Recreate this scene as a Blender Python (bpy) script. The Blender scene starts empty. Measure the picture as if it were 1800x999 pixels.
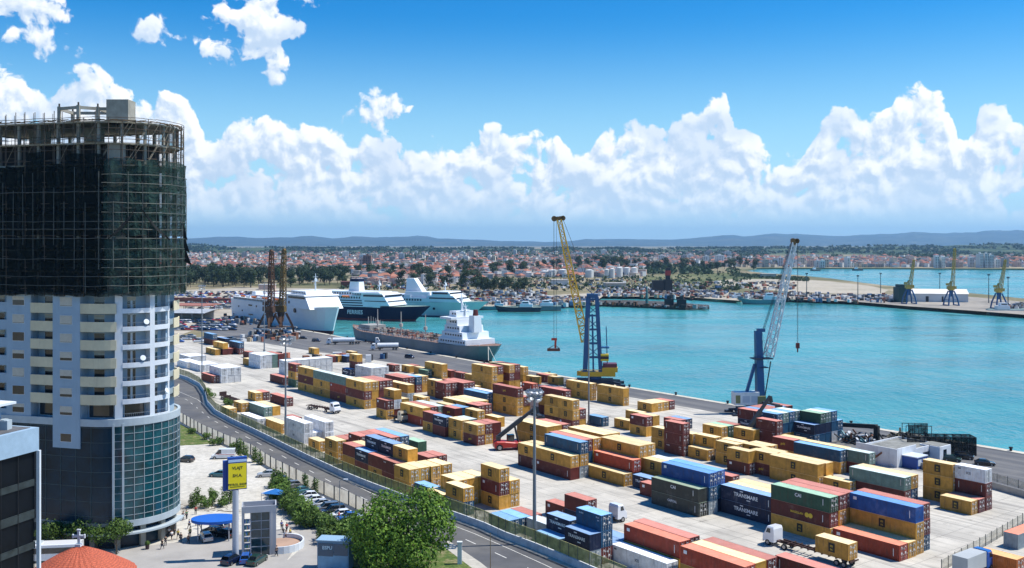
import bpy, math, random
from mathutils import Vector, Matrix, geometry, noise as mnoise
R = math.radians
D = bpy.data
SC = bpy.context.scene
COL = SC.collection
# ------------------------------------------------------------------ camera
CAM_H = 51.0
cd = D.cameras.new('camera'); cam = D.objects.new('camera', cd); COL.objects.link(cam)
cam.location = (0, 0, CAM_H); cam.rotation_euler = (R(90), 0, 0)
cd.sensor_width = 36; cd.lens = 34.0; cd.shift_y = -0.0397
cd.clip_start = 0.5; cd.clip_end = 80000
SC.camera = cam
# ------------------------------------------------------------------ light
SUN_EL, SUN_AZ = 60.0, 84.0          # azimuth measured from +Y towards +X
sd = Vector((math.sin(R(SUN_AZ))*math.cos(R(SUN_EL)), math.cos(R(SUN_AZ))*math.cos(R(SUN_EL)), math.sin(R(SUN_EL))))
sl = D.lights.new('sun', 'SUN'); sl.energy = 5.0; sl.angle = R(0.53); sl.color = (1.0, 0.955, 0.88)
so = D.objects.new('sun', sl); COL.objects.link(so)
so.rotation_euler = (-sd).to_track_quat('-Z', 'Y').to_euler(); so.location = (200, 0, 300)
SC.view_settings.view_transform = 'Standard'; SC.view_settings.look = 'None'
SC.view_settings.exposure = 0.32; SC.view_settings.gamma = 1.0; SC.view_settings.use_curve_mapping = False
SC.render.engine = 'CYCLES'
cy = SC.cycles
cy.use_denoising = True; cy.max_bounces = 5; cy.diffuse_bounces = 2; cy.glossy_bounces = 2
cy.transmission_bounces = 2; cy.transparent_max_bounces = 12; cy.volume_bounces = 0
cy.caustics_reflective = False; cy.caustics_refractive = False
cy.sample_clamp_indirect = 4.0

# ------------------------------------------------------------------ node helpers
class NT:
    def __init__(s, nt): s.nt = nt
    def n(s, typ, **kw):
        nd = s.nt.nodes.new(typ)
        for k, v in kw.items(): setattr(nd, k, v)
        return nd
    def l(s, a, b): s.nt.links.new(a, b)
    def put(s, sock, v):
        if v is None: return
        if hasattr(v, 'links'): s.l(v, sock)
        else: sock.default_value = v
    def m(s, op, a, b=None, c=None, clamp=False):
        nd = s.n('ShaderNodeMath', operation=op, use_clamp=clamp)
        s.put(nd.inputs[0], a); s.put(nd.inputs[1], b)
        if c is not None: s.put(nd.inputs[2], c)
        return nd.outputs[0]
    def ramp(s, v, a, b, lo=0.0, hi=1.0, smooth=True):
        nd = s.n('ShaderNodeMapRange', interpolation_type='SMOOTHSTEP' if smooth else 'LINEAR')
        s.put(nd.inputs['Value'], v); nd.inputs['From Min'].default_value = a; nd.inputs['From Max'].default_value = b
        nd.inputs['To Min'].default_value = lo; nd.inputs['To Max'].default_value = hi
        return nd.outputs[0]
    def noise(s, vec, scale, detail=4, rough=0.5, dist=0.0, dim='3D'):
        nd = s.n('ShaderNodeTexNoise', noise_dimensions=dim)
        if vec is not None: s.l(vec, nd.inputs['Vector'])
        nd.inputs['Scale'].default_value = scale; nd.inputs['Detail'].default_value = detail
        nd.inputs['Roughness'].default_value = rough; nd.inputs['Distortion'].default_value = dist
        return nd.outputs['Fac']
    def voro(s, vec, scale, feat='F1', out='Distance', dim='3D', rnd=1.0):
        nd = s.n('ShaderNodeTexVoronoi', feature=feat, voronoi_dimensions=dim)
        if vec is not None: s.l(vec, nd.inputs['Vector'])
        nd.inputs['Scale'].default_value = scale; nd.inputs['Randomness'].default_value = rnd
        return nd.outputs[out]
    def mix(s, f, a, b, typ='MIX'):
        nd = s.n('ShaderNodeMix', data_type='RGBA', blend_type=typ)
        s.put(nd.inputs['Factor'], f); s.put(nd.inputs['A'], a); s.put(nd.inputs['B'], b)
        # RGBA sockets are indices 6,7
        return nd
def mixc(t, f, a, b, typ='MIX'):
    nd = t.n('ShaderNodeMix', data_type='RGBA', blend_type=typ)
    t.put(nd.inputs[0], f)
    for i, v in ((6, a), (7, b)):
        if hasattr(v, 'links'): t.l(v, nd.inputs[i])
        else: nd.inputs[i].default_value = (v[0], v[1], v[2], 1)
    return nd.outputs[2]

# ------------------------------------------------------------------ sky with cumulus banks
def px_az(x): return math.atan((x-900)/1700.0)
def px_el(x, y): return math.atan((428-y)/1700.0*math.cos(px_az(x)))
W = D.worlds.new('World'); SC.world = W; W.use_nodes = True
t = NT(W.node_tree); W.node_tree.nodes.clear()
out = t.n('ShaderNodeOutputWorld'); bg = t.n('ShaderNodeBackground'); t.l(bg.outputs[0], out.inputs[0])
sky = t.n('ShaderNodeTexSky', sky_type='NISHITA')
sky.sun_disc = False; sky.sun_elevation = R(SUN_EL); sky.sun_rotation = R(SUN_AZ)
sky.altitude = 50; sky.air_density = 1.0; sky.dust_density = 0.6; sky.ozone_density = 2.2
tc = t.n('ShaderNodeTexCoord'); sep = t.n('ShaderNodeSeparateXYZ'); t.l(tc.outputs['Generated'], sep.inputs[0])
az = t.m('ARCTAN2', sep.outputs[0], sep.outputs[1])
rr = t.m('SQRT', t.m('ADD', t.m('MULTIPLY', sep.outputs[0], sep.outputs[0]), t.m('MULTIPLY', sep.outputs[1], sep.outputs[1])))
el = t.m('ARCTAN2', sep.outputs[2], rr)
TOPS = [(-150,120),(0,92),(30,100),(55,140),(80,170),(105,140),(165,122),(200,150),(240,150),(300,165),(345,190),(365,250),(400,228),(455,206),(500,220),(560,222),
 (610,240),(680,236),(730,262),(780,255),(850,230),(930,224),(985,248),(1020,275),(1055,240),(1110,212),(1170,205),(1205,196),(1225,212),(1240,185),
 (1265,165),(1282,180),(1290,222),(1340,250),(1390,272),(1420,262),(1440,215),(1480,178),(1520,188),(1560,172),(1600,155),(1650,162),(1672,195),
 (1688,258),(1705,258),(1716,205),(1755,183),(1780,200),(1800,228),(1900,200),(2100,230)]
grp = D.node_groups.new('cloud_density', 'ShaderNodeTree')
grp.interface.new_socket('az', in_out='INPUT', socket_type='NodeSocketFloat')
grp.interface.new_socket('el', in_out='INPUT', socket_type='NodeSocketFloat')
grp.interface.new_socket('dens', in_out='OUTPUT', socket_type='NodeSocketFloat')
grp.interface.new_socket('env', in_out='OUTPUT', socket_type='NodeSocketFloat')
g = NT(grp); gi = g.n('NodeGroupInput'); go = g.n('NodeGroupOutput')
gaz, gel = gi.outputs[0], gi.outputs[1]
comb = g.n('ShaderNodeCombineXYZ'); g.l(gaz, comb.inputs[0]); g.l(gel, comb.inputs[1]); P = comb.outputs[0]
warp = g.n('ShaderNodeTexNoise', noise_dimensions='2D'); g.l(P, warp.inputs['Vector']); warp.inputs['Scale'].default_value = 22; warp.inputs['Detail'].default_value = 3
wv = g.n('ShaderNodeVectorMath', operation='MULTIPLY_ADD'); g.l(warp.outputs['Color'], wv.inputs[0]); wv.inputs[1].default_value = (0.02, 0.02, 0); g.l(P, wv.inputs[2])
PW = wv.outputs[0]
fc = g.n('ShaderNodeFloatCurve'); A0, A1 = -0.62, 0.62
g.l(g.ramp(gaz, A0, A1, smooth=False), fc.inputs['Value'])
cv = fc.mapping.curves[0]
EMAX = 0.2
pts = [((px_az(x)-A0)/(A1-A0), px_el(x, y)/EMAX) for x, y in TOPS]
while len(cv.points) < len(pts): cv.points.new(0.5, 0.5)
for p_, (a, b) in zip(cv.points, pts): p_.location = (max(0, min(1, a)), max(0, min(1, b)))
fc.mapping.update()
T = g.m('MULTIPLY', fc.outputs[0], EMAX)
env = g.m('MULTIPLY', g.m('SUBTRACT', T, gel), 30.0)
env = g.m('MINIMUM', env, 0.48)
def blob(x, y, rx, ry, amp):
    ax, ey = px_az(x), px_el(x, y); sx, sy = rx/1700.0, ry/1700.0
    dx = g.m('DIVIDE', g.m('SUBTRACT', gaz, ax), sx); dy = g.m('DIVIDE', g.m('SUBTRACT', gel, ey), sy)
    d = g.m('ADD', g.m('MULTIPLY', dx, dx), g.m('MULTIPLY', dy, dy))
    return g.m('MULTIPLY', g.m('SUBTRACT', 1.0, g.m('SQRT', d)), amp)
for b in [(440,40,80,75,.62),(400,92,45,35,.4),(478,80,30,45,.35),(275,52,32,14,.16),(685,205,42,22,.14),(45,8,55,22,.26),(505,-40,60,60,.4),(28,64,26,8,.05)]:
    env = g.m('MAXIMUM', env, blob(*b))
n1 = g.m('MULTIPLY', g.m('SUBTRACT', g.noise(PW, 19, 4, .55, dim='2D'), .5), 1.7)
n1b = g.m('MULTIPLY', g.m('SUBTRACT', g.noise(PW, 62, 9, .60, dim='2D'), .5), 0.95)
v1 = g.m('MULTIPLY', g.m('SUBTRACT', .42, g.voro(PW, 38, 'SMOOTH_F1', dim='2D')), .62)
v2 = g.m('MULTIPLY', g.m('SUBTRACT', .42, g.voro(PW, 95, 'SMOOTH_F1', dim='2D')), .34)
dens = g.m('ADD', env, g.m('MULTIPLY', g.m('ADD', n1, g.m('ADD', n1b, g.m('ADD', v1, v2))), g.ramp(env, -.42, .05, .12, 1.0)))
g.l(dens, go.inputs[0]); g.l(env, go.inputs[1])
def dens_at(da, de):
    nd = t.n('ShaderNodeGroup'); nd.node_tree = grp
    t.put(nd.inputs[0], t.m('ADD', az, da) if da else az); t.put(nd.inputs[1], t.m('ADD', el, de) if de else el)
    return nd
d0 = dens_at(0, 0); d1 = dens_at(0.0040, 0.0078)
alpha = t.ramp(d0.outputs[0], 0.02, 0.24)
alpha = t.m('MULTIPLY', alpha, t.ramp(el, 0.010, 0.042))
lit = t.m('SUBTRACT', d0.outputs[0], d1.outputs[0])
lit = t.ramp(lit, -0.34, 0.42, 0.0, 1.0)
thick = t.ramp(d0.outputs[0], 0.3, 1.5)
# lit tops white, undersides grey-blue
cc = mixc(t, lit, (5.1, 6.4, 8.1), (10.0, 10.1, 10.2))
cv2 = t.n('ShaderNodeCombineXYZ'); t.l(az, cv2.inputs[0]); t.l(el, cv2.inputs[1])
cc = mixc(t, t.ramp(t.noise(cv2.outputs[0], 13, 3, .55, dim='2D'), .46, .68, 0, .60), cc, (5.2, 6.5, 8.2))
cc = mixc(t, t.m('MULTIPLY', thick, 0.12), cc, (7.8, 8.5, 9.4))
hs = t.n('ShaderNodeHueSaturation'); hs.inputs['Saturation'].default_value = 1.55; hs.inputs['Value'].default_value = 1.0
t.l(sky.outputs[0], hs.inputs['Color'])
tint = mixc(t, 1.0, hs.outputs[0], (0.34, 1.06, 1.27), 'MULTIPLY')
hz = t.ramp(el, 0.0, 0.24, 0.95, 0.0)
base = mixc(t, hz, tint, (5.0, 7.6, 9.4))
cc = mixc(t, t.ramp(el, 0.015, 0.08, 0.62, 0.0), cc, (6.0, 8.0, 9.5))
fin = mixc(t, t.m('MULTIPLY', alpha, 0.97), base, cc)
t.l(fin, bg.inputs[0]); bg.inputs[1].default_value = 0.095
W.cycles.sampling_method = 'MANUAL'; W.cycles.sample_map_resolution = 512

# ------------------------------------------------------------------ materials
MATS = {}
def mat(name, col, rough=0.7, metal=0.0, var=0.0, vscale=0.3, bump=0.0, bscale=8.0, spec=0.4, streak=0.0, objvar=0.0, col2=None, c2amt=0.5, c2scale=1.0, coat=0.0):
    if name in MATS: return MATS[name]
    m = D.materials.new(name); m.use_nodes = True; t = NT(m.node_tree)
    b = m.node_tree.nodes['Principled BSDF']
    b.inputs['Roughness'].default_value = rough; b.inputs['Metallic'].default_value = metal
    b.inputs['Specular IOR Level'].default_value = spec
    if coat: b.inputs['Coat Weight'].default_value = coat
    c = (col[0], col[1], col[2], 1)
    geo = None
    def pos():
        nonlocal geo
        if geo is None: geo = t.n('ShaderNodeNewGeometry')
        return geo.outputs['Position']
    cur = None
    if col2 is not None:
        f = t.ramp(t.noise(pos(), c2scale, 5, .6), .5-c2amt*.5+.08, .5+.12)
        cur = mixc(t, f, col2, c)
    if var > 0:
        f = t.ramp(t.noise(pos(), vscale, 6, .6), .28, .72, 1-var, 1+var, smooth=False)
        mm = t.n('ShaderNodeVectorMath', operation='SCALE')
        if cur is None: mm.inputs[0].default_value = c[:3]
        else: t.l(cur, mm.inputs[0])
        t.l(f, mm.inputs['Scale']); cur = mm.outputs[0]
    if streak > 0:
        vm = t.n('ShaderNodeVectorMath', operation='MULTIPLY'); t.l(pos(), vm.inputs[0]); vm.inputs[1].default_value = (2.2, 2.2, .22)
        f = t.ramp(t.noise(vm.outputs[0], 1.0, 5, .65), .52, .78, 0, streak)
        cur = mixc(t, f, cur if cur is not None else c, (.09, .05, .03))
    if name.startswith('container_'):
        f = t.ramp(t.noise(pos(), 2.1, 6, .7), .60, .70, 0, .55); cur = mixc(t, f, cur if cur is not None else c, (.12,.05,.025))
        f = t.ramp(t.noise(pos(), .45, 4, .6), .55, .72, 0, .12); cur = mixc(t, f, cur, (.45,.42,.38))
    if objvar > 0:
        oi = t.n('ShaderNodeObjectInfo'); f = t.ramp(oi.outputs['Random'], 0, 1, 1-objvar, 1+objvar, smooth=False)
        mm = t.n('ShaderNodeVectorMath', operation='SCALE')
        if cur is None: mm.inputs[0].default_value = c[:3]
        else: t.l(cur, mm.inputs[0])
        t.l(f, mm.inputs['Scale']); cur = mm.outputs[0]
    if cur is None: b.inputs['Base Color'].default_value = c
    else: t.l(cur, b.inputs['Base Color'])
    if bump > 0:
        bp = t.n('ShaderNodeBump'); bp.inputs['Strength'].default_value = bump; bp.inputs['Distance'].default_value = .1
        t.l(t.noise(pos(), bscale, 4, .6), bp.inputs['Height']); t.l(bp.outputs[0], b.inputs['Normal'])
    MATS[name] = m
    return m
def glassmat(name, col, rough=0.08, var=0.3, metal=0.0, vs=.6):
    if name in MATS: return MATS[name]
    m = mat(name, col, rough, metal, var=var, vscale=vs, spec=1.0)
    return m
# ------------------------------------------------------------------ mesh builder
class MB:
    def __init__(s): s.v = []; s.f = []; s.m = []
    def add(s, vs, fs, mi=0):
        o = len(s.v); s.v.extend([tuple(p) for p in vs]); s.f.extend([tuple(i+o for i in f) for f in fs]); s.m.extend([mi]*len(fs)); return s
    def box(s, x0, x1, y0, y1, z0, z1, mi=0, M=None):
        vs = [(x0,y0,z0),(x1,y0,z0),(x1,y1,z0),(x0,y1,z0),(x0,y0,z1),(x1,y0,z1),(x1,y1,z1),(x0,y1,z1)]
        if M is not None: vs = [M @ Vector(p) for p in vs]
        return s.add(vs, [(0,3,2,1),(4,5,6,7),(0,1,5,4),(1,2,6,5),(2,3,7,6),(3,0,4,7)], mi)
    def cbox(s, c, d, mi=0, rz=0.0):
        M = Matrix.Translation(c) @ Matrix.Rotation(rz, 4, 'Z')
        return s.box(-d[0]/2, d[0]/2, -d[1]/2, d[1]/2, -d[2]/2, d[2]/2, mi, M)
    def bar(s, a, b, w=.1, h=None, mi=0):
        a = Vector(a); b = Vector(b); h = w if h is None else h; d = b-a; L = d.length
        if L < 1e-6: return s
        q = d.to_track_quat('X', 'Z').to_matrix().to_4x4(); M = Matrix.Translation(a) @ q
        return s.box(0, L, -w/2, w/2, -h/2, h/2, mi, M)
    def cyl(s, a, b, r0, r1=None, n=8, mi=0, caps=True):
        a = Vector(a); b = Vector(b); r1 = r0 if r1 is None else r1; d = b-a
        if d.length < 1e-6: return s
        M = d.to_track_quat('Z', 'Y').to_matrix()
        vs = []
        for k, (c, r) in enumerate(((a, r0), (b, r1))):
            for i in range(n):
                w = 2*math.pi*i/n; vs.append(c + M @ Vector((r*math.cos(w), r*math.sin(w), 0)))
        fs = [(i, (i+1) % n, n+(i+1) % n, n+i) for i in range(n)]
        if caps: fs += [tuple(range(n-1, -1, -1)), tuple(range(n, 2*n))]
        return s.add(vs, fs, mi)
    def prism(s, poly, z0, z1, mi=0, top=True, bottom=False):
        n = len(poly)
        ar = sum(poly[i][0]*poly[(i+1) % n][1]-poly[(i+1) % n][0]*poly[i][1] for i in range(n))
        if ar < 0: poly = poly[::-1]
        vs = [(p[0], p[1], z0) for p in poly]+[(p[0], p[1], z1) for p in poly]
        fs = [(i, (i+1) % n, n+(i+1) % n, n+i) for i in range(n)]
        s.add(vs, fs, mi)
        tri = geometry.tessellate_polygon([[Vector((p[0], p[1], 0)) for p in poly]])
        for a, b, c in tri:
            A, B, C = Vector(poly[a][:2]), Vector(poly[b][:2]), Vector(poly[c][:2])
            if (B-A).cross(C-A) < 0: a, b, c = a, c, b
            if top: s.add([vs[n+a], vs[n+b], vs[n+c]], [(0,1,2)], mi)
            if bottom: s.add([vs[a], vs[c], vs[b]], [(0,1,2)], mi)
        return s
    def quad(s, a, b, c, d, mi=0): return s.add([a,b,c,d], [(0,1,2,3)], mi)
    def text(s, txt, size, M, mi=0, depth=.02, bold=0.0):
        cu = D.curves.new('tmp_text', 'FONT'); cu.body = txt; cu.size = size; cu.extrude = depth; cu.align_x = 'CENTER'; cu.align_y = 'CENTER'
        cu.resolution_u = 2; cu.offset = bold*size
        ob = D.objects.new('tmp_text', cu); me = ob.to_mesh()
        s.add([M @ v.co for v in me.vertices], [tuple(p.vertices) for p in me.polygons], mi)
        ob.to_mesh_clear(); D.objects.remove(ob); D.curves.remove(cu)
        return s
    def mesh(s, name, mats, smooth=False):
        me = D.meshes.new(name); me.from_pydata(s.v, [], s.f)
        for m in (mats if isinstance(mats, (list, tuple)) else [mats]): me.materials.append(m)
        if any(s.m): me.polygons.foreach_set('material_index', s.m)
        if smooth: me.polygons.foreach_set('use_smooth', [True]*len(me.polygons))
        me.update(); return me
    def build(s, name, mats, parent=None, loc=None, rz=None, smooth=False):
        return link(name, s.mesh(name, mats, smooth), parent, loc, rz)
def link(name, me, parent=None, loc=None, rz=None):
    o = D.objects.new(name, me); COL.objects.link(o)
    if parent is not None: o.parent = parent
    if loc is not None: o.location = loc
    if rz is not None: o.rotation_euler = (0, 0, rz)
    return o
def tag(o, label=None, cat=None, group=None, kind=None):
    if label and len(label.split()) > 16: print('LONG', o.name, label)
    if label: o['label'] = label
    if cat: o['category'] = cat
    if group: o['group'] = group
    if kind: o['kind'] = kind
    return o
def thing(name, label, cat, loc=(0,0,0), rz=0.0, group=None):
    o = D.objects.new(name, None); COL.objects.link(o); o.empty_display_size = .5
    o.location = loc; o.rotation_euler = (0,0,rz)
    return tag(o, label, cat, group)
KIDS = {}
def kids(o):
    return [c for c in D.objects if c.parent is o] if o.name not in KIDS else KIDS[o.name]
def copy_tree(o, ch=None, parent=None):
    c = o.copy(); COL.objects.link(c)
    if parent is not None: c.parent = parent
    if ch is None: ch = tree_of(o)
    for k, sub in ch: copy_tree(k, sub, c)
    return c
def tree_of(o): return [(k, tree_of(k)) for k in o.children]
# ------------------------------------------------------------------ frame of reference
U = Vector((.6075, -.7944)); V = Vector((.7944, .6075)); RZ = math.atan2(U.y, U.x)
def uvw(u, v, z=0.0): return Vector((u*U.x+v*V.x, u*U.y+v*V.y, z))
def uvof(p): return (p[0]*U.x+p[1]*U.y, p[0]*V.x+p[1]*V.y)
def at(x, y, z=0.0):
    """ground point (at height z) seen in the photograph at x, y"""
    Z = 1700.0*(CAM_H-z)/(y-428.0); return Vector(((x-900.0)*Z/1700.0, Z, z))
def seg(a, b, step):
    n = max(1, int(round((Vector(b)-Vector(a)).length/step))); return [Vector(a).lerp(Vector(b), i/n) for i in range(n+1)]
WZ = -2.5     # water level
# ================================================================== SETTING
# water --------------------------------------------------------------
m = D.materials.new('sea_water'); m.use_nodes = True; t = NT(m.node_tree); b = m.node_tree.nodes['Principled BSDF']
ge = t.n('ShaderNodeNewGeometry')
vb = t.n('ShaderNodeVectorMath', operation='MULTIPLY'); t.l(ge.outputs['Position'], vb.inputs[0]); vb.inputs[1].default_value = (.55, 1.6, 1)
big = t.noise(vb.outputs[0], .007, 6, .62)
c = mixc(t, t.ramp(big, .38, .64), (.040, .225, .238), (.066, .305, .305))
# wake line of a boat that crossed the basin: a lighter, rougher streak on the surface
t.l(c, b.inputs['Base Color']); t.l(t.ramp(t.noise(vb.outputs[0], .011, 5, .6), .35, .65, .08, .30), b.inputs['Roughness']); b.inputs['Specular IOR Level'].default_value = .45
vm = t.n('ShaderNodeVectorMath', operation='MULTIPLY'); t.l(ge.outputs['Position'], vm.inputs[0]); vm.inputs[1].default_value = (1.0, .55, 1)
wn = t.noise(vm.outputs[0], .55, 3, .6); wn2 = t.noise(vm.outputs[0], .10, 3, .6)
h = t.m('ADD', t.m('MULTIPLY', wn, .35), wn2)
bp = t.n('ShaderNodeBump'); bp.inputs['Strength'].default_value = .9; bp.inputs['Distance'].default_value = 1.5
t.l(h, bp.inputs['Height']); t.l(bp.outputs[0], b.inputs['Normal']); MATS['sea_water'] = m
W_ = MB(); W_.quad((-3000, 100, WZ), (9000, 100, WZ), (9000, 9000, WZ), (-3000, 9000, WZ))
tag(W_.build('water', m), kind='structure')
# foam line
wk = MB()
a = [at(1330+i*48, 519+i*4.6+1.5*math.sin(i*1.3), WZ) for i in range(14)]
for i in range(13):
    p, q = a[i]+Vector((0,0,.03)), a[i+1]+Vector((0,0,.03)); wd = Vector((0, 4.5+1.5*math.sin(i*2.1), 0))
    wk.quad(p, q, q+wd, p+wd)
tag(wk.build('boat_wake', mat('wake_water', (.16, .42, .43), .5, var=.25, vscale=.05)), 'pale straight wake streak across the harbour water', 'wake', kind='stuff')
# land ---------------------------------------------------------------
def land_mat(name, cols, sc, rough=.95, fine=.25):
    m = D.materials.new(name); m.use_nodes = True; t = NT(m.node_tree); b = m.node_tree.nodes['Principled BSDF']
    ge = t.n('ShaderNodeNewGeometry'); cr = t.n('ShaderNodeValToRGB'); e = cr.color_ramp.elements
    for i, (p, c) in enumerate(cols):
        if i < 2: e[i].position = p; e[i].color = (*c, 1)
        else: k = e.new(p); k.color = (*c, 1)
    t.l(t.noise(ge.outputs['Position'], sc, 7, .62), cr.inputs[0])
    f = t.ramp(t.noise(ge.outputs['Position'], fine, 5, .65), .3, .7, .75, 1.22, smooth=False)
    vs = t.n('ShaderNodeVectorMath', operation='SCALE'); t.l(cr.outputs[0], vs.inputs[0]); t.l(f, vs.inputs['Scale'])
    t.l(vs.outputs[0], b.inputs['Base Color']); b.inputs['Roughness'].default_value = rough; b.inputs['Specular IOR Level'].default_value = .2
    MATS[name] = m; return m
far_ground = land_mat('far_ground', [(.30, (.06,.075,.03)), (.42, (.13,.125,.06)), (.55, (.24,.20,.12)), (.66, (.34,.29,.20))], .006)
QV = [(20, 242.5), (-60, 242), (-111, 242), (-310, 240.8), (-410, 243.5), (-500, 247.5), (-640, 248.5)]
quay = [uvw(u, v).to_2d() for u, v in QV]
back = [at(x, y, WZ).to_2d() for x, y in [(545,549),(600,547.5),(700,546.5),(850,541.5),(1000,536.5),(1046,534),(1050,522.5),(1120,521),(1200,524),(1262,531.5),(1302,531.5),(1308,527),(1400,528.5),(1450,530),(1500,532.5),(1560,538),(1600,541.5),(1700,548.5),(1760,552.5),(1830,558),(2200,592)]]
north = [at(x, y, WZ).to_2d() for x, y in [(2250,566),(1830,533),(1730,522),(1640,513.5),(1570,507),(1520,501),(1460,492.5),(1400,486.5),(1345,482.5),(1318,479.5),(1306,477),(1330,473.6),(1400,473.4),(1600,473.8),(1800,475),(2000,475.5),(2600,475)]]
outer = [Vector((12000, 2400)), Vector((27000, 26000)), Vector((-26000, 26000)), Vector((-26000, -300)), Vector((260, -300)), Vector((260, 110))]
g_ = MB(); g_.prism([tuple(p) for p in quay+back+north+outer], -6.0, 0.0)
tag(g_.build('ground', far_ground), kind='structure')
def strip(name, pts, z, material, kind='structure'):
    s = MB(); P = [tuple(p) for p in pts]
    tri = geometry.tessellate_polygon([[Vector((p[0], p[1], 0)) for p in P]])
    for a, b_, c in tri:
        A, B, C = Vector(P[a][:2]), Vector(P[b_][:2]), Vector(P[c][:2])
        if (B-A).cross(C-A) < 0: b_, c = c, b_
        s.add([(P[a][0], P[a][1], z), (P[b_][0], P[b_][1], z), (P[c][0], P[c][1], z)], [(0,1,2)])
    o = s.build(name, material); o['kind'] = kind; return o
# yard concrete with slab joints, laid along the quay direction
m = D.materials.new('yard_concrete'); m.use_nodes = True; t = NT(m.node_tree); b = m.node_tree.nodes['Principled BSDF']
ge = t.n('ShaderNodeNewGeometry'); mp = t.n('ShaderNodeMapping'); t.l(ge.outputs['Position'], mp.inputs[0]); mp.inputs['Rotation'].default_value = (0,0,-RZ)
br = t.n('ShaderNodeTexBrick'); t.l(mp.outputs[0], br.inputs[0]); br.offset = 0; br.squash = 1
br.inputs['Scale'].default_value = 1; br.inputs['Brick Width'].default_value = 5.2; br.inputs['Row Height'].default_value = 5.2; br.inputs['Mortar Size'].default_value = .045; br.inputs['Mortar Smooth'].default_value = .3
br.inputs['Color1'].default_value = (.47,.44,.385,1); br.inputs['Color2'].default_value = (.53,.495,.43,1); br.inputs['Mortar'].default_value = (.20,.19,.17,1)
f = t.ramp(t.noise(ge.outputs['Position'], .09, 7, .68), .3, .7, .74, 1.14, smooth=False)
vs = t.n('ShaderNodeVectorMath', operation='SCALE'); t.l(br.outputs[0], vs.inputs[0]); t.l(f, vs.inputs['Scale'])
vm = t.n('ShaderNodeVectorMath', operation='MULTIPLY'); t.l(mp.outputs[0], vm.inputs[0]); vm.inputs[1].default_value = (.03, .55, 1)
tr = t.ramp(t.noise(vm.outputs[0], 1, 5, .6), .50, .68, 0, .55)
st = t.ramp(t.noise(ge.outputs['Position'], .30, 6, .72), .57, .74, 0, .62)
c = mixc(t, tr, vs.outputs[0], (.17,.16,.145)); c = mixc(t, st, c, (.12,.105,.09))
t.l(c, b.inputs['Base Color']); b.inputs['Roughness'].default_value = .9; b.inputs['Specular IOR Level'].default_value = .2; MATS['yard_concrete'] = m
m = D.materials.new('quay_asphalt'); m.use_nodes = True; t = NT(m.node_tree); b = m.node_tree.nodes['Principled BSDF']
ge = t.n('ShaderNodeNewGeometry'); mp = t.n('ShaderNodeMapping'); t.l(ge.outputs['Position'], mp.inputs[0]); mp.inputs['Rotation'].default_value = (0,0,-RZ)
vm = t.n('ShaderNodeVectorMath', operation='MULTIPLY'); t.l(mp.outputs[0], vm.inputs[0]); vm.inputs[1].default_value = (.02, .35, 1)
c = mixc(t, t.ramp(t.noise(vm.outputs[0], 1, 5, .6), .35, .7), (.085,.085,.09), (.15,.145,.14))
c = mixc(t, t.ramp(t.noise(ge.outputs['Position'], .05, 6, .7), .5, .75, 0, .7), c, (.19,.175,.155))
t.l(c, b.inputs['Base Color']); b.inputs['Roughness'].default_value = .9; MATS['quay_asphalt'] = m
# boundaries in quay coordinates
WALL = [at(*p) for p in [(268,655),(300,659.5),(330,669),(350,680),(360,695),(364,712),(378,728),(410,745.5),(441.6,760),(473.6,775.8),(505.5,792),(537.4,807.8),(569.4,823),(601,838),(643,855.5),(699,877),(750,896),(804,914),(850,931),(887.5,948.3),(939.5,968),(983,986),(1014,999),(1100,1037),(1300,1128)]]
FENCE = [at(*p) for p in [(302,733),(310.7,737.5),(355.4,763),(393.7,780.6),(441.6,799.8),(467,817),(486,828.5),(521.5,846),(553.4,862),(588.5,878),(614,888),(640,902),(700,932),(760,968)]]
yard = [p.to_2d() for p in WALL]
strip('yard_pavement', yard+[uvw(0,130).to_2d(), uvw(20,238).to_2d(), uvw(-111,239).to_2d(), uvw(-310,238).to_2d(), uvw(-420,240).to_2d(), uvw(-520,243).to_2d(), uvw(-520,120).to_2d(), uvw(-440,60).to_2d()], .02, MATS['yard_concrete'])
strip('quay_road', [uvw(u, v).to_2d() for u, v in [(20,204),(20,240),(-111,240),(-310,238.9),(-410,241.5),(-500,245.5),(-640,246.5),(-700,200),(-520,196),(-420,203),(-330,214),(-250,226),(-170,226),(-164,204)]], .04, MATS['quay_asphalt'])
# quay coping with bollards
s = MB()
for i in range(len(QV)-1):
    (u0, v0), (u1, v1) = QV[i], QV[i+1]
    a, b_ = uvw(u0, v0), uvw(u1, v1); off = uvw(0, -2.0); ext = uvw(0, .25)
    s.prism([(a+ext).to_2d(), (b_+ext).to_2d(), (b_+off).to_2d(), (a+off).to_2d()], -.9, .16)
tag(s.build('quay_kerb', mat('coping_concrete', (.50,.46,.38), .9, var=.2, vscale=.5)), kind='structure')
blk = mat('black_rubber', (.015,.015,.016), .6)
bo = MB().cyl((0,0,.16),(0,0,.55),.22,.2,10).cyl((0,0,.55),(0,0,.75),.34,.3,10)
me_b = bo.mesh('bollard', blk); BOLL = []; ORDB = 'first second third fourth fifth sixth seventh eighth ninth tenth eleventh twelfth thirteenth fourteenth fifteenth sixteenth seventeenth eighteenth nineteenth twentieth twenty-first twenty-second twenty-third twenty-fourth twenty-fifth twenty-sixth twenty-seventh twenty-eighth'.split()
for i, u in enumerate(range(-620, -60, 22)):
    v = 242
    for k in range(len(QV)-1):
        if QV[k+1][0] <= u <= QV[k][0]:
            f = (u-QV[k][0])/(QV[k+1][0]-QV[k][0]); v = QV[k][1]*(1-f)+QV[k+1][1]*f
    o = link('mooring_bollard', me_b, loc=uvw(u, v-.9)); o.scale = (1.5,1.5,1.5)
    BOLL.append(o)
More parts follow.
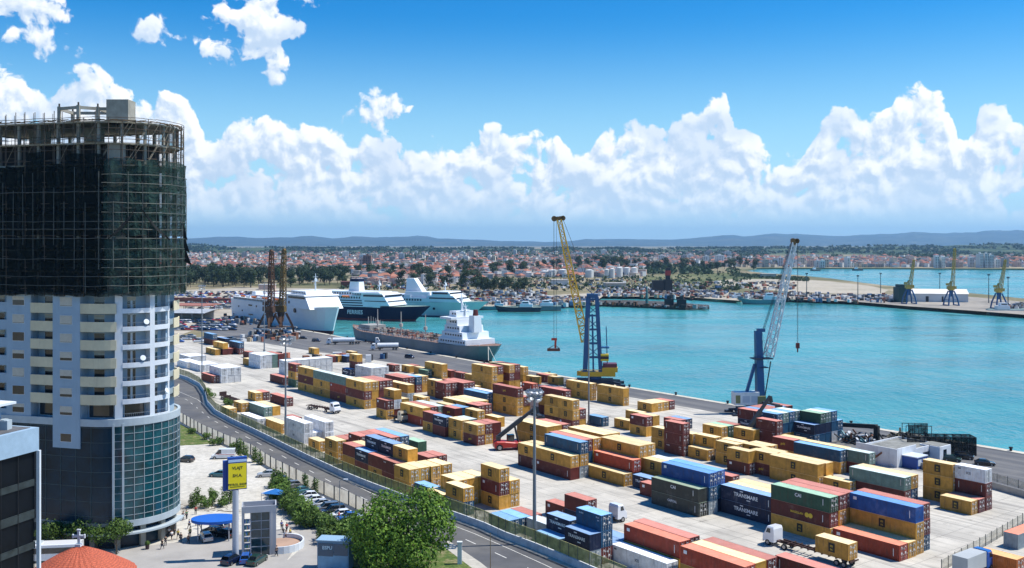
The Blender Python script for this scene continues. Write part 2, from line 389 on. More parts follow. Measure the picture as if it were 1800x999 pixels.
for i, o in enumerate(BOLL[::-1]): tag(o, 'black mooring bollard on the quay edge, %s from the right' % ORDB[i], 'bollard', 'bollards along the quay edge')
# fender tyres hung on the quay face
# public road -----------------------------------------------------------
road_m = mat('road_asphalt', (.085,.085,.09), .92, var=.2, vscale=.25, col2=(.13,.125,.118), c2amt=.5, c2scale=.06)
far_edge = [p for p in WALL]
near_edge = [at(*p) for p in [(235,668),(262,688),(280,712),(296,728)]]+[p+Vector((.5,.9,0)) for p in FENCE[1:-1]]+[at(745,948),at(785,960),at(836,990),at(900,1025),at(1000,1090),at(1200,1230)]
def offs(pts, d):
    r = []
    for i, p in enumerate(pts):
        a = pts[max(0, i-1)]; b_ = pts[min(len(pts)-1, i+1)]; tdir = (b_-a).normalized(); r.append(p+Vector((-tdir.y, tdir.x, 0))*d)
    return r
fe = offs(far_edge, -1.1)
strip('road', [p.to_2d() for p in near_edge]+[p.to_2d() for p in fe[::-1]], .03, road_m)
strip('pavement', [p.to_2d() for p in fe]+[p.to_2d() for p in far_edge[::-1]], .10, mat('kerb_stone', (.42,.39,.33), .9, var=.2, vscale=1))
# lane markings
s = MB(); mid = []
Lp = [(298,690),(330,704),(352,722),(372,738),(400,752),(440,772),(480,793),(520,815),(560,836),(600,857),(640,877),(700,903),(760,925),(810,945),(870,972),(930,1000),(1010,1040)]
pl = [at(*p) for p in Lp]; acc = 0.0
for i in range(len(pl)-1):
    for q in [pl[i].lerp(pl[i+1], k/20) for k in range(20)]:
        mid.append(q)
d = 0.0; start = None
for i in range(len(mid)-1):
    L = (mid[i+1]-mid[i]).length; d += L
    if (d % 9.0) < 3.0:
        n = (mid[i+1]-mid[i]).normalized(); w = Vector((-n.y, n.x, 0))*.09
        s.quad(mid[i]-w+Vector((0,0,.036)), mid[i+1]-w+Vector((0,0,.036)), mid[i+1]+w+Vector((0,0,.036)), mid[i]+w+Vector((0,0,.036)))
w2 = offs(pl, 3.1)
for i in range(len(w2)-1):
    n = (w2[i+1]-w2[i]).normalized(); w = Vector((-n.y, n.x, 0))*.07
    s.quad(w2[i]-w+Vector((0,0,.036)), w2[i+1]-w+Vector((0,0,.036)), w2[i+1]+w+Vector((0,0,.036)), w2[i]+w+Vector((0,0,.036)))
tag(s.build('road_markings', mat('road_paint', (.62,.60,.55), .8, var=.3, vscale=2)), kind='structure')
# dusty forecourt in front of the near fence and the paved lane below
dust = land_mat('dusty_ground', [(.3, (.36,.33,.28)), (.45, (.47,.44,.38)), (.6, (.54,.51,.45)), (.7, (.42,.38,.31))], .05, fine=.9)
fc_ = [p.to_2d() for p in FENCE]
strip('forecourt', fc_+[at(790,1000).to_2d(), at(700,1400).to_2d(), at(-200,1400).to_2d(), at(-300,960).to_2d(), at(150,800).to_2d(), at(240,720).to_2d(), at(285,715).to_2d()], .02, dust)
lane = mat('lane_asphalt', (.33,.31,.285), .92, var=.15, vscale=.2)
strip('lane', [at(*p).to_2d() for p in [(60,1000),(240,962),(330,952),(440,938),(500,930),(525,955),(505,985),(700,1010),(700,1400),(0,1400)]]+[], .05, lane)
strip('lane', [at(*p).to_2d() for p in [(506,985),(528,966),(528,940),(505,925),(510,912),(545,915),(585,940),(640,975),(700,1010)]], .045, lane)
grass_m = land_mat('grass_ground', [(.3, (.05,.09,.02)), (.5, (.09,.13,.03)), (.6, (.17,.16,.07)), (.7, (.25,.21,.12))], .5, fine=2)
tag(strip('lawn', [at(*p).to_2d() for p in [(306,741),(330,752),(350,765),(375,780),(352,782),(311,784),(296,776)]], .035, grass_m), kind='structure')
tag(strip('verge', [at(*p).to_2d() for p in [(640,905),(700,936),(785,965),(836,999),(850,1040),(600,1040),(600,935)]], .07, grass_m), kind='structure')
tag(strip('verge', [at(*p).to_2d() for p in [(786,950),(845,990),(870,1010),(850,1015),(780,962)]], .09, mat('kerb_stone', (.42,.39,.33))), kind='structure')

# ================================================================== walls and fences along the road
def wall_run(name, label, pts, h, th, material, z0=0.0):
    s = MB(); o = offs(pts, th)
    s.prism([p.to_2d() for p in pts]+[p.to_2d() for p in o[::-1]], z0, z0+h)
    w = s.build(name, material); return tag(w, label, 'wall')
yard_wall = wall_run('boundary_wall', 'long low white wall along the road with a yellow mesh fence above it', WALL, 1.25, .35, mat('white_concrete', (.58,.60,.62), .85, var=.22, vscale=.6, streak=.25))
post_m = mat('fence_post_steel', (.045,.06,.07), .6)
def net_mat(name, col, alpha, sc=3.0, tear=0.0, var=.35):
    m = D.materials.new(name); m.use_nodes = True; t = NT(m.node_tree); nt = m.node_tree
    b = nt.nodes['Principled BSDF']; b.inputs['Roughness'].default_value = .9; b.inputs['Specular IOR Level'].default_value = .1
    ge = t.n('ShaderNodeNewGeometry')
    f = t.ramp(t.noise(ge.outputs['Position'], sc*.25, 5, .65), .3, .7, 1-var, 1+var, smooth=False)
    vs = t.n('ShaderNodeVectorMath', operation='SCALE'); vs.inputs[0].default_value = col; t.l(f, vs.inputs['Scale']); t.l(vs.outputs[0], b.inputs['Base Color'])
    tr = t.n('ShaderNodeBsdfTransparent'); mx = t.n('ShaderNodeMixShader')
    a = t.ramp(t.noise(ge.outputs['Position'], sc*.4, 4, .6), .32, .68, max(0, alpha-.22), min(1, alpha+.18), smooth=False)
    if tear > 0:
        a = t.m('MULTIPLY', a, t.ramp(t.noise(ge.outputs['Position'], .22, 4, .6), .36-tear*.1, .42, .35, 1))
    t.l(a, mx.inputs[0]); t.l(tr.outputs[0], mx.inputs[1]); t.l(b.outputs[0], mx.inputs[2])
    t.l(mx.outputs[0], nt.nodes['Material Output'].inputs[0]); MATS[name] = m; return m
yel_net = net_mat('yellow_mesh', (.42,.38,.13), .80, var=.45)
def fence_run(name, label, pts, step, z0, h, panel_m, post_m, rail_m=None, pw=.09, panel_name='mesh_panel', over=.12):
    """posts are parts; each bay between two posts is one panel part; past a hundred they merge"""
    root = thing(name, label, 'fence', tuple(pts[0]))
    o0 = pts[0]; P = []
    for i in range(len(pts)-1):
        q = seg(pts[i], pts[i+1], step); P += q[:-1]
    P.append(pts[-1])
    near = list(range(len(P)-1)); near.sort(key=lambda i: P[i].length)
    first = set(near[:48]); rp = MB(); rq = MB(); post_mesh = MB().box(-pw/2, pw/2, -pw/2, pw/2, z0, z0+h+over).mesh('post', post_m)
    for i in range(len(P)-1):
        a, b_ = P[i]-o0, P[i+1]-o0; sag = 0.04
        mb = rq if i not in first else MB()
        mb.quad((a.x,a.y,z0+.08), (b_.x,b_.y,z0+.08), (b_.x,b_.y,z0+h-sag), (a.x,a.y,z0+h-sag), 0)
        if rail_m: mb.bar((a.x,a.y,z0+h), (b_.x,b_.y,z0+h), .06, .06, 1)
        if i in first:
            mb.build(panel_name, [panel_m, rail_m or post_m], root); link('post', post_mesh, root, a)
        else: rp.box(a.x-pw/2, a.x+pw/2, a.y-pw/2, a.y+pw/2, z0, z0+h+over)
    if rq.v:
        x = rq.build(panel_name, [panel_m, rail_m or post_m], root); x['kind'] = 'stuff'
        x = rp.build('post', post_m, root); x['kind'] = 'stuff'
    return root
fence_run('mesh_fence', 'yellowish mesh fence with dark posts on the low white road wall', [p.copy() for p in offs(WALL[1:-1], .17)], 2.6, 1.25, 2.1, yel_net, post_m, mat('yellow_rail', (.50,.46,.20), .6))
pale = D.materials.new('translucent_panel'); pale.use_nodes = True; t = NT(pale.node_tree); b = pale.node_tree.nodes['Principled BSDF']
ge = t.n('ShaderNodeNewGeometry'); c = mixc(t, t.ramp(t.noise(ge.outputs['Position'], .5, 5, .6), .35, .7), (.80,.74,.62), (.60,.54,.44)); t.l(c, b.inputs['Base Color']); b.inputs['Roughness'].default_value = .9
tl = t.n('ShaderNodeBsdfTranslucent'); t.l(c, tl.inputs['Color']); mx = t.n('ShaderNodeMixShader'); mx.inputs[0].default_value = .62; t.l(b.outputs[0], mx.inputs[1]); t.l(tl.outputs[0], mx.inputs[2]); t.l(mx.outputs[0], pale.node_tree.nodes['Material Output'].inputs[0])
root = thing('panel_wall', 'whitish panel wall with dark upright posts between the car park and the road', 'wall', tuple(FENCE[1]))
P = []
for i in range(1, len(FENCE)-1): P += seg(FENCE[i], FENCE[i+1], 3.9)[:-1]
pm = MB().box(-.1,.1,-.1,.1,0,2.75).mesh('post', post_m)
for i in range(len(P)-1):
    a, b_ = P[i]-P[0], P[i+1]-P[0]
    s = MB().quad((a.x,a.y,.05),(b_.x,b_.y,.05),(b_.x,b_.y,2.55),(a.x,a.y,2.55)); s.build('wall_panel', pale, root)
    n = (b_-a).normalized(); link('post', pm, root, (a.x+n.y*.14, a.y-n.x*.14, 0))
root.location = P[0]
# right-hand yard fences
greyfence = net_mat('grey_mesh', (.33,.32,.26), .55)
fence_run('mesh_fence', 'beige mesh fence with dark posts running away at the lower right corner of the yard', [at(1655,1006), at(1762,943), at(1830,902)], 2.7, 0.0, 1.9, greyfence, post_m)
base_w = MB(); a, b_ = at(1598,818), at(1850,889)
conc = mat('grey_concrete', (.36,.34,.30), .9, var=.2, vscale=.6)
base_w.bar((a.x,a.y,.7),(b_.x,b_.y,.7),.3,1.4)
tag(base_w.build('low_wall', conc), 'low grey concrete wall beside the quay road behind the white container', 'wall')
fence_run('mesh_fence', 'beige mesh fence on the low grey wall behind the topmost white container', [at(1700,843.5)+Vector((0,0,0)), b_], 2.7, 1.4, 1.7, greyfence, post_m)
# ================================================================== shipping containers
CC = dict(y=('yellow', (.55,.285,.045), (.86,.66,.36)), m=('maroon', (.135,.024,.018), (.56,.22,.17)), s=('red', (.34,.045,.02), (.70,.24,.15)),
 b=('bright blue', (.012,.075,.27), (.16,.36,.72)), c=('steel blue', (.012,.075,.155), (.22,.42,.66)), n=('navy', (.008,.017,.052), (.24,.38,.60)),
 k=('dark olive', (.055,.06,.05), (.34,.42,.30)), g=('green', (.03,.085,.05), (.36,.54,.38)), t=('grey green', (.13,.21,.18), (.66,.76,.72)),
 w=('white', (.62,.63,.64), (.85,.86,.88)), o=('orange', (.50,.13,.02), (.86,.48,.20)), x=('pale grey', (.33,.38,.40), (.70,.76,.80)))  # last colour of each entry: roof, lightened for high sun and fading
dark = mat('container_underframe', (.03,.025,.022), .8)
bar_m = mat('galvanised_bar', (.55,.54,.52), .5, .2); lblm = mat('door_label', (.72,.71,.68), .6)
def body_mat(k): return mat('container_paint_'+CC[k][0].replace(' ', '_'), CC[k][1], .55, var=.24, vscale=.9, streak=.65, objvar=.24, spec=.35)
def roof_mat(k): return mat('container_roof_'+CC[k][0].replace(' ', '_'), CC[k][2], .8, var=.13, vscale=.8, objvar=.15, streak=.10)  # roof paint carries the sunlit look of the tops as well as fading
LEN = {20: 6.06, 40: 12.19}; BMESH = {}; HC = 2.6
def corr(mb, a, b, z0, z1, n, dep, mi=0, pitch=.28):
    """corrugated wall sheet from a to b (2D), outward normal n, in trapezoid waves"""
    a = Vector(a); b = Vector(b); L = (b-a).length; k = max(2, int(L/pitch)); d = (b-a)/k; nn = Vector(n)*dep; pts = []
    for i in range(k):
        p = a+d*i; pts += [p, p+d*.22-nn, p+d*.5-nn, p+d*.72]
    pts.append(b); vs = []
    for p in pts: vs += [(p.x, p.y, z0), (p.x, p.y, z1)]
    mb.add(vs, [(2*i, 2*i+2, 2*i+3, 2*i+1) for i in range(len(pts)-1)], mi)
def body(L, k, plain, h):
    key = (L, k, plain, h)
    if key in BMESH: return BMESH[key]
    l = LEN[L]; w = 2.44; mb = MB(); z1 = h-.04; p = .13
    for x in (0, l-p):
        for y in (0, w-p): mb.box(-l+x, -l+x+p, y, y+p, 0, z1)
    for y in (0, w-.1):
        mb.box(-l+p, -p, y, y+.1, .0, .17); mb.box(-l+p, -p, y, y+.1, z1-.12, z1-.01)
    for x in (-l, -.1): mb.box(x, x+.1, p, w-p, .0, .15); mb.box(x, x+.1, p, w-p, z1-.14, z1-.01)
    corr(mb, (-l+p, .02), (-p, .02), .17, z1-.12, (0,-1), .045); corr(mb, (-p, w-.02), (-l+p, w-.02), .17, z1-.12, (0,1), .045)
    corr(mb, (-l+.02, w-p), (-l+.02, p), .15, z1-.14, (-1,0), .045)
    if plain: corr(mb, (-.02, p), (-.02, w-p), .15, z1-.14, (1,0), .045)
    else: mb.quad((-.06,p,.1), (-.06,w-p,.1), (-.06,w-p,z1-.1), (-.06,p,z1-.1))
    mb.box(-l+p, -p, p, w-p, .06, .12, 1)
    me = mb.mesh('container_body', [body_mat(k), dark]); BMESH[key] = me; return me
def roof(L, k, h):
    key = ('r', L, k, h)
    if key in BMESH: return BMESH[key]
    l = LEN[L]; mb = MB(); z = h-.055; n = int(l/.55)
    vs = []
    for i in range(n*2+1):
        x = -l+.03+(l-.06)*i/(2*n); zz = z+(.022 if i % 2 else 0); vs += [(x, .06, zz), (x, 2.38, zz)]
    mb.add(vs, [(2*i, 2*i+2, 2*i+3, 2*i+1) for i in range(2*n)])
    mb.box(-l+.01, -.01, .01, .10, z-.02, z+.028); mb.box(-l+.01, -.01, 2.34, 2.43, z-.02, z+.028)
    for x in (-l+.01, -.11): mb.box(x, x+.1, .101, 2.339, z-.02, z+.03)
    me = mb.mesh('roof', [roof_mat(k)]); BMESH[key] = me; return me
def door(k, h, side):
    key = ('d', k, h, side)
    if key in BMESH: return BMESH[key]
    y0, y1 = (.135, 1.21) if side == 0 else (1.23, 2.305); mb = MB(); z0, z1 = .15, h-.18
    mb.box(-.055, -.015, y0, y1, z0, z1)
    for i in range(4):
        zc = z0+(z1-z0)*(i+.5)/4; mb.box(-.015, .0, y0+.08, y1-.08, zc-.2, zc+.2)
    bb = MB()
    for f in (.28, .74):
        y = y0+(y1-y0)*f; bb.cyl((.035, y, z0-.05), (.035, y, z1+.05), .028, n=6)
        for q in (.2, .42, .8): bb.box(-.0, .05, y-.07, y+.07, z0+(z1-z0)*q-.05, z0+(z1-z0)*q+.05)
        bb.box(.03, .06, y, y+.3, z0+(z1-z0)*.36, z0+(z1-z0)*.36+.05)
        mb.box(-.014, .012, y0+.1, y0+.42, z0+1.55, z0+1.85, 1) if side else mb.box(-.014, .012, y1-.5, y1-.12, z0+1.7, z0+1.85, 1)
    mb.box(-.014, .012, y0+.38, y0+.66, z0+.95, z0+1.2, 1); mb.box(-.014, .012, y0+.36, y0+.7, z0+1.95, z0+2.05, 1); mb.box(-.012, .008, (y1-.03) if side == 0 else y0-.01, (y1+.01) if side == 0 else y0+.03, z0, z1, 2)
    me = (mb.mesh('door', [body_mat(k), lblm, dark]), bb.mesh('locking_bar', bar_m)); BMESH[key] = me; return me
ink = mat('emblem_black', (.022,.018,.012), .6); whitep = mat('white_lettering', (.80,.80,.80), .6); yellp = mat('yellow_lettering', (.75,.50,.04), .6)
TXM = Matrix(((1,0,0,0),(0,0,-1,0),(0,1,0,0),(0,0,0,1)))   # text plane facing -v
def emblem(kind, L, h):
    key = ('e', kind, L, h)
    if key in BMESH: return BMESH[key]
    l = LEN[L]; mb = MB(); y = -.035; cz = h*.52; cx = -l/2
    def tx(s, size, x, z, mi, bold=.02): mb.text(s, size, Matrix.Translation((x, y-.012, z)) @ TXM, mi, .006, bold)
    if kind == 'msc':
        w = 1.15; mb.box(cx-w/2, cx+w/2, y, -.006, cz-.7, cz+.7, 0); tx('m', .66, cx, cz+.26, 1, 0); tx('sc', .6, cx, cz-.26, 1, 0)
        mats = [ink, yellp]
    elif kind == 'marks':
        tx('U 4510', .34, -l+1.3, h*.78, 0); tx('22 G1', .3, -.85, h*.8, 0); tx('20T', .26, -.7, h*.62, 0); mats = [whitep]
    elif kind == 'stripe':
        for x in (-l+.8, -.8): mb.box(x-.07, x+.07, y, -.006, h*.35, h*.82, 0)
        mats = [mat('faded_lettering', (.45,.43,.40), .7)]
    elif kind == 'capital': tx('CAPITAL', .62, cx-.6, h*.62, 0); mb.box(-1.0, -.9, y, -.006, h*.25, h*.72, 0); mats = [whitep]
    elif kind == 'cai': tx('CAI', .85, cx-.3, h*.66, 0); mb.box(-1.4, -1.3, y, -.006, h*.4, h*.8, 0); mats = [whitep]
    elif kind == 'magellan':
        tx('MAGELLAN', .52, cx-.5, h*.50, 0)
        for k, dx in enumerate((1.55, 2.3)): mb.cyl((cx+dx, y, h*.5), (cx+dx, y+.03, h*.5), .42, n=14, mi=0)
        mb.box(-1.4, -1.3, y, -.006, h*.3, h*.75, 1); mats = [yellp, whitep]
    elif kind == 'trans':
        sz = .98 if L == 40 else .72
        tx('TRANSMARE', sz, cx-.1, h*.56, 0); mb.box(cx-l*.12, cx-l*.12+.7, y, -.006, h*.80, h*.87, 0); mb.box(cx+.1, cx+.9, y, -.006, h*.27, h*.33, 0)
        if L == 40: mb.box(-1.1, -.98, y, -.006, h*.25, h*.72, 0)
        mats = [whitep]
    elif kind == 'reefer': tx('ICS', .62, cx-.3, cz, 0); mb.box(-l+.7, -l+1.2, y, -.006, h*.74, h*.82, 0); mats = [mat('grey_lettering', (.10,.11,.13), .6)]
    elif kind == 'gold': tx('gold', .72, cx, cz, 0); mats = [yellp]
    elif kind == 'patch': mb.box(-l+.7, -l+1.35, y, -.006, h*.62, h*.82, 0); mb.box(-1.1, -1.0, y, -.006, h*.25, h*.72, 0); mats = [whitep]
    me = mb.mesh('emblem', mats); BMESH[key] = me; return me
DATA = '''reefer
-343.6 129.7 40 2.75 ww 11
-343.6 132.2 40 2.75 ww 01
-343.6 134.7 40 2.75 ww 01
-379.5 134.8 40 2.75 w 1
-379.5 137.3 40 2.75 w 0
-379.5 139.8 40 2.75 w 0
-392.5 133.9 40 2.75 w 1
-392.5 136.4 40 2.75 w 0
-410.8 140.9 40 2.75 w 1
-410.8 143.4 40 2.75 w 0
-410.8 145.9 40 2.75 w 0
-345.3 127.2 40 2.75 m 1
farleft
-475.2 174.8 40 2.75 mc 01
-476.2 181.8 40 2.75 n 0
-430.2 163.1 40 2.75 mY 01
-430.2 165.6 40 2.75 m 0
-431.0 159.9 40 2.75 Y 1
-427.7 169.7 40 2.75 mc 11
-411.8 167.7 20 2.75 m 0
coldrow
-373.6 157.3 40 2.75 ww 11
-373.6 159.8 40 2.75 ww 00
-373.6 162.3 40 2.75 tt 00
-373.6 164.9 40 2.75 mm 00
-386.6 157.5 20 2.75 y 0
-349.8 157.4 20 2.75 ww 11
-349.8 159.9 20 2.75 ww 00
-349.8 162.4 20 2.75 ww 00
-349.8 164.9 20 2.75 ww 00
-349.8 167.5 20 2.75 ww 00
-349.8 170.0 20 2.75 ww 00
-349.8 172.5 20 2.75 ww 00
-349.8 175.0 20 2.75 ww 00
-407.5 197.5 20 2.75 Y 1
-384.5 204.8 20 2.75 Y 0
-374.9 189.7 20 2.75 m 0
-374.9 192.2 20 2.75 y 0
-370.8 194.7 20 2.75 n 0
-330.5 177.9 20 2.75 ymY 011
-331.7 175.4 20 2.75 n 1
-311.6 173.5 40 2.75 ww 01
-311.6 176.0 40 2.75 ww 01
-311.6 178.5 40 2.75 ww 01
wallrow
-325.9 146.0 40 2.75 m 1
-317.6 146.6 20 2.75 gym 111
-300.9 145.5 40 2.75 ymY 111
-288.3 145.2 40 2.75 yyt 111
-276.0 145.2 40 2.75 mst 111
-263.5 144.5 40 2.75 ymy 111
-263.5 147.0 40 2.75 yyy 001
-263.5 149.6 40 2.75 ymm 001
-263.5 152.1 40 2.75 ymm 001
leftfence
-297.9 123.6 20 2.75 y 1
-297.9 126.1 20 2.75 m 1
-281.3 112.3 20 2.75 y 1
-269.9 114.8 40 2.75 t 1
-269.9 117.4 40 2.75 Y 1
-253.2 105.7 40 2.75 w 1
-274.0 105.7 20 2.75 y 1
-243.0 108.2 40 2.60 y 1
-282.4 127.2 40 2.75 m 1
-248.6 114.3 20 2.75 m 0
-227.1 107.3 40 2.60 ww 11
-227.1 109.8 40 2.60 w 1
-225.6 112.3 40 2.60 ww 11
navyrow
-216.1 106.0 20 2.60 y 1
-202.3 103.7 20 2.60 yy 11
-194.1 104.0 20 2.60 ym 11
-194.1 106.5 20 2.60 yy 00
-187.2 103.5 20 2.60 mn 11
-180.7 103.3 20 2.60 ym 11
-174.4 103.1 20 2.60 mm 11
-167.9 102.3 20 2.60 yy 11
-167.9 104.8 20 2.60 yy 01
-167.5 107.3 20 2.60 yy 11
-167.5 109.9 20 2.60 yy 01
-174.0 105.6 20 2.60 mmY 001
-180.5 106.0 20 2.60 ymn 001
-187.0 106.0 20 2.60 mmn 001
-198.1 115.7 40 2.60 mm 01
-198.1 118.2 40 2.60 cc 01
-203.8 110.7 20 2.60 mm 01
-203.8 113.2 20 2.60 mm 00
-214.3 112.3 20 2.60 m 0
-214.3 114.9 20 2.60 m 0
-200.8 124.8 20 2.60 G 1
-185.0 117.7 20 2.60 m 1
-185.0 120.3 20 2.60 m 1
treerow
-154.5 105.0 20 2.60 yy 01
-154.5 107.5 20 2.60 yY 11
-154.5 110.1 20 2.60 yY 01
-149.0 102.5 20 2.60 cy 11
-161.7 103.3 20 2.60 c 1
-155.6 102.5 20 2.60 y 1
-148.4 110.4 20 2.60 Ymy 111
-148.4 112.9 20 2.60 yy 11
midnear
-228.4 143.5 40 2.60 sY 11
-228.4 146.0 40 2.60 mm 01
-228.4 148.5 40 2.60 tt 01
-212.5 140.4 20 2.60 Mn 11
-218.6 141.1 20 2.60 ym 11
-206.2 141.3 20 2.60 yy 11
-206.2 143.8 20 2.60 tt 00
-198.6 140.8 20 2.60 my 11
-198.6 143.3 20 2.60 ym 11
-198.6 145.9 20 2.60 MM 11
-213.9 151.9 20 2.75 yy 01
-215.0 159.4 20 2.75 Y 1
-220.9 149.1 20 2.75 mM 01
-220.9 151.6 20 2.75 cc 00
-227.0 151.0 20 2.75 yy 00
-220.8 156.9 20 2.75 mm 01
-221.1 159.5 20 2.75 mm 01
-227.2 157.4 40 2.75 yy 01
-227.2 160.0 40 2.75 yy 00
-227.0 162.5 40 2.75 yy 01
-257.1 161.6 20 2.75 y 1
-244.0 141.0 20 2.75 ym 11
-244.0 143.5 20 2.75 mwY 011
-244.0 146.1 20 2.75 yy 00
midfar
-332.5 195.6 20 2.75 m 1
-326.2 198.8 20 2.75 Y 1
-326.2 201.3 20 2.75 m 0
-304.5 199.8 40 2.75 yY 11
-318.4 199.7 20 2.75 y 0
-311.2 197.3 20 2.75 g 1
-281.5 174.1 20 2.75 mc 11
-281.5 176.6 20 2.75 yy 01
-282.0 169.1 40 2.75 mm 01
-282.0 171.6 40 2.75 mm 01
-266.9 162.0 40 2.75 xY 11
-269.7 197.5 40 2.75 yyy 111
-269.7 200.0 40 2.75 mym 001
-269.7 205.0 40 2.75 ymy 011
-269.7 207.5 40 2.75 ymm 001
-279.5 202.5 20 2.75 Y 0
-289.6 204.0 20 2.75 y 0
-296.4 203.7 20 2.75 m 1
-304.8 204.0 20 2.75 m 0
-289.7 206.9 20 2.75 y 0
-269.1 174.6 20 2.75 yy 11
-262.6 173.5 20 2.75 mm 11
-262.6 176.0 20 2.75 mm 01
-259.8 178.5 40 2.75 mm 01
-259.8 181.0 40 2.75 mm 01
-266.6 185.7 20 2.75 y 0
-266.6 188.2 20 2.75 Y 0
-237.1 171.6 40 2.75 tc 01
-237.6 174.6 40 2.75 tw 00
-225.3 174.1 40 2.75 yym 111
-225.3 176.6 40 2.75 ym 01
quayside
-198.9 172.9 20 2.75 myy 111
-199.1 175.5 20 2.75 ym 01
-205.1 173.0 20 2.75 myy 011
-213.3 182.4 40 2.75 mym 001
-226.0 183.2 20 2.75 ww 11
-233.3 210.5 40 2.75 yy 11
-219.3 211.6 40 2.75 yY 11
-243.2 208.0 20 2.75 m 0
-265.9 224.4 20 2.75 Y 1
-273.4 225.1 20 2.75 m 1
-273.4 227.7 20 2.75 y 0
-271.8 218.8 20 2.75 Y 1
-279.7 219.0 20 2.75 yy 01
-259.4 207.2 20 2.75 s 1
-198.0 183.0 20 2.60 c 1
-186.2 153.3 40 2.60 yY 11
-186.2 155.8 40 2.60 yY 01
-186.2 158.4 40 2.60 ym 01
-205.7 210.2 20 2.75 Y 1
-205.7 212.7 20 2.75 y 1
-205.7 215.2 20 2.75 y 1
-205.7 217.8 20 2.75 m 1
-196.6 196.4 20 2.75 y 1
-181.5 196.4 20 2.75 m 1
-181.5 198.9 20 2.75 n 1
-180.8 182.7 20 2.60 Ym 11
-180.8 185.3 20 2.60 mY 01
-189.7 185.4 20 2.60 y 1
blueblock
-157.5 136.3 40 2.60 My 11
-157.5 139.0 40 2.60 xyc 111
-158.9 141.5 40 2.60 ycm 001
-158.9 144.1 40 2.60 yyy 001
-169.8 136.2 20 2.60 my 11
-169.8 138.8 20 2.60 yy 00
-160.6 148.9 40 2.60 yyy 001
-160.6 151.4 40 2.60 yyy 001
redblock
-146.6 141.6 40 2.60 y 1
-146.6 144.2 40 2.60 ms 01
-147.3 146.7 40 2.60 yyy 001
-147.3 149.2 40 2.60 yyy 001
-121.8 136.9 40 2.60 kK 11
-121.6 139.5 40 2.60 xcb 111
-122.0 142.0 40 2.60 ncb 001
-134.2 140.0 20 2.60 m 1
-139.6 143.2 20 2.60 n 1
-141.2 147.6 20 2.60 yy 01
-141.2 150.1 20 2.60 xx 01
-131.6 158.0 20 2.60 m 1
-109.7 143.1 40 2.60 NN 11
-110.0 145.6 40 2.60 yy 01
-110.0 148.1 40 2.60 yy 01
yellowfield
-158.8 172.8 20 2.60 mmm 111
-164.9 174.6 20 2.60 yy 11
-151.9 173.7 20 2.60 y 1
-151.9 176.2 20 2.60 cy 01
-158.0 175.3 20 2.60 yy 01
-159.5 187.5 20 2.60 yy 01
-159.5 190.0 20 2.60 gg 01
-159.5 192.5 20 2.60 mm 00
-152.3 190.8 20 2.60 mY 01
-143.7 174.1 20 2.60 yy 11
-144.6 177.0 20 2.60 yy 01
-137.1 170.3 20 2.60 mY 11
-132.7 172.8 20 2.60 my 11
-132.3 175.3 20 2.60 yy 01
-138.4 176.6 20 2.60 yy 01
-138.0 179.1 20 2.60 yy 01
-120.4 171.7 40 2.60 yY 11
-120.1 174.2 40 2.60 yY 01
quayblock
-159.5 201.1 20 2.60 cnm 011
-159.5 203.6 20 2.60 cnn 000
-159.6 206.1 20 2.60 cnm 000
-159.6 208.6 20 2.60 cnm 000
-159.6 211.2 20 2.60 ccc 000
-159.4 213.7 20 2.60 cmm 000
-153.4 201.5 20 2.60 ycc 001
-153.4 204.0 20 2.60 yct 001
-153.4 206.6 20 2.60 ycc 001
-153.5 209.1 20 2.60 yct 001
-147.3 193.3 20 2.60 smm 011
-147.3 208.5 20 2.60 cN 11
-147.3 211.0 20 2.60 cNg 011
-147.4 213.5 20 2.60 cnt 001
-147.4 216.1 20 2.60 wcc 001
-147.4 218.6 20 2.60 cc 01
-138.6 188.4 20 2.60 ym 01
-138.6 190.9 20 2.60 yy 00
-125.6 187.2 40 2.60 yc 11
-126.2 190.1 40 2.60 yy 01
-120.1 189.7 20 2.60 mt 11
rightblock
-97.5 142.4 40 2.60 ymg 111
-97.5 144.9 40 2.60 yym 011
-97.7 147.4 40 2.60 yym 001
-114.0 173.0 20 2.60 y 1
-85.2 143.2 40 2.60 s 1
-85.2 145.7 40 2.60 y 1
-85.4 148.3 40 2.60 yyB 111
-85.7 150.8 40 2.60 cmm 111
-103.4 175.5 40 2.60 mt 11
-103.4 178.0 40 2.60 cy 11
-91.5 183.5 20 2.60 mmw 111
-97.6 182.6 20 2.60 yyy 111
-91.6 178.3 20 2.60 y 1
-91.5 180.8 20 2.60 m 1
bottomfence
-134.2 102.0 20 2.60 c 1
-134.3 104.5 20 2.60 c 1
-134.3 107.0 20 2.60 m 1
-128.1 105.8 20 2.60 x 1
-120.9 101.9 20 2.60 c 1
-113.2 101.9 20 2.60 xN 11
-113.2 104.4 20 2.60 mcc 111
-120.9 104.4 20 2.60 xn 01
-128.5 115.0 20 2.60 nm 01
-134.7 115.6 20 2.60 m 1
-114.1 107.8 20 2.60 n 0
-114.4 110.3 20 2.60 n 1
bottomright
-101.8 107.3 40 2.60 w 1
-102.1 110.4 40 2.60 ys 11
-102.5 113.0 40 2.60 ym 01
-88.7 109.2 40 2.60 ys 01
-88.7 111.7 40 2.60 yY 01
-88.7 114.2 40 2.60 ym 01
-77.2 117.0 40 2.60 ym 01
-70.6 151.1 20 2.60 o 1'''
REG = dict(reefer='white block at road bend', farleft='cluster past white block', coldrow='long white reefer row',
 wallrow='long three-high row', leftfence='scattered group at fence', navyrow='navy and maroon group', treerow='group behind big tree',
 midnear='field left of red stacker', midfar='field facing the tanker', quayside='group by yellow crane', blueblock='block right of stacker',
 redblock='blocks around olive pair', yellowfield='field below blue crane', quayblock='block beside blue crane', rightblock='tall blocks at right',
 bottomfence='blue group at tall mast', bottomright='row at lower edge')
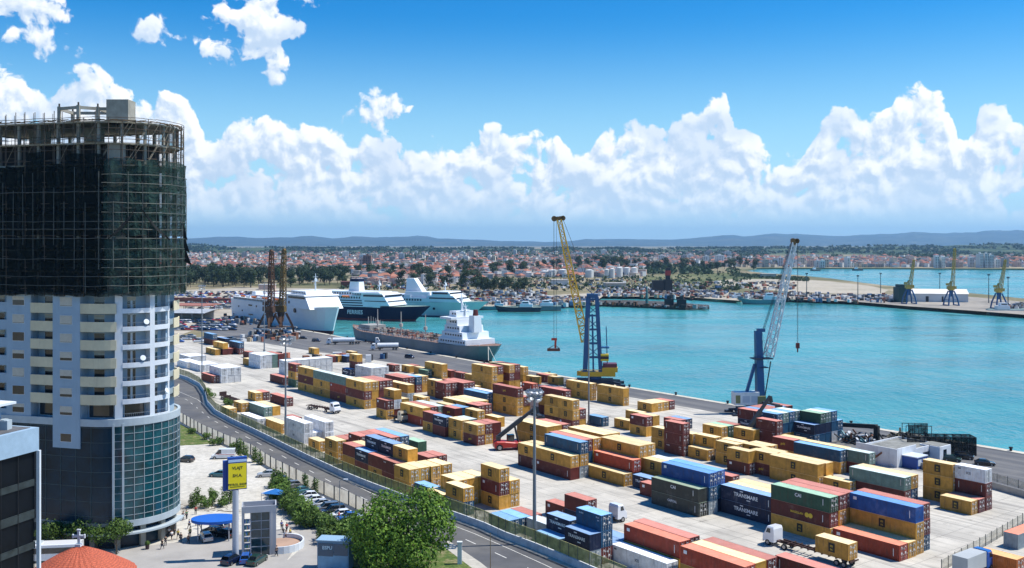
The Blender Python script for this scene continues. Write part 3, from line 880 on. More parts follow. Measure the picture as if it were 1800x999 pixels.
ORD = ['', 'first','second','third','fourth','fifth','sixth','seventh','eighth','ninth','tenth','eleventh','twelfth','thirteenth','fourteenth','fifteenth','sixteenth','seventeenth','eighteenth','nineteenth','twentieth']
def ordn(n):
    if n <= 20: return ORD[n]
    t_ = {2: 'twenty', 3: 'thirty', 4: 'forty', 5: 'fifty', 6: 'sixty', 7: 'seventy', 8: 'eighty', 9: 'ninety'}[n//10]
    return t_+'-'+ORD[n % 10] if n % 10 else t_[:-1]+'ieth'
TOWER = {'1': {0: 'on the ground'}, '2': {0: 'lower of two', 1: 'upper of two'}, '3': {0: 'lowest of three', 1: 'middle of three', 2: 'top of three'}}
stacks = []; reg = None
for ln in DATA.strip().split('\n'):
    q = ln.split()
    if len(q) == 1: reg = q[0]; continue
    stacks.append(dict(u=float(q[0]), v=float(q[1]), L=int(q[2]), h=float(q[3]), c=q[4], show=q[5], reg=reg))
for rg in REG:
    ss = [s for s in stacks if s['reg'] == rg and '1' in s['show']]
    def px(s):
        p = uvw(s['u']-LEN[s['L']]/2, s['v']+1.2); return p.x/p.y
    ss.sort(key=px)
    for i, s in enumerate(ss): s['n'] = i+1
rnd = random.Random(5); TR = {}; rest = MB(); restmats = []; restidx = {}
def restmi(mt):
    if mt.name not in restidx: restidx[mt.name] = len(restmats); restmats.append(mt)
    return restidx[mt.name]
def proto(L, k, plain, h, em):
    key = (L, k, plain, h, em)
    if key in TR: return None, TR[key]
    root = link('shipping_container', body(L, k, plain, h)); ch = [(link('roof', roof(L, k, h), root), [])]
    if not plain:
        for sd in (0, 1):
            dm, bm = door(k, h, sd); d_ = link('door', dm, root); ch.append((d_, [(link('locking_bar', bm, d_), [])]))
    if em: ch.append((link('emblem', emblem(em, L, h), root), []))
    TR[key] = (root, ch); return root, TR[key]
for s in stacks:
    n = len(s['c'])
    for k, ch in enumerate(s['c']):
        cl = ch.lower(); plain = ch.isupper(); z = k*s['h']+.04
        jit = 0 if s['show'][k] == '0' else rnd.uniform(-.05, .05)
        base = uvw(s['u']+jit, s['v']+rnd.uniform(-.02, .02), z)
        if s['show'][k] == '0':
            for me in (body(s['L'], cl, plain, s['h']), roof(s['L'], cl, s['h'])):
                M = Matrix.Translation(base) @ Matrix.Rotation(RZ, 4, 'Z'); o_ = len(rest.v)
                rest.v.extend([tuple(M @ v.co) for v in me.vertices])
                mi = [restmi(x) for x in me.materials]
                for p in me.polygons: rest.f.append(tuple(i+o_ for i in p.vertices)); rest.m.append(mi[p.material_index])
            continue
        em = None
        if cl == 'y': em = 'msc' if rnd.random() < .93 else None
        elif cl == 'n': em = 'trans'
        elif cl == 'k': em = 'capital' if k == 0 else 'cai'
        elif cl == 'g' and s['L'] == 40: em = 'cai'
        elif cl == 'm': em = rnd.choice(['stripe', 'marks', 'patch', 'gold', None])
        elif cl == 'w': em = rnd.choice(['reefer', None])
        elif cl in 'sb': em = 'patch'
        elif cl in 'tc': em = rnd.choice(['stripe', 'marks', None])
        if s['c'] == 'ymg' and s['L'] == 40 and cl == 'm': em = 'magellan'
        r_, tr = proto(s['L'], cl, plain, s['h'], em)
        o = r_ if r_ is not None else copy_tree(tr[0], tr[1])
        o.location = base; o.rotation_euler = (0, 0, RZ)
        size = 'long' if s['L'] == 40 else 'short'
        lvl = TOWER[str(n)][k] if n <= 3 else 'level %d' % (k+1)
        tag(o, '%s %s container, %s, %s stack from left, %s' % (size, CC[cl][0], lvl, ordn(s['n']), REG[s['reg']]), 'container', 'shipping containers stacked in the port yard')
ro = rest.build('stacked_containers', restmats); tag(ro, 'remaining containers mostly hidden behind or beneath the stacks', 'container', kind='stuff')
# one grey box with a red roof stands crosswise outside the yard fence
u0, v0 = uvof(at(1789.9, 967.6))
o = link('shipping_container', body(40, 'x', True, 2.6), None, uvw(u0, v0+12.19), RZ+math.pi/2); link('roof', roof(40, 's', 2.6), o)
tag(o, 'grey container with a red roof standing crosswise outside the yard fence at the right edge', 'container', 'shipping containers stacked in the port yard')

# ================================================================== the round-ended tower block under construction
TC = Vector((-68.3, 169.8)); TA = R(-105.7); TD = Vector((-.963, .270)); TN = Vector((-.270, -.963)); TR9 = 9.4
def tp(s, r, z=0.0):
    if s < 0: p = TC+TN*r+TD*(-s)
    elif s <= TR9*math.pi:
        a = TA+s/TR9; p = TC+Vector((math.cos(a), math.sin(a)))*r
    else: p = TC-TN*r+TD*(s-TR9*math.pi)
    return Vector((p.x, p.y, z))
SEND = TR9*math.pi
def srange(s0, s1, step=.8):
    ks = [s0]; x = s0
    if s0 < 0 < s1: mids = [0.0]
    else: mids = []
    n = max(1, int((s1-s0)/step)); ks = [s0+(s1-s0)*i/n for i in range(n+1)]
    return sorted(set(ks+mids))
def band(mb, s0, s1, r0, r1, z0, z1, mi=0, step=.8):
    """curved slab / wall between radii r0<r1"""
    ss = srange(s0, s1, step); n = len(ss); vs = []
    for s_ in ss: vs += [tp(s_, r1, z0), tp(s_, r1, z1), tp(s_, r0, z1), tp(s_, r0, z0)]
    fs = []
    for i in range(n-1):
        a = 4*i; b = a+4
        fs += [(a, b, b+1, a+1), (a+1, b+1, b+2, a+2), (a+2, b+2, b+3, a+3), (a+3, b+3, b, a)]
    fs += [(0,1,2,3), (4*n-1, 4*n-2, 4*n-3, 4*n-4)]
    mb.add(vs, fs, mi); return mb
def sheet(mb, s0, s1, r, z0, z1, mi=0, step=.8):
    ss = srange(s0, s1, step); vs = []
    for s_ in ss: vs += [tp(s_, r, z0), tp(s_, r, z1)]
    mb.add(vs, [(2*i, 2*i+2, 2*i+3, 2*i+1) for i in range(len(ss)-1)], mi)
paint = mat('pale_blue_render', (.31,.41,.50), .85, var=.08, vscale=.4, streak=.12)
whiter = mat('white_render', (.62,.66,.70), .85, var=.08, vscale=.4, streak=.12)
cream = mat('cream_parapet', (.62,.55,.38), .85, var=.1, vscale=.5, streak=.15)
winm = glassmat('window_glass', (.012,.018,.025), .12, .4)
shut = mat('roller_shutter', (.52,.48,.40), .8, var=.1, vscale=2)
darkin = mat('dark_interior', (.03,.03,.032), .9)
curt = mat('curtain_glass', (.005,.060,.075), .16, var=.8, vscale=.35, spec=.6)
curd = mat('dark_curtain_glass', (.002,.020,.038), .26, var=.7, vscale=.25, spec=.28)
mull = mat('light_mullion', (.36,.42,.44), .5)
bandm = mat('aluminium_cladding', (.40,.46,.49), .55, var=.1, vscale=.7)
rawc = mat('raw_concrete', (.30,.285,.24), .95, var=.25, vscale=.6, streak=.3)
steel = mat('rusty_scaffold_tube', (.10,.075,.055), .7, .2)
rail = mat('railing_metal', (.30,.33,.36), .5, .4)
L0 = -34.0; tower = thing('apartment_tower', 'tall round-ended apartment block with glass base, pale balconies and unfinished netted upper floors', 'tower', tuple(tp(-8, 0)))
T0 = tower.location.copy()
def tpart(mb, name, mats, parent=tower, **k):
    o = mb.build(name, mats, parent); 
    if parent is tower: o.location = -T0
    for a, v in k.items(): o[a] = v
    return o
# storeys 0 (podium)
mb = MB(); band(mb, L0, SEND+30, 0.5, 8.3, 0, 4.2); band(mb, L0, SEND+30, 8.3, 8.35, .4, 3.4, 1)
for s_ in (-18,-13,-8,-3.5,1,5.3,9.5,13.5,17.5): band(mb, s_-.45, s_+.45, 8.36, 9.2, 0, 4.0, 2)
tpart(mb, 'ground_floor', [darkin, curd, rawc])
mb = MB(); band(mb, -6, 19, 8.4, 10.3, 2.55, 2.85, 0); tpart(mb, 'awning', [bandm])
mb = MB(); sheet(mb, L0, 4.7, TR9, 4.2, 21.0, 0); sheet(mb, SEND, SEND+30, TR9, 4.2, 21.0, 0); tpart(mb, 'curtain_wall', [curd])
mb = MB(); sheet(mb, 4.7, SEND, TR9, 4.2, 21.0, 0, .98); g0 = tpart(mb, 'curtain_wall', [curt]); g0['label'] = 'teal curved curtain wall'
mb = MB()
for i in range(1, 17): band(mb, 4.7+i*1.62-.035, 4.7+i*1.62+.035, TR9-.02, TR9+.10, 4.6, 20.6, 0)
for i in range(13): band(mb, 4.7, SEND, TR9-.02, TR9+.06, 5.6+i*1.24, 5.66+i*1.24, 0)
for i in range(12): band(mb, -32+i*3.0, -31.94+i*3.0, TR9-.02, TR9+.07, 4.6, 20.6, 1)
for i in range(7): band(mb, -32, 4.6, TR9-.02, TR9+.05, 5.6+i*2.45, 5.66+i*2.45, 1)
tpart(mb, 'mullions', [mull, mat('dark_mullion', (.05,.09,.10), .5)])
mb = MB(); band(mb, L0, SEND+30, TR9-.3, TR9+.16, 20.55, 21.75); tpart(mb, 'cornice', [bandm])
mb = MB(); band(mb, 4.5, SEND+30, TR9-.3, TR9+.16, 3.7, 4.75); band(mb, L0, 4.5, TR9-.3, TR9+.02, 3.9, 4.5, 1); tpart(mb, 'lower_band', [bandm, rawc])
for s_ in (4.7, 6.2): mb = MB(); band(mb, s_-.16, s_+.16, TR9, TR9+.28, 3.7, 21.0); tpart(mb, 'pilaster', [bandm])
mb = MB(); mb.prism([tp(x, TR9-.3).to_2d() for x in srange(L0, SEND+30, 1.2)], 21.3, 21.5); tpart(mb, 'terrace_slab', [rawc])
# upper finished floors
FH = 3.03; Z0 = 21.5; NF = 7
mb = MB(); band(mb, L0, SEND+26, .5, 7.7, Z0, Z0+NF*FH, 0, 1.0); band(mb, 15.0, 22, 7.71, 8.5, Z0, Z0+NF*FH, 0, 1.0); tpart(mb, 'upper_wall', [paint])
mb = MB()
band(mb, -32, -16, 7.7, 9.1, Z0, Z0+.3); band(mb, -16.0, -11.0, 7.7, 9.45, Z0, Z0+NF*FH); band(mb, -6.4, -1.0, 7.7, 9.62, 16.8, Z0+NF*FH); tpart(mb, 'wall_panel', [paint])
mb = MB(); band(mb, 4.9, 6.1, 7.7, 9.3, Z0, Z0+NF*FH); band(mb, 10.7, 11.6, 7.7, 9.2, Z0, Z0+NF*FH); band(mb, 15.6, 16.3, 7.7, 8.6, Z0, Z0+NF*FH); tpart(mb, 'pilaster', [whiter])
rw = random.Random(3)
def window(s0, s1, r, z0, z1, kind, parent=tower):
    mb = MB(); band(mb, s0-.07, s1+.07, r-.05, r+.03, z0-.07, z1+.07); f = tpart(mb, 'window', [whiter], parent)
    mb = MB(); band(mb, s0, s1, r+.031, r+.05, z0, z1); p = mb.build('pane', [winm], f)
    if kind > 0: mb = MB(); band(mb, s0, s1, r+.055, r+.08, z1-(z1-z0)*kind, z1); mb.build('shutter', [shut], f)
    return f
for k in range(NF):
    z = Z0+k*FH
    for s0, r in ((-14.6, 9.45), (-4.8, 9.62)): window(s0-.1, s0+2.25, r, z+.85, z+2.3, rw.choice([0, .4, .95, .95, .7]))
    # balconies
    for s0, s1, mt, rr, nm in ((-11.0, -6.4, cream, 9.5, 'balcony'), (-1.0, 4.9, cream, 9.5, 'balcony'), (6.1, 10.7, whiter, 9.3, 'balcony'), (11.6, 15.6, whiter, 8.9, 'balcony'), (16.3, 21, cream, 9.3, 'balcony'), (-32, -16.0, paint, 9.2, 'balcony')):
        if k == 0 and mt is cream: continue
        e = .25 if s0 == -1.0 and k > 0 else 0
        mb = MB(); band(mb, s0, s1+e, 7.7, rr, z-.16, z, 1); ph = 1.3 if mt is not whiter else .42
        band(mb, s0, s1+e, rr-.12, rr+.06, z-.38, z+ph, 0)
        o = tpart(mb, nm, [mt, rawc])
        if mt is whiter:
            mb = MB(); band(mb, s0, s1, rr-.08, rr-.04, z+1.05, z+1.1)
            for q in range(int((s1-s0)/.35)): a = tp(s0+q*.35, rr-.06, z+.38); mb.bar(a, a+Vector((0,0,.7)), .03)
            mb.build('railing', [rail], o)
    for s0, s1, r in ((-9.6, -8.0, 7.7), (.4, 2.6, 7.7), (7.0, 8.6, 7.7), (12.4, 13.6, 7.7), (-20, -18, 7.7), (-25, -22, 7.7), (17.5, 19, 7.7)):
        window(s0, s1, r, z+.25, z+2.3, rw.choice([0, 0, .3]))
    if k == 0: window(-.6, 4.4, 7.75, z+.3, z+2.4, 0); window(6.5, 10.4, 7.75, z+.3, z+2.4, 0); window(-10.6, -6.8, 7.75, z+.3, z+2.4, 0)
window(-4.8, -2.7, 9.62, 17.9, 19.2, 0)
for k, s_ in ((1, 14.2), (3, 9.4), (5, 10.0)):   # satellite dishes on the balconies
    a = tp(s_, 9.0, Z0+k*FH+1.0); b_ = tp(s_, 9.35, Z0+k*FH+1.15); d_ = MB().cyl(a, b_, .12, .48, 12); d_.bar(a, a+Vector((0,0,-.5)), .06)
    tag(d_.build('satellite_dish', [whiter]), ['white satellite dish on the right-hand balcony near the podium', 'white satellite dish fixed on a middle round balcony', 'white satellite dish on a higher round balcony'][(k-1)//2], 'satellite dish')
# raw upper storeys
Z1 = Z0+NF*FH; GH = 3.56; NG = 8; ZT = Z1+NG*GH
for k in range(NG+1):
    z = Z1+k*GH; mb = MB()
    r_ = 9.35
    mb.prism([tp(x, r_).to_2d() for x in srange(L0, SEND+30, 1.0)], z-.14, z+.14)
    tpart(mb, 'floor_slab', [rawc])
mb = MB()
for k in range(NG):
    z = Z1+k*GH
    for s_ in (-30,-26,-22,-18,-14,-10,-6,-2,2,6,10,14,18,22,26,29.5,33,38,43,48,55): band(mb, s_-.22, s_+.22, 8.5, 8.95, z+.14, z+GH-.14, 0)
    if k < NG-1:
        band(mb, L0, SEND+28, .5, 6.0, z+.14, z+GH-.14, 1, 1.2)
    if k in (0,1,2,3,4,5,6): band(mb, 3.6, 6.6, 8.0, 9.0, z+.14, z+GH-.14, 0)
mb.cbox((TC.x-5, TC.y, ZT-GH/2), (2.5, 2.5, GH-.3), 0); mb.cbox((TC.x-16, TC.y+3, ZT-GH/2), (3, 2, GH-.3), 0)
tpart(mb, 'concrete_frame', [rawc, darkin])
# roof structures
mb = MB()
zt = ZT+.14
b0 = Vector((-66.7, 165.0)); mb.box(b0.x-1.85, b0.x+1.85, b0.y-1.6, b0.y+1.6, zt, zt+4.0); tpart(mb, 'lift_housing', [rawc])
mb = MB()
cs = [(-77.0, 164.5), (-72.9, 162.6), (-70.4, 164.4), (-77.2, 170), (-70.4, 170)]
for c in cs: mb.cbox((c[0], c[1], zt+1.45), (.5,.5,2.9)); mb.cbox((c[0], c[1], zt+3.15), (.22,.22,.55), 1)
zb = zt+2.55
for a, b_ in ((0,1),(1,2),(0,3),(3,4),(2,4)): mb.bar((*cs[a], zb), (*cs[b_], zb), .3, .5)
mb.bar((*cs[2], zb), (-68.5, 164.5, zb), .3, .5)
tpart(mb, 'roof_frame', [rawc, steel])
# scaffolding around the raw storeys
scaf = thing('scaffolding', 'rusty tube scaffolding wrapped around the raw upper storeys of the round-ended tower', 'scaffolding', tuple(T0))
def sp(mb, name, mats, parent, **k):
    o = mb.build(name, mats, parent); o.location = -T0; return o
rs = random.Random(8); RS = 10.15
k = 0
for i in range(30):
    s_ = -31+i*1.95
    if s_ > SEND-2: break
    top = ZT+(1.9 if s_ < -4 else .25)+rs.uniform(-.25, .5)
    if i == 17: top += 1.6
    mb = MB().cyl(tp(s_, RS, Z1-.6), tp(s_+rs.uniform(-.05,.05), RS, top), .062, n=5)
    if s_ < 2: mb.cyl(tp(s_+.9, RS-.9, Z1+GH*5), tp(s_+.9, RS-.9, top-.1), .05, n=5)
    sp(mb, 'upright', [steel], scaf)
for i in range(17):
    z = Z1+.7+i*1.78; mb = MB(); ss = srange(-31, SEND-3, 1.9)
    for a, b_ in zip(ss[:-1], ss[1:]): mb.cyl(tp(a, RS, z+rs.uniform(-.05,.05)), tp(b_, RS, z+rs.uniform(-.05,.05)), .05, n=5)
    sp(mb, 'ledger', [steel], scaf)
mb = MB()
for i in range(40):
    s_ = rs.uniform(-28, SEND-4); z = rs.choice([ZT-GH, ZT-2*GH])+rs.uniform(0, .3)
    mb.cyl(tp(s_, RS-.1, z), tp(s_+1.9, RS-.1, z+3.3), .04, n=4)
for z in [Z1-.25]+[Z1+GH*j+.2 for j in range(1, NG+1)]:
    for a, b_ in zip(srange(-31, SEND-3, 2)[:-1], srange(-31, SEND-3, 2)[1:]):
        if rs.random() < .85: mb.quad(tp(a, 9.45, z), tp(b_, 9.45, z), tp(b_, 10.1, z+rs.uniform(-.04,.04)), tp(a, 10.1, z))
pk = sp(mb, 'platform_boards', [mat('weathered_boards', (.25,.215,.16), .95, var=.3, vscale=2)], scaf)
# formwork rim on the top slab
mb = MB()
for a, b_ in zip(srange(-31, SEND, .9)[:-1], srange(-31, SEND, .9)[1:]):
    for q in range(2):
        z = ZT+.3+rs.uniform(-.12,.14); mb.bar(tp(a, 9.5+q*.4, z), tp(b_+.2, 9.5+q*.4+rs.uniform(-.3,.3), z+rs.uniform(-.12,.12)), .09, .12)
sp(mb, 'formwork_rim', [mat('formwork_timber', (.16,.11,.065), .9, var=.4, vscale=2)], scaf)
mb = MB()
for i in range(150):
    s_ = rs.uniform(-31, SEND-1); k = rs.choice([NG-1, NG-1, NG-2, NG-2, NG-3]); z = Z1+k*GH+.14; r_ = rs.uniform(8.4, 9.7); mb.cyl(tp(s_, r_, z), tp(s_+rs.uniform(-.1,.1), r_, z+GH-.25), .05, n=4)
for i in range(34):
    s_ = -31+i*1.7; z = Z1+(NG-1)*GH+rs.uniform(.8,1.4); mb.cyl(tp(s_, 9.8, z), tp(s_+1.9, 9.8, z+rs.uniform(-.1,.1)), .045, n=4); z -= GH; mb.cyl(tp(s_, 9.8, z), tp(s_+1.9, 9.8, z), .045, n=4)
sp(mb, 'formwork_props', [steel], scaf)['kind'] = 'stuff'
# debris netting, one sheet per bay and lift
netg = net_mat('green_debris_net', (.020,.044,.038), .74, 3.0, tear=.8, var=.7)
netk = net_mat('dark_debris_net', (.004,.008,.008), .90, 3.0, tear=.8, var=.7)
net = thing('debris_net', 'dark green torn debris netting hung over the scaffolding of the tower', 'netting', tuple(T0))
bays = [-31, -27, -23.1, -19.2, -15.3, -11.4, -7.5, -3.6, .3, 3.4, 6.1, 8.8, 11.5, 14.2, 16.9, 19.6, 22.4, 25.4, 28.4]
lifts = [(Z1-.45, Z1+5.2), (Z1+5.0, Z1+9.2), (Z1+9.6, Z1+13.4), (Z1+13.1, Z1+17.4), (Z1+17.2, Z1+22.3)]
for i in range(len(bays)-1):
    for j, (z0, z1) in enumerate(lifts):
        s0, s1 = bays[i], bays[i+1]
        if j == 4 and s0 < 3: z1 = z0+5.0+rs.uniform(-1.2, 1.4)
        mb = MB(); nx, nz = 5, 5; vs = []
        ph = rs.uniform(0, 6)
        for a in range(nx+1):
            for c_ in range(nz+1):
                u_ = a/nx; w_ = c_/nz
                r_ = 10.35+.16*math.sin(ph+u_*9)+.10*math.sin(ph*2+w_*7+u_*3)-(.18 if a in (0, nx) else 0)
                vs.append(tp(s0+(s1-s0)*u_+.05*math.sin(w_*9+ph), r_, z0+(z1-z0)*w_+(.14*math.sin(u_*5+ph) if c_ in (0, nz) else 0)))
        mb.add(vs, [(a*(nz+1)+c_, (a+1)*(nz+1)+c_, (a+1)*(nz+1)+c_+1, a*(nz+1)+c_+1) for a in range(nx) for c_ in range(nz)])
        sp(mb, 'net_sheet', [netg if s0 > 3 else netk], net)
ltube = mat('worn_tube', (.11,.12,.11), .6, .2, var=.4, vscale=1)
for i in range(13):
    z = Z1+1.2+i*1.55+rs.uniform(-.2,.2); s0 = rs.choice([-30, -30, 3.2]); mb = MB(); ss = srange(s0, SEND-4, 1.9)
    zz = [z+rs.uniform(-.08,.08) for _ in ss]
    for q in range(len(ss)-1): mb.cyl(tp(ss[q], 10.62, zz[q]), tp(ss[q+1]+.05, 10.62, zz[q+1]), .045, n=4)
    sp(mb, 'net_tie_tube', [ltube], net)
for i in range(26):
    s_ = -30+i*2.05; z0_ = Z1+rs.choice([0,0,4,8]); mb = MB().cyl(tp(s_, 10.6, z0_), tp(s_+rs.uniform(-.1,.1), 10.6, Z1+rs.uniform(15,21)), .05, n=4)
    if s_ < SEND-3: sp(mb, 'net_pole', [ltube], net)
# a dark torn flap hanging like a tent on the rounded end
mb = MB(); ap = (8.2, Z1+15.2)
for sg, e_s, e_z in ((-1, 4.2, Z1+9.2), (1, 13.2, Z1+9.0)):
    N = 10; vs = []
    for i in range(N+1):
        f = i/N; s_ = ap[0]+(e_s-ap[0])*f; z = ap[1]+(e_z-ap[1])*(f**.75); w = .25+.55*math.sin(f*math.pi)
        vs += [tp(s_, 10.75+.15*math.sin(f*8), z), tp(s_+sg*.1, 10.8, z-w)]
    mb.add(vs, [(2*i, 2*i+2, 2*i+3, 2*i+1) for i in range(N)])
for k in range(3):
    s_ = 17.5+k*.5; z = Z1+12-k*2.2; mb.add([tp(s_, 10.5, z), tp(s_, 11.3+.2*k, z-3.2), tp(s_, 10.5, z-2.6)], [(0,1,2)])
sp(mb, 'torn_flap', [mat('black_netting', (.008,.010,.010), .9)], net)
# ================================================================== dark glass office at the left edge
A = Vector((-51.9, 105.0)); fd = Vector((.30, .954)); fn = Vector((.954, -.30)); HT = 31.0
Bq = A-fd*32; Cq = Bq-fn*18; Dq = A-fn*18
offb = thing('office_building', 'dark glass office block with pale blue fascia at the lower left edge', 'building', (A.x, A.y, 0))
def op(mb, name, mats, parent=offb, par0=True):
    o = mb.build(name, mats, parent)
    if parent is offb: o.location = (-A.x, -A.y, 0)
    return o
pg = [Bq, A, Dq, Cq]
mb = MB(); mb.prism([(p.x, p.y) for p in pg], 0, HT-2.5); op(mb, 'glass_wall', [mat('smoked_glass', (.004,.006,.009), .35, var=.5, vscale=.5, spec=.18)])
mb = MB()
for i in range(9):
    z = HT-2.5-3.4*(i+1)
    mb.bar((Bq.x+fn.x*.05, Bq.y+fn.y*.05, z), (A.x+fn.x*.05, A.y+fn.y*.05, z), .16, .9 if i % 2 else .7)
op(mb, 'spandrel', [mat('spandrel_glass', (.03,.04,.042), .35, var=.5, vscale=.8, spec=.35)])
mb = MB()
for i in range(14):
    p = A-fd*(i*2.3+.02)+fn*.14; mb.bar((p.x, p.y, 0), (p.x, p.y, HT-2.5), .06)
op(mb, 'mullions', [mat('black_mullion', (.02,.02,.022), .4)])
mb = MB(); e = .35
pg2 = [Bq+fn*e-fd*e, A+fn*e+fd*e, Dq-fn*e+fd*e, Cq-fn*e-fd*e]
mb.prism([(p.x, p.y) for p in pg2], HT-2.5, HT); op(mb, 'fascia', [mat('pale_blue_cladding', (.30,.42,.54), .5, var=.12, vscale=.8)])
mb = MB(); e = -.25; pg3 = [Bq+fn*e-fd*e, A+fn*e+fd*e, Dq-fn*e+fd*e, Cq-fn*e-fd*e]
mb.prism([(p.x, p.y) for p in pg3], HT-.2, HT+.06); op(mb, 'roof', [mat('dark_roofing', (.10,.10,.105), .9, var=.5, vscale=.8)])
mb = MB(); p = A+fn*.35+fd*.3; mb.bar((p.x, p.y, 0), (p.x, p.y, HT-2.5), .35, .35); op(mb, 'lit_return_edge', [whiter])  # pale strip added at the corner, colouring in the lit return edge
mb = MB(); q = A-fn*6.5-fd*6; mb.cbox((q.x, q.y, HT+1.2), (7, 9, 2.4), 0, math.atan2(fd.y, fd.x)-math.pi/2); pent = op(mb, 'penthouse', [paint])
mb = MB()
mb.cbox((q.x+.2, q.y, HT+2.75), (9.2, 10.5, .25), 0, math.atan2(fd.y, fd.x)-math.pi/2); mb.build('canopy', [whiter], pent)
mb = MB()
for i in range(4): p = A-fn*2.0-fd*(2+i*2.2); mb.cbox((p.x, p.y, HT+.55), (1.1, 1.0, 1.0)); mb.cyl((p.x, p.y, HT+1.05), (p.x, p.y, HT+1.15), .4, n=10)
op(mb, 'roof_units', [bandm])
# ================================================================== little church with red tiled dome
ch = Vector((-56.0, 125.0)); az_ = 11.9
church = thing('church', 'round church with a red tiled roof and a white stone cross on its top', 'church', (ch.x, ch.y, 0))
mb = MB().cyl((0,0,0), (0,0,az_-3.6), 6.2, n=24); mb.build('wall', [whiter], church)
m = D.materials.new('red_roof_tiles'); m.use_nodes = True; t = NT(m.node_tree); b = m.node_tree.nodes['Principled BSDF']
tcn = t.n('ShaderNodeTexCoord'); br = t.n('ShaderNodeTexBrick'); t.l(tcn.outputs['UV'], br.inputs[0])
br.inputs['Scale'].default_value = 1; br.inputs['Brick Width'].default_value = .3; br.inputs['Row Height'].default_value = .3; br.inputs['Mortar Size'].default_value = .04
br.inputs['Color1'].default_value = (.52,.11,.05,1); br.inputs['Color2'].default_value = (.40,.075,.035,1); br.inputs['Mortar'].default_value = (.16,.03,.02,1)
ge = t.n('ShaderNodeNewGeometry'); nz_ = t.noise(ge.outputs['Position'], 6, 4, .6); vs = t.n('ShaderNodeVectorMath', operation='SCALE')
t.l(mixc(t, .4, br.outputs[0], (.55,.13,.06)), vs.inputs[0]); t.l(t.ramp(nz_, .3, .7, .7, 1.25), vs.inputs['Scale']); t.l(vs.outputs[0], b.inputs['Base Color']); b.inputs['Roughness'].default_value = .8
bp = t.n('ShaderNodeBump'); bp.inputs['Strength'].default_value = .6; bp.inputs['Distance'].default_value = .05; t.l(br.outputs['Fac'], bp.inputs['Height']); t.l(bp.outputs[0], b.inputs['Normal'])
MATS['red_roof_tiles'] = m
mb = MB(); prof = [(.12, 0), (1.4, -.52), (3.0, -1.3), (4.6, -2.2), (6.0, -3.1), (7.0, -3.75)]; n = 64; vs = []
for r_, z in prof:
    for i in range(n):
        a = 2*math.pi*i/n; rr_ = r_*(1+(.012 if i % 2 else 0)); vs.append((rr_*math.cos(a), rr_*math.sin(a), az_+z+(.05 if i % 2 else 0)))
fs = [(j*n+i, (j+1)*n+i, (j+1)*n+(i+1) % n, j*n+(i+1) % n) for j in range(len(prof)-1) for i in range(n)]
mb.add(vs, fs); ro = mb.build('roof', [m], church)
uv = ro.data.uv_layers.new(name='uv')
for pl_ in ro.data.polygons:
    for li, vi in zip(pl_.loop_indices, pl_.vertices): x, y, z = ro.data.vertices[vi].co; r_ = math.hypot(x, y); uv.data[li].uv = (math.atan2(y, x)*5, r_)
mb = MB(); z = az_-.05; mb.box(-.35,.35,-.35,.35,z,z+.35); mb.box(-.14,.14,-.12,.12,z+.35,z+2.1); mb.box(-.75,-.14,-.11,.11,z+1.15,z+1.45); mb.box(.14,.75,-.11,.11,z+1.15,z+1.45)
for x, zz in ((-.75, z+1.3), (.75, z+1.3)): mb.cbox((x, 0, zz), (.14,.26,.5))
mb.cbox((0,0,z+2.12), (.46,.27,.16)); mb.build('cross', [whiter], church)

# ================================================================== vegetation
def leaf_mat(name, a, b_, sc=.8):
    m = D.materials.new(name); m.use_nodes = True; t = NT(m.node_tree); b = m.node_tree.nodes['Principled BSDF']
    ge = t.n('ShaderNodeNewGeometry'); oi = t.n('ShaderNodeObjectInfo')
    f = t.ramp(t.noise(ge.outputs['Position'], sc, 4, .65), .34, .66)
    c = mixc(t, f, a, b_); vs = t.n('ShaderNodeVectorMath', operation='SCALE'); t.l(c, vs.inputs[0]); t.l(t.ramp(oi.outputs['Random'], 0, 1, .7, 1.3, smooth=False), vs.inputs['Scale'])
    t.l(vs.outputs[0], b.inputs['Base Color']); b.inputs['Roughness'].default_value = .6; b.inputs['Specular IOR Level'].default_value = .25
    tr = t.n('ShaderNodeBsdfTranslucent'); t.l(vs.outputs[0], tr.inputs['Color']); mx = t.n('ShaderNodeMixShader'); mx.inputs[0].default_value = .25
    t.l(b.outputs[0], mx.inputs[1]); t.l(tr.outputs[0], mx.inputs[2]); t.l(mx.outputs[0], m.node_tree.nodes['Material Output'].inputs[0]); MATS[name] = m; return m
leaf_g = leaf_mat('green_leaves', (.036,.092,.009), (.15,.26,.026)); leaf_d = leaf_mat('dark_leaves', (.018,.038,.014), (.055,.085,.030), .15); leaf_b = leaf_mat('bush_leaves', (.040,.090,.014), (.13,.21,.035), 1.2)
bark = mat('bark', (.10,.075,.05), .95, var=.3, vscale=4)
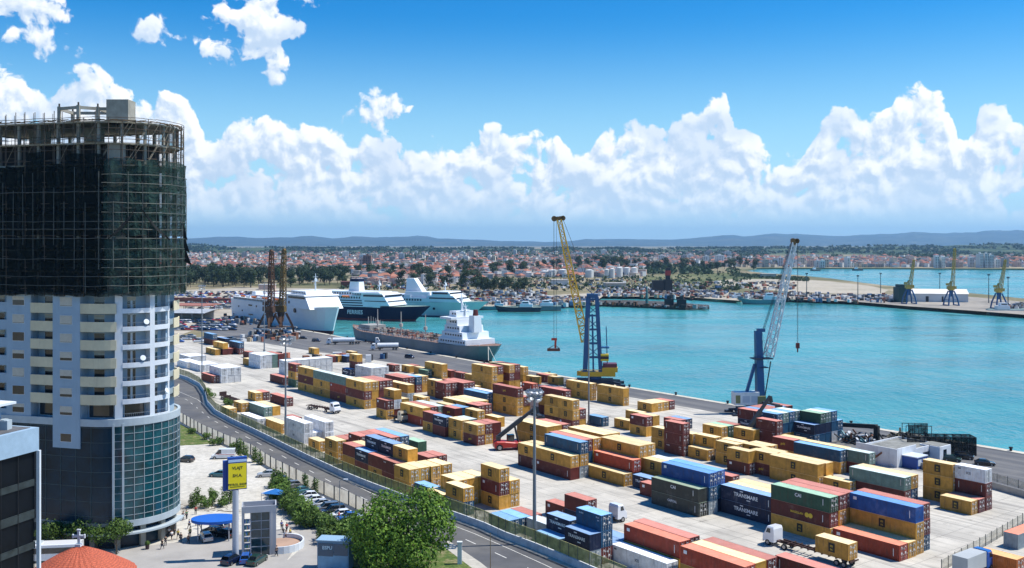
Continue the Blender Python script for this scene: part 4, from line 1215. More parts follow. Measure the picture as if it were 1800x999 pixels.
def clump(lobes, n, size, rnd, shell=.55):
    """leaf-sized faces spread through overlapping uneven lobes"""
    mb = MB(); tot = sum(l[3]**2 for l in lobes)
    for cx, cy_, cz, r, sq in lobes:
        k = int(n*r*r/tot)
        for _ in range(k):
            d = Vector((rnd.gauss(0,1), rnd.gauss(0,1), rnd.gauss(0,1))).normalized()
            bump_ = 1+.28*mnoise.noise(d*2.3+Vector((cx, cy_, cz)))+.14*mnoise.noise(d*6+Vector((cz, cx, cy_)))
            rr_ = r*bump_*(shell+(1-shell)*rnd.random()**.5)
            p = Vector((cx, cy_, cz))+Vector((d.x*rr_, d.y*rr_, d.z*rr_*sq))
            nrm = (d+Vector((rnd.uniform(-.8,.8), rnd.uniform(-.8,.8), rnd.uniform(-.3,.9)))).normalized()
            a = nrm.orthogonal().normalized(); b_ = nrm.cross(a); w = rnd.uniform(0, 6.28); a, b_ = a*math.cos(w)+b_*math.sin(w), b_*math.cos(w)-a*math.sin(w)
            s_ = size*rnd.uniform(.6, 1.3)
            mb.add([p-a*s_, p+b_*s_*.55, p+a*s_, p-b_*s_*.55], [(0,1,2,3)])
    return mb
def limbs(h, r, spread, n, rnd, start=.45):
    mb = MB(); top = Vector((rnd.uniform(-.3,.3), rnd.uniform(-.3,.3), h*.62)); mb.cyl((0,0,0), top*start/.62*.62, r, r*.75, 8); b0 = top*start
    mb.cyl(b0*.98, top, r*.75, r*.45, 7)
    for i in range(n):
        a = 2*math.pi*i/n+rnd.uniform(-.4,.4); q = b0.lerp(top, rnd.uniform(0, 1)); e = q+Vector((math.cos(a)*spread, math.sin(a)*spread, h*rnd.uniform(.2,.38)))
        mb.cyl(q, e, r*.38, r*.12, 5)
    return mb
rt = random.Random(21)
# the big tree beside the road
bt = at(706, 1004); big_tree = thing('broad_tree', 'big bright green tree with a double rounded crown beside the road wall', 'tree', bt)
lob = [(-3.6,-1,7.0,4.3,.95),(-3.2,-2.5,3.2,3.4,.8),(2.6,-2.5,3.6,3.3,.8),(-5.2,.5,5.0,3.4,.9),(-1.2,.5,9.0,3.6,1),(-2.8,1,10.2,2.4,.9),(3.2,0,8.6,4.1,1.0),(5.4,-.5,6.4,3.1,.95),(3.6,.5,11.2,2.2,.8),(1.0,-1.5,5.6,3.9,.9),(5.0,1,9.2,2.7,.9),(-.5,-2,3.8,3.0,.8),(-5.8,-1,7.6,2.1,1),(6.9,0,7.8,1.6,1)]
clump(lob, 15000, .27, rt, .62).build('crown', leaf_g, big_tree)
limbs(9.5, .42, 3.6, 9, rt, .4).build('trunk', bark, big_tree)
# trees along the pavement in front of the tower
small = []
for v_ in range(3):
    r0 = thing('street_tree', 'x', 'tree')
    lb = [(rt.uniform(-.9,.9), rt.uniform(-.9,.9), rt.uniform(2.4,3.5), rt.uniform(1.0,1.5), .85) for _ in range(6)]
    clump(lb, 1300, .17, rt, .5).build('crown', leaf_b, r0); limbs(3.4, .12, 1.0, 5, rt).build('trunk', bark, r0); small.append(r0)
TREES = [(78,972,1.25,'leftmost street tree in front of the tower beside the white bus roof'),(108,965,1.1,'second street tree from the left in front of the tower'),(140,966,1.2,'street tree right behind the church cross'),(172,968,1.05,'street tree just right of the church cross'),(205,975,1.35,'rightmost and largest street tree in front of the tower')]
for i, (x, y, s_, lb) in enumerate(TREES):
    o = small[i] if i < 3 else copy_tree(small[i-3]); o.location = at(x, y); o.scale = (s_,)*3; o.rotation_euler = (0,0,i*1.7); tag(o, lb, 'tree', 'trees in front of the tower')
# shrubs along the panel wall and between car park and lane
sh = []
for v_ in range(4):
    tall = v_ >= 2
    lb = [(rt.uniform(-.5,.5)*(.4 if tall else 1), rt.uniform(-.5,.5)*(.4 if tall else 1), (.5+.55*k if tall else rt.uniform(.6,1.1)), rt.uniform(.5,.7), .95) for k in range(4 if tall else 5)]
    r0 = thing('shrub', 'x', 'shrub'); clump(lb, 520, .13, rt, .4).build('foliage', leaf_b, r0); MB().cyl((0,0,0),(0,0,.8),.05,.03,5).build('stem', bark, r0); sh.append(r0)
SHR = []
for x, y in [(337,763),(363,773),(374,784),(386,783),(412,791)]: SHR.append((x,y,1.3,0,'behind the lawn'))
for x, y in [(423,803),(432,806),(448,813),(458,817),(420,797)]: SHR.append((x,y,1.25,2,'against the wall behind the minibus'))
for x, y in [(538,863),(553,868)]: SHR.append((x,y,1.3,2,'at the wall above the parked cars'))
for x, y in [(337,893),(345,890),(352,884),(373,889),(378,880),(395,888),(405,886),(388,892),(362,893)]: SHR.append((x,y,1.2,2 if x % 2 else 0,'above the blue canopy'))
for x, y in [(366,694),(371,700),(396,712),(402,716)]: SHR.append((x,y,1.5,0,'beside the yard fence bend'))
for i in range(34):
    f = i/33*4.999; PTH = [(482,866),(503,893),(530,914),(562,932),(602,948),(640,968)]; j = int(f); f -= j; x = PTH[j][0]+(PTH[j+1][0]-PTH[j][0])*f+rt.uniform(-7,7); y = PTH[j][1]+(PTH[j+1][1]-PTH[j][1])*f+rt.uniform(-9,7); SHR.append((x,y,rt.uniform(1.7,2.5),0,'between parked cars and lane'))
for x, y in [(484,858),(492,872),(500,880),(512,897),(520,905),(545,926),(575,955),(640,960),(650,975),(655,990),(640,985)]: SHR.append((x,y,2.2,0,'between parked cars and lane'))
used = {}
seen = {}
for x, y, s_, k, ph in sorted(SHR, key=lambda q: q[0]):
    seen[ph] = seen.get(ph, 0)+1; v_ = k+(int(x*7) % 2); key = v_
    o = sh[v_] if v_ not in used else copy_tree(sh[v_]); used[v_] = 1
    o.location = at(x, y); o.scale = (s_, s_, s_*rt.uniform(.85,1.2)); o.rotation_euler = (0,0,rt.uniform(0,6))
    tag(o, '%s shrub from left of those %s' % (ordn(seen[ph]), ph), 'shrub', 'shrubs '+ph)
# dead branches and rubble row
mb = MB()
for i in range(60):
    p = at(312+rt.uniform(0,100), 900-rt.uniform(0,14)); q = p+Vector((rt.uniform(-2,2), rt.uniform(-1,1), rt.uniform(0,.35))); mb.cyl(p, q, .06, .03, 4)
tag(mb.build('dry_branches', bark), 'dry cut branches lying along the edge of the dusty car park', 'branches', kind='stuff')
# ================================================================== vehicles
tyre = mat('tyre_rubber', (.012,.012,.013), .85); rimm = mat('wheel_rim', (.35,.35,.36), .35, .7); cglass = mat('car_glass', (.012,.018,.024), .08, spec=.8); lampw = mat('head_lamp_glass', (.75,.75,.72), .15); lampr = mat('tail_lamp_red', (.35,.01,.01), .2)
def ring(x, hw, z0, z1, inset, rz_=.12):
    return [(x,-hw,z0),(x,-hw,z1-rz_),(x,-hw+inset,z1),(x,hw-inset,z1),(x,hw,z1-rz_),(x,hw,z0)]
def loft(mb, rings, mi=0, cap=True):
    n = len(rings[0]); vs = [p for r in rings for p in r]
    fs = [(j*n+i, (j+1)*n+i, (j+1)*n+(i+1) % n, j*n+(i+1) % n) for j in range(len(rings)-1) for i in range(n)]
    if cap: fs += [tuple(range(n-1,-1,-1)), tuple(range((len(rings)-1)*n, len(rings)*n))]
    mb.add(vs, fs, mi)
PAINT = dict(white=(.75,.76,.78), silver=(.45,.46,.48), grey=(.16,.165,.17), black=(.010,.010,.012), navy=(.008,.015,.05), blue=(.02,.10,.38), red=(.42,.02,.015), green=(.015,.045,.03), beige=(.45,.40,.30), teal=(.02,.12,.15), yellow=(.60,.42,.05))
def paintm(c): return mat('car_paint_'+c, PAINT[c], .22, .25 if c in ('silver','grey','navy','teal') else 0, spec=.6, coat=.6)
wheel_me = {}
def wheels(root, xs, y, r, w=.22):
    key = (r, w)
    if key not in wheel_me: wheel_me[key] = (MB().cyl((0,-w/2,0),(0,w/2,0),r,n=16).mesh('wheel', tyre), MB().cyl((0,-w/2-.012,0),(0,w/2+.012,0),r*.6,n=12).mesh('rim', rimm))
    for x in xs:
        for sg in (-1, 1): o = link('wheel', wheel_me[key][0], root, (x, sg*y, r)); link('rim', wheel_me[key][1], o)
CAR = {}
def car_proto(kind, c):
    root = thing('parked_car', 'x', 'car'); mb = MB()
    if kind == 'sedan':
        S = [(-2.2,.76,.38,.82,.15),(-2.1,.84,.24,.92,.2),(-1.5,.88,.22,.98,.18),(0,.89,.22,.98,.14),(1.1,.88,.22,.94,.2),(1.95,.82,.24,.82,.25),(2.2,.70,.38,.66,.2)]
        G = [(-1.75,.70,.96),(-1.05,.62,1.40),(.15,.62,1.42),(1.05,.72,.95)]
    elif kind == 'hatch':
        S = [(-1.9,.78,.35,.95,.15),(-1.8,.84,.24,1.02,.2),(0,.86,.22,1.02,.14),(1.0,.85,.22,.98,.2),(1.7,.80,.24,.86,.25),(1.95,.68,.36,.70,.2)]
        G = [(-1.8,.72,1.0),(-1.35,.64,1.46),(.2,.64,1.50),(1.05,.72,.98)]
    elif kind == 'suv':
        S = [(-2.2,.84,.5,1.05,.12),(-2.1,.9,.34,1.12,.15),(0,.92,.32,1.14,.12),(1.2,.92,.32,1.08,.15),(2.05,.88,.36,1.0,.2),(2.25,.8,.5,.85,.2)]
        G = [(-2.1,.8,1.12),(-1.9,.74,1.72),(.4,.74,1.76),(1.2,.8,1.1)]
    elif kind == 'van':
        S = [(-2.75,.9,.4,1.2,.1),(-2.7,.96,.3,1.3,.1),(.6,.97,.3,1.3,.1),(1.9,.95,.3,1.15,.15),(2.6,.9,.36,.95,.2),(2.75,.8,.45,.8,.2)]
        G = [(-2.68,.9,1.28),(-2.6,.86,2.25),(.9,.86,2.3),(2.0,.86,1.12)]
    loft(mb, [ring(x, hw, z0, z1, i_) for x, hw, z0, z1, i_ in S])
    # roof skin
    (a, b_, c_, d_) = G
    loft(mb, [[(x, -w+.06, z-.03), (x, -w+.14, z+.03), (x, w-.14, z+.03), (x, w-.06, z-.03)] for x, w, z in ((b_[0]-.05, b_[1], b_[2]), ((b_[0]+c_[0])/2, b_[1]+.02, b_[2]+.04), (c_[0]+.05, c_[1], c_[2]))])
    for sg in (-1, 1):
        for p, q in ((a, b_), (d_, c_)): mb.bar((p[0], sg*(p[1]-.02), p[2]), (q[0], sg*(q[1]-.04), q[2]), .07)
        if kind == 'van': mb.quad((a[0], sg*a[1], a[2]), (.4, sg*(a[1]), a[2]), (.4, sg*(b_[1]+.015), b_[2]), (b_[0], sg*(b_[1]+.015), b_[2]))
        mb.bar(((b_[0]+c_[0])/2, sg*b_[1], b_[2]), ((b_[0]+c_[0])/2, sg*a[1], a[2]), .06)
    mb.build('body', paintm(c), root)
    g = MB(); loft(g, [[(x, -w, z), (x, w, z)] for x, w, z in G], cap=False)
    for sg in (-1, 1): g.add([(x, sg*w, z) for x, w, z in G], [(0,1,2,3) if sg < 0 else (3,2,1,0)])
    g.build('window', cglass, root)
    for sg in (-1, 1):
        xf = S[-1][0]; MB().box(xf-.1, xf+.015, sg*.56-.14, sg*.56+.14, .60 if kind != 'suv' else .75, .74 if kind != 'suv' else .9).build('headlight', lampw, root)
        xb = S[0][0]; MB().box(xb-.012, xb+.06, sg*.62-.1, sg*.62+.1, .68, .82).build('tail_light', lampr, root)
    wheels(root, (S[0][0]+.75, S[-1][0]-.8), .80 if kind != 'van' else .88, .32 if kind in ('sedan','hatch') else .37)
    return root
def car(kind, c, p, rz, label, group=None, cat='car'):
    if (kind, c) in CAR: o = copy_tree(CAR[(kind, c)])
    else: o = car_proto(kind, c); CAR[(kind, c)] = o
    o.location = p; o.rotation_euler = (0,0,rz); tag(o, label, cat, group)
    if group is None and 'group' in o: del o['group']
    return o
CP = 'cars in the dusty car park'
car('hatch','black', at(327,812), R(165), 'small black car parked close to the curved glass base of the tower', CP)
vn = car('van','white', at(393,806), R(188), 'white minibus with a red stripe parked near the lawn', None, 'minibus')
MB().bar((-2.6,-.985,1.0),(1.6,-.985,1.25),.02,.10).bar((-2.6,.985,1.0),(1.6,.985,1.25),.02,.10).build('stripe', mat('red_stripe', (.5,.02,.02), .5), vn); vn.name = 'parked_minibus'
car('sedan','teal', at(386,838), R(172), 'dark teal car half hidden behind the yellow sign', CP)
car('sedan','silver', at(470,838), R(190), 'silver sedan parked alone below the panel wall', CP)
GP = 'cars parked in the row below the panel wall'
rowc = [(492,850,'hatch','navy','first dark blue car at the upper end of the row'),(512,858,'hatch','grey','grey car partly under shrubs'),(527,868,'sedan','teal','teal car next to the narrow shrub'),(541,877,'hatch','white','white car, upper of the two bright ones'),(551,884,'sedan','white','white sedan, lower of the two bright ones'),(563,891,'sedan','silver','silver sedan in the middle'),(575,899,'suv','grey','dark grey off-roader'),(586,904,'suv','black','black off-roader beside the lamp post'),(598,910,'hatch','white','white car just right of the lamp post'),(612,914,'sedan','blue','blue and white car near the tree'),(626,921,'hatch','silver','silver car at the lower end under the tree')]
for x, y, k, c, lb in rowc: car(k, c, at(x, y), R(205)+rt.uniform(-.06,.06), (lb if lb.endswith('row') else lb+', in the row')+' below the panel wall', GP)
car('hatch','blue', at(432,988), R(100), 'blue car parked tight beside the sign pole', CP)
car('hatch','navy', at(407,990), R(70), 'dark blue car parked on the left of the sign pole', CP)
car('sedan','green', at(452,990), R(75), 'dark green car in front of the tall glass kiosk', CP)
for i, (x, y, c, r_) in enumerate([(372,940,'black',160),(386,930,'grey',150),(396,944,'black',150),(362,950,'silver',120)]): car('hatch', c, at(x, y), R(r_), ['black car in the shade of the blue canopy, foremost','grey car in shade just below the blue canopy','black car between canopy and sign pole in shade','silver car at the lower left of the canopy shade'][i], CP)
# bus with white roof
bus = thing('parked_bus', 'white-roofed bus standing between the office block and the church', 'bus', at(86,986), R(8))
mb = MB(); loft(mb, [ring(x, 1.22, .4, 2.95, .12) for x in (-5, -4.9, 4.9, 5)]); mb.build('body', paintm('white'), bus)
MB().box(-4.7,4.6,-1.25,1.25,1.5,2.4).build('window', cglass, bus); MB().box(-3,-1,-.7,.7,2.95,3.15).build('roof_unit', bandm, bus); wheels(bus, (-3.3, 3.2), 1.12, .48, .3)
# dark bus on the right of the glass kiosk? small cars beside the quay
GQ = 'vehicles on the quay'
car('sedan','black', at(1731,818), R(-22), 'dark saloon parked alone on the quay at the right', GQ)
car('suv','black', at(1694,807), R(-30), 'black car parked beside the netted enclosure', GQ)
car('hatch','green', at(1674,811), R(-30), 'small green car parked behind the white cube hut', GQ)
car('suv','navy', at(720,630), R(-30), 'dark blue off-roader alone on the dark quay asphalt', GQ)
car('suv','navy', at(556,601), R(-15), 'dark blue off-roader near the white ferry bow', GQ)
car('sedan','black', at(533,596), R(-10), 'low black car standing left of the off-roader near the ferry', GQ)
# ---- trucks
frame_m = mat('chassis_steel', (.06,.03,.025), .7, .2); cabw = paintm('white')
def truck(label, p, rz, cargo=None, cabc='white', cat='truck', trailer=True, blen=11.5):
    """tractor at +x end"""
    root = thing('truck', label, cat, p, rz); mb = MB()
    loft(mb, [[(x,-1.2,.7),(x,-1.22,zt_-.2),(x,-1.05,zt_),(x,1.05,zt_),(x,1.22,zt_-.2),(x,1.2,.7)] for x, zt_ in ((0,2.9),(.15,3.3),(1.4,3.25),(2.0,2.1),(2.25,1.9),(2.3,.9))]); c = mb.build('cab', paintm(cabc), root)
    g = MB(); g.quad((1.47,-1.02,3.05),(1.47,1.02,3.05),(2.03,1.05,2.15),(2.03,-1.05,2.15))
    for s_ in (-1,1): g.quad((.7,s_*1.235,2.2),(1.6,s_*1.235,2.2),(1.3,s_*1.235,2.95),(.7,s_*1.235,2.95))
    g.build('windscreen', cglass, c)
    MB().box(2.3,2.36,-1.1,1.1,.5,1.0).build('bumper', mat('grey_plastic', (.08,.08,.085), .6), c)
    mb = MB(); mb.box(-3.6,1.9,-.45,.45,.75,1.0)
    if trailer: mb.box(-blen,-.8,-.5,-.3,1.05,1.3); mb.box(-blen,-.8,.3,.5,1.05,1.3); [mb.box(-blen+i*1.3,-blen+i*1.3+.15,-1.15,1.15,1.08,1.28) for i in range(int((blen-1)/1.3))]
    mb.build('chassis', frame_m, root)
    wheels(root, (1.3,-2.0) + ((-blen+1.2,-blen+2.5) if trailer else ()), 1.05, .5, .32)
    if cargo == 'tank':
        tb = MB(); tb.cyl((-blen+.1,0,2.3),(-.9,0,2.3),1.12,n=18); [tb.cyl((x,0,2.3),(x+.08,0,2.3),1.16,n=18) for x in (-blen+1.5,-blen/2,-2.2)]; tb.box(-blen+.6,-1.3,-.3,.3,3.38,3.5); tb.build('tank', mat('tank_white', (.72,.73,.74), .4, .1, var=.1), root)
    return root
truck('white-cabbed truck with an empty trailer parked on open concrete left of the stacks', at(585,726), R(-52.6+12))
truck('white tanker truck on the dark quay, left of the two tankers', at(582,606)+Vector((0,0,.05)), R(184), 'tank', blen=12)
truck('white tanker truck nearer the grey ship, right of the two tankers', at(660,616)+Vector((0,0,.05)), R(186), 'tank', blen=11)
truck('flatbed truck with a white cab parked tight against the grey ship', at(660,605)+Vector((0,0,.05)), R(4), None, blen=11)
truck('white-cabbed truck pulling the single yellow container at the lower right', uvw(*[q+d_ for q, d_ in zip(uvof(at(1398,968)), (0,0))]), RZ+math.pi, None, blen=14.5)
tk = [o for o in D.objects if o.name.startswith('truck') and o.parent is None][-1]
cu, cvv = uvof(at(1491.4, 986.7, 1.35)); tk.location = uvw(cu-14.2, cvv+1.22)
tr_ = proto(20, 'y', False, 2.6, 'msc'); o = copy_tree(tr_[1][0], tr_[1][1]); o.location = uvw(cu, cvv, 1.36); o.rotation_euler = (0,0,RZ); tag(o, 'short yellow container alone on a truck trailer', 'container', 'shipping containers stacked in the port yard')
truck('truck cab and flatbed loaded with rusty frames beside the stacks, in the open lane', at(705,742), R(-52.6), None, 'beige', blen=12)
for x, y, lb in [(404,705,'purple-red empty chassis parked nose to tail by the fence'),(412,712,'dark empty chassis parked beside the reddish one by the fence')]:
    root = thing('container_chassis', lb, 'trailer', at(x, y), RZ); mb = MB(); mb.box(-6,6,-.5,-.3,1.0,1.3); mb.box(-6,6,.3,.5,1.0,1.3); [mb.box(-6+i*1.3,-5.85+i*1.3,-1.15,1.15,1.05,1.28) for i in range(10)]; mb.box(-6.1,-5.9,-1.2,1.2,1.0,2.3); mb.build('frame', frame_m, root); wheels(root, (-4.6,-3.2), 1.0, .5, .32)
truck('white truck head seen behind the blue stack at the foot of the mast', at(1078,918), RZ+math.pi*.5, None, trailer=False)
# grey-roofed box truck outside the fence
o = truck('box truck with a grey roof and blue side outside the yard fence', at(1722,1003), RZ+math.pi/2, None, 'blue', trailer=False)
MB().box(-6,-.3,-1.22,1.22,1.0,3.3).build('box_body', mat('grey_roof_paint', (.40,.42,.42), .6, var=.1), o)
# ---- reach stackers
def stacker(label, p, rz, ang=38, col='red', blen=13, rot=0.0):
    root = thing('reach_stacker', label, 'reach stacker', p, rz)
    mb = MB(); loft(mb, [[(x,-w,.7),(x,-w,z-.2),(x,-w+.2,z),(x,w-.2,z),(x,w,z-.2),(x,w,.7)] for x, w, z in ((-4.2,1.3,1.9),(-3.6,1.5,2.3),(-1.5,1.5,2.2),(1.0,1.4,1.9),(3.2,1.5,1.8),(3.7,1.5,1.5))]); mb.build('body', mat('stacker_red', (.48,.03,.02), .4) if col == 'red' else mat('stacker_grey', (.05,.055,.06), .5), root)
    MB().box(-.8,.9,-.7,.7,2.2,3.7).build('cabin', cglass, root)
    a = R(ang); p0 = Vector((-3.0,0,3.2)); e = p0+Vector((math.cos(a)*blen,0,math.sin(a)*blen)); mb = MB(); mb.bar(p0, p0.lerp(e,.62), .8, .95).bar(p0.lerp(e,.5), e, .6, .7)
    mb.cyl((2.0,.6,1.8), p0.lerp(e,.42)+Vector((0,.5,-.3)), .18).cyl((2.0,-.6,1.8), p0.lerp(e,.42)+Vector((0,-.5,-.3)), .18); mb.box(-3.5,-2.6,-.8,.8,2.1,3.4)
    mb.build('boom', mat('boom_dark', (.035,.037,.04), .5), root)
    mb = MB(); mb.bar(e, e+Vector((.3,0,-1.5)), .7); q = e+Vector((.3,0,-1.7)); mb.box(q.x-.5,q.x+.5,-2.9,2.9,q.z-.4,q.z); [mb.box(q.x-1.1,q.x+1.1,s_*2.9-.15,s_*2.9+.15,q.z-.7,q.z-.2) for s_ in (-1,1)]; mb.build('spreader', mat('boom_dark', (.035,.037,.04)), root)
    wheels(root, (2.3,), 1.5, .85, .7); wheels(root, (-3.0,), 1.35, .8, .6)
    return root
stacker('red reach stacker with its dark boom raised toward the tall mast', at(897,790), R(12), 36, blen=12)
stacker('dark reach stacker working over the blue block beside the blue crane', at(1326,784)+Vector((0,0,.03)), R(25), 48, 'grey', 12)
# ================================================================== masts and lamps
mast_m = mat('mast_galvanised', (.22,.25,.28), .45, .5)
def mast(label, x, y, ytop, r=.32, heads=6, arm=1.6):
    p = at(x, y); h = CAM_H-(ytop-428)*p.y/1700.0; root = thing('light_mast', label, 'light mast', p)
    mb = MB(); mb.cyl((0,0,0),(0,0,.9),r*2,r*1.6,8); mb.cyl((0,0,.9),(0,0,h-.6),r,r*.55,10); mb.build('pole', mast_m, root)
    if heads:
        mb = MB(); [mb.bar((arm*math.cos(math.pi*i/4),arm*math.sin(math.pi*i/4),h-z_),(arm*math.cos(math.pi*(i+1)/4),arm*math.sin(math.pi*(i+1)/4),h-z_),.12) for i in range(8) for z_ in (1.3,.3)]; [mb.bar((-arm*math.cos(math.pi*i/4),-arm*math.sin(math.pi*i/4),h-z_),(arm*math.cos(math.pi*i/4),arm*math.sin(math.pi*i/4),h-z_),.1) for i in range(4) for z_ in (1.3,.3)]; mb.build('ring', mast_m, root)
        for i in range(heads):
            a = 2*math.pi*i/heads; M = Matrix.Rotation(a, 4, 'Z') @ Matrix.Translation((arm, 0, h-.7)) @ Matrix.Scale(.75, 4) @ Matrix.Rotation(R(35), 4, 'Y'); MB().box(-.2,.2,-.38,.38,-.34,.34,0,M).build('floodlight', mat('lamp_head', (.55,.57,.6), .3, .5), root)
        for i in range(4):
            a = 2*math.pi*i/4+.5; M = Matrix.Rotation(a, 4, 'Z') @ Matrix.Translation((arm*.8, 0, h-1.9)) @ Matrix.Rotation(R(35), 4, 'Y'); MB().box(-.2,.2,-.3,.3,-.3,.3,0,M).build('floodlight', mat('lamp_head', (.55,.57,.6)), root)
    return root
mast('tall floodlight mast nearest the camera standing on the road wall', 939.5, 957, 683, .34, 8, 1.35)
mast('floodlight mast on the road wall behind the yellow sign', 502, 776, 592, .30, 6, 1.5)
mast('thin mast in front of the yellow crane', 1035, 746, 556, .26, 0)
mast('thin tall mast at the red container near the road bend', 355, 656, 500, .26, 4, 1.2)
mast('thin mast in front of the pair of rusty cranes', 464.5, 618, 495, .30, 0)
def lamp(label, x, y, ytop):
    p = at(x, y); h = CAM_H-(ytop-428)*p.y/1700.0; root = thing('street_lamp', label, 'street lamp', p)
    mb = MB().cyl((0,0,0),(0,0,h),.09,.06,6); mb.bar((0,0,h),(1.0,.2,h+.2),.07); mb.build('pole', mast_m, root); MB().box(.7,1.5,.0,.4,h+.1,h+.25).build('lamp_head', whiter, root); return root
lamp('white-headed street lamp beside the row of parked cars', 597, 908, 845)
s = MB().cyl((0,0,0),(0,0,5.6),.07,.05,6); o = s.build('wooden_pole', mat('pole_wood', (.22,.16,.09), .9)); o.location = at(862, 1000); tag(o, 'thin wooden pole at the lower edge beside the road', 'pole')
s = MB().box(-.35,.35,-.25,.25,0,3.4).box(-.42,.42,-.32,.32,3.4,3.6); o = s.build('concrete_pillar', mat('pillar_white', (.62,.66,.68), .8)); o.location = at(808, 992); tag(o, 'short pale pillar standing on the verge right of the big tree', 'pillar')
# ================================================================== petrol station corner
sg = at(414, 985); rzs = R(-8)
sign = thing('sign_tower', 'yellow sign with a blue back on a tall grey pole beside the petrol kiosk', 'sign', sg, R(22))
MB().cyl((0,0,0),(0,0,11.3),.52,.48,16).build('pole', mat('pole_grey', (.42,.45,.50), .5), sign)
yel = mat('sign_yellow', (.85,.68,.01), .5); bl = mat('sign_blue', (.008,.06,.30), .4)
MB().box(-1.9,-1.2,.35,1.1,11.2,16.0).box(-1.25,1.75,-.3,.5,11.4,16.6).build('cabinet', bl, sign)
MB().box(-1.15,1.68,-.36,-.301,11.55,15.65).build('face', yel, sign)
MB().box(-1.15,1.7,-.34,-.301,15.85,16.25).build('header', mat('sign_light_blue', (.45,.60,.80), .5), sign)
TX2 = Matrix(((1,0,0,0),(0,0,-1,0),(0,1,0,0),(0,0,0,1)))
for tx_, sz, z in (('VLAJT', .62, 14.9), ('SH.A.', .66, 13.7), ('PETROL SHOP', .46, 12.25)): MB().text(tx_, sz, Matrix.Translation((.27, -.375, z)) @ TX2, 0, .006, .02).build('lettering', mat('sign_black', (.02,.02,.02), .5), sign)
MB().box(-.9,1.4,-.375,-.362,11.85,11.93).build('underline', mat('sign_black', (.02,.02,.02)), sign)
# kiosk tower
kp = at(455, 972); kt = thing('kiosk_tower', 'tall open grey frame kiosk with shelves of bottled goods beside the sign pole', 'kiosk', kp, R(14)); kg = mat('kiosk_grey', (.36,.37,.40), .6, var=.08)
H_ = 7.6
mb = MB()
for x, y in ((-2.5,-1.5),(1.9,-1.5),(-2.5,1.5),(2.6,1.5)): mb.box(x-.18,x+.18,y-.18,y+.18,0,H_)
mb.box(-2.7,2.8,-1.7,1.7,H_-.5,H_-.25); mb.build('frame', kg, kt)
mb = MB(); mb.box(-2.7,2.8,-1.7,-1.5,H_-.25,H_+.55); mb.box(-2.7,2.8,1.5,1.7,H_-.25,H_+.55); mb.box(-2.7,-2.5,-1.5,1.5,H_-.25,H_+.55); mb.box(2.6,2.8,-1.5,1.5,H_-.25,H_+.55); mb.build('parapet', kg, kt)
mb = MB(); mb.box(2.1,2.75,-1.68,-1.0,0,H_-.5); mb.box(2.55,2.75,-1.0,1.5,0,1.2); mb.box(2.55,2.75,-1.0,1.5,5.2,H_-.5); mb.box(2.55,2.75,.8,1.5,1.2,5.2); mb.build('side_wall', kg, kt)
for z in (1.2, 3.3): g = MB().box(2.62,2.7,-.95,.75,z,z+1.7); g.build('window', cglass, kt)
MB().box(-1.2,2.0,-1.35,-1.25,.1,H_-.6).build('glass_front', mat('kiosk_glass', (.02,.05,.06), .12, var=.5, vscale=2, spec=.7), kt)
mb = MB(); [mb.box(-1.2,2.0,-1.42,-1.36,z,z+.12) for z in (1.4,2.8,4.2,5.6)]; mb.box(-1.35,-1.2,-1.45,-1.3,0,H_-.6); mb.box(.35,.43,-1.42,-1.36,0,H_-.6); mb.build('glazing_bars', kg, kt)
mb = MB(); [mb.box(-2.4,-1.4,-1.3,1.3,z,z+.06) for z in (.3,1.3,2.3,3.3,4.3,5.3)]; mb.build('shelf', kg, kt)
cols_ = [mat('goods_%d' % i, c, .6) for i, c in enumerate([(.7,.6,.4),(.6,.25,.05),(.7,.7,.7),(.05,.2,.5),(.5,.45,.1),(.1,.3,.1)])]
mb = MB()
for z in (.36,1.36,2.36,3.36,4.36,5.36):
    for i in range(7): mb.box(-2.35+i*.14,-2.25+i*.14,-1.28,-1.1,z,z+rt.uniform(.3,.75),rt.randrange(6))
mb.build('stocked_goods', cols_, kt)['kind'] = 'stuff'
# curved low wall with planting bed right of the kiosk
mb = MB(); c0 = at(495, 962); n = 14
for i in range(n):
    a0, a1 = R(-100+i*200/n), R(-100+(i+1)*200/n); p = Vector((c0.x+3.6*math.cos(a0), c0.y+3.8*math.sin(a0), .6)); q = Vector((c0.x+3.6*math.cos(a1), c0.y+3.8*math.sin(a1), .6)); mb.bar(p, q, .25, 1.2)
tag(mb.build('curved_wall', whiter), 'low curved white wall beside the kiosk tower', 'wall')
strip('terrace_floor', [Vector((c0.x+3.5*math.cos(R(a)), c0.y+3.7*math.sin(R(a)))) for a in range(0,360,20)], .5, mat('terracotta_floor', (.38,.25,.18), .9, var=.2))
# blue oval canopy
oc = at(378, 912, 3.6); cn = thing('fuel_canopy', 'blue oval canopy on posts left of the sign pole', 'canopy', (oc.x, oc.y, 0), R(4))
mb = MB(); n = 28; mb.prism([(4.0*math.cos(2*math.pi*i/n), 2.7*math.sin(2*math.pi*i/n)) for i in range(n)], 3.3, 3.75, bottom=True); mb.build('roof', mat('canopy_blue', (.012,.11,.46), .55), cn)
for x, y in ((-2.6,-1.2),(2.6,-1.2),(-2.6,1.2),(2.6,1.2)): MB().cyl((x,y,0),(x,y,3.3),.1,n=8).build('post', kg, cn)
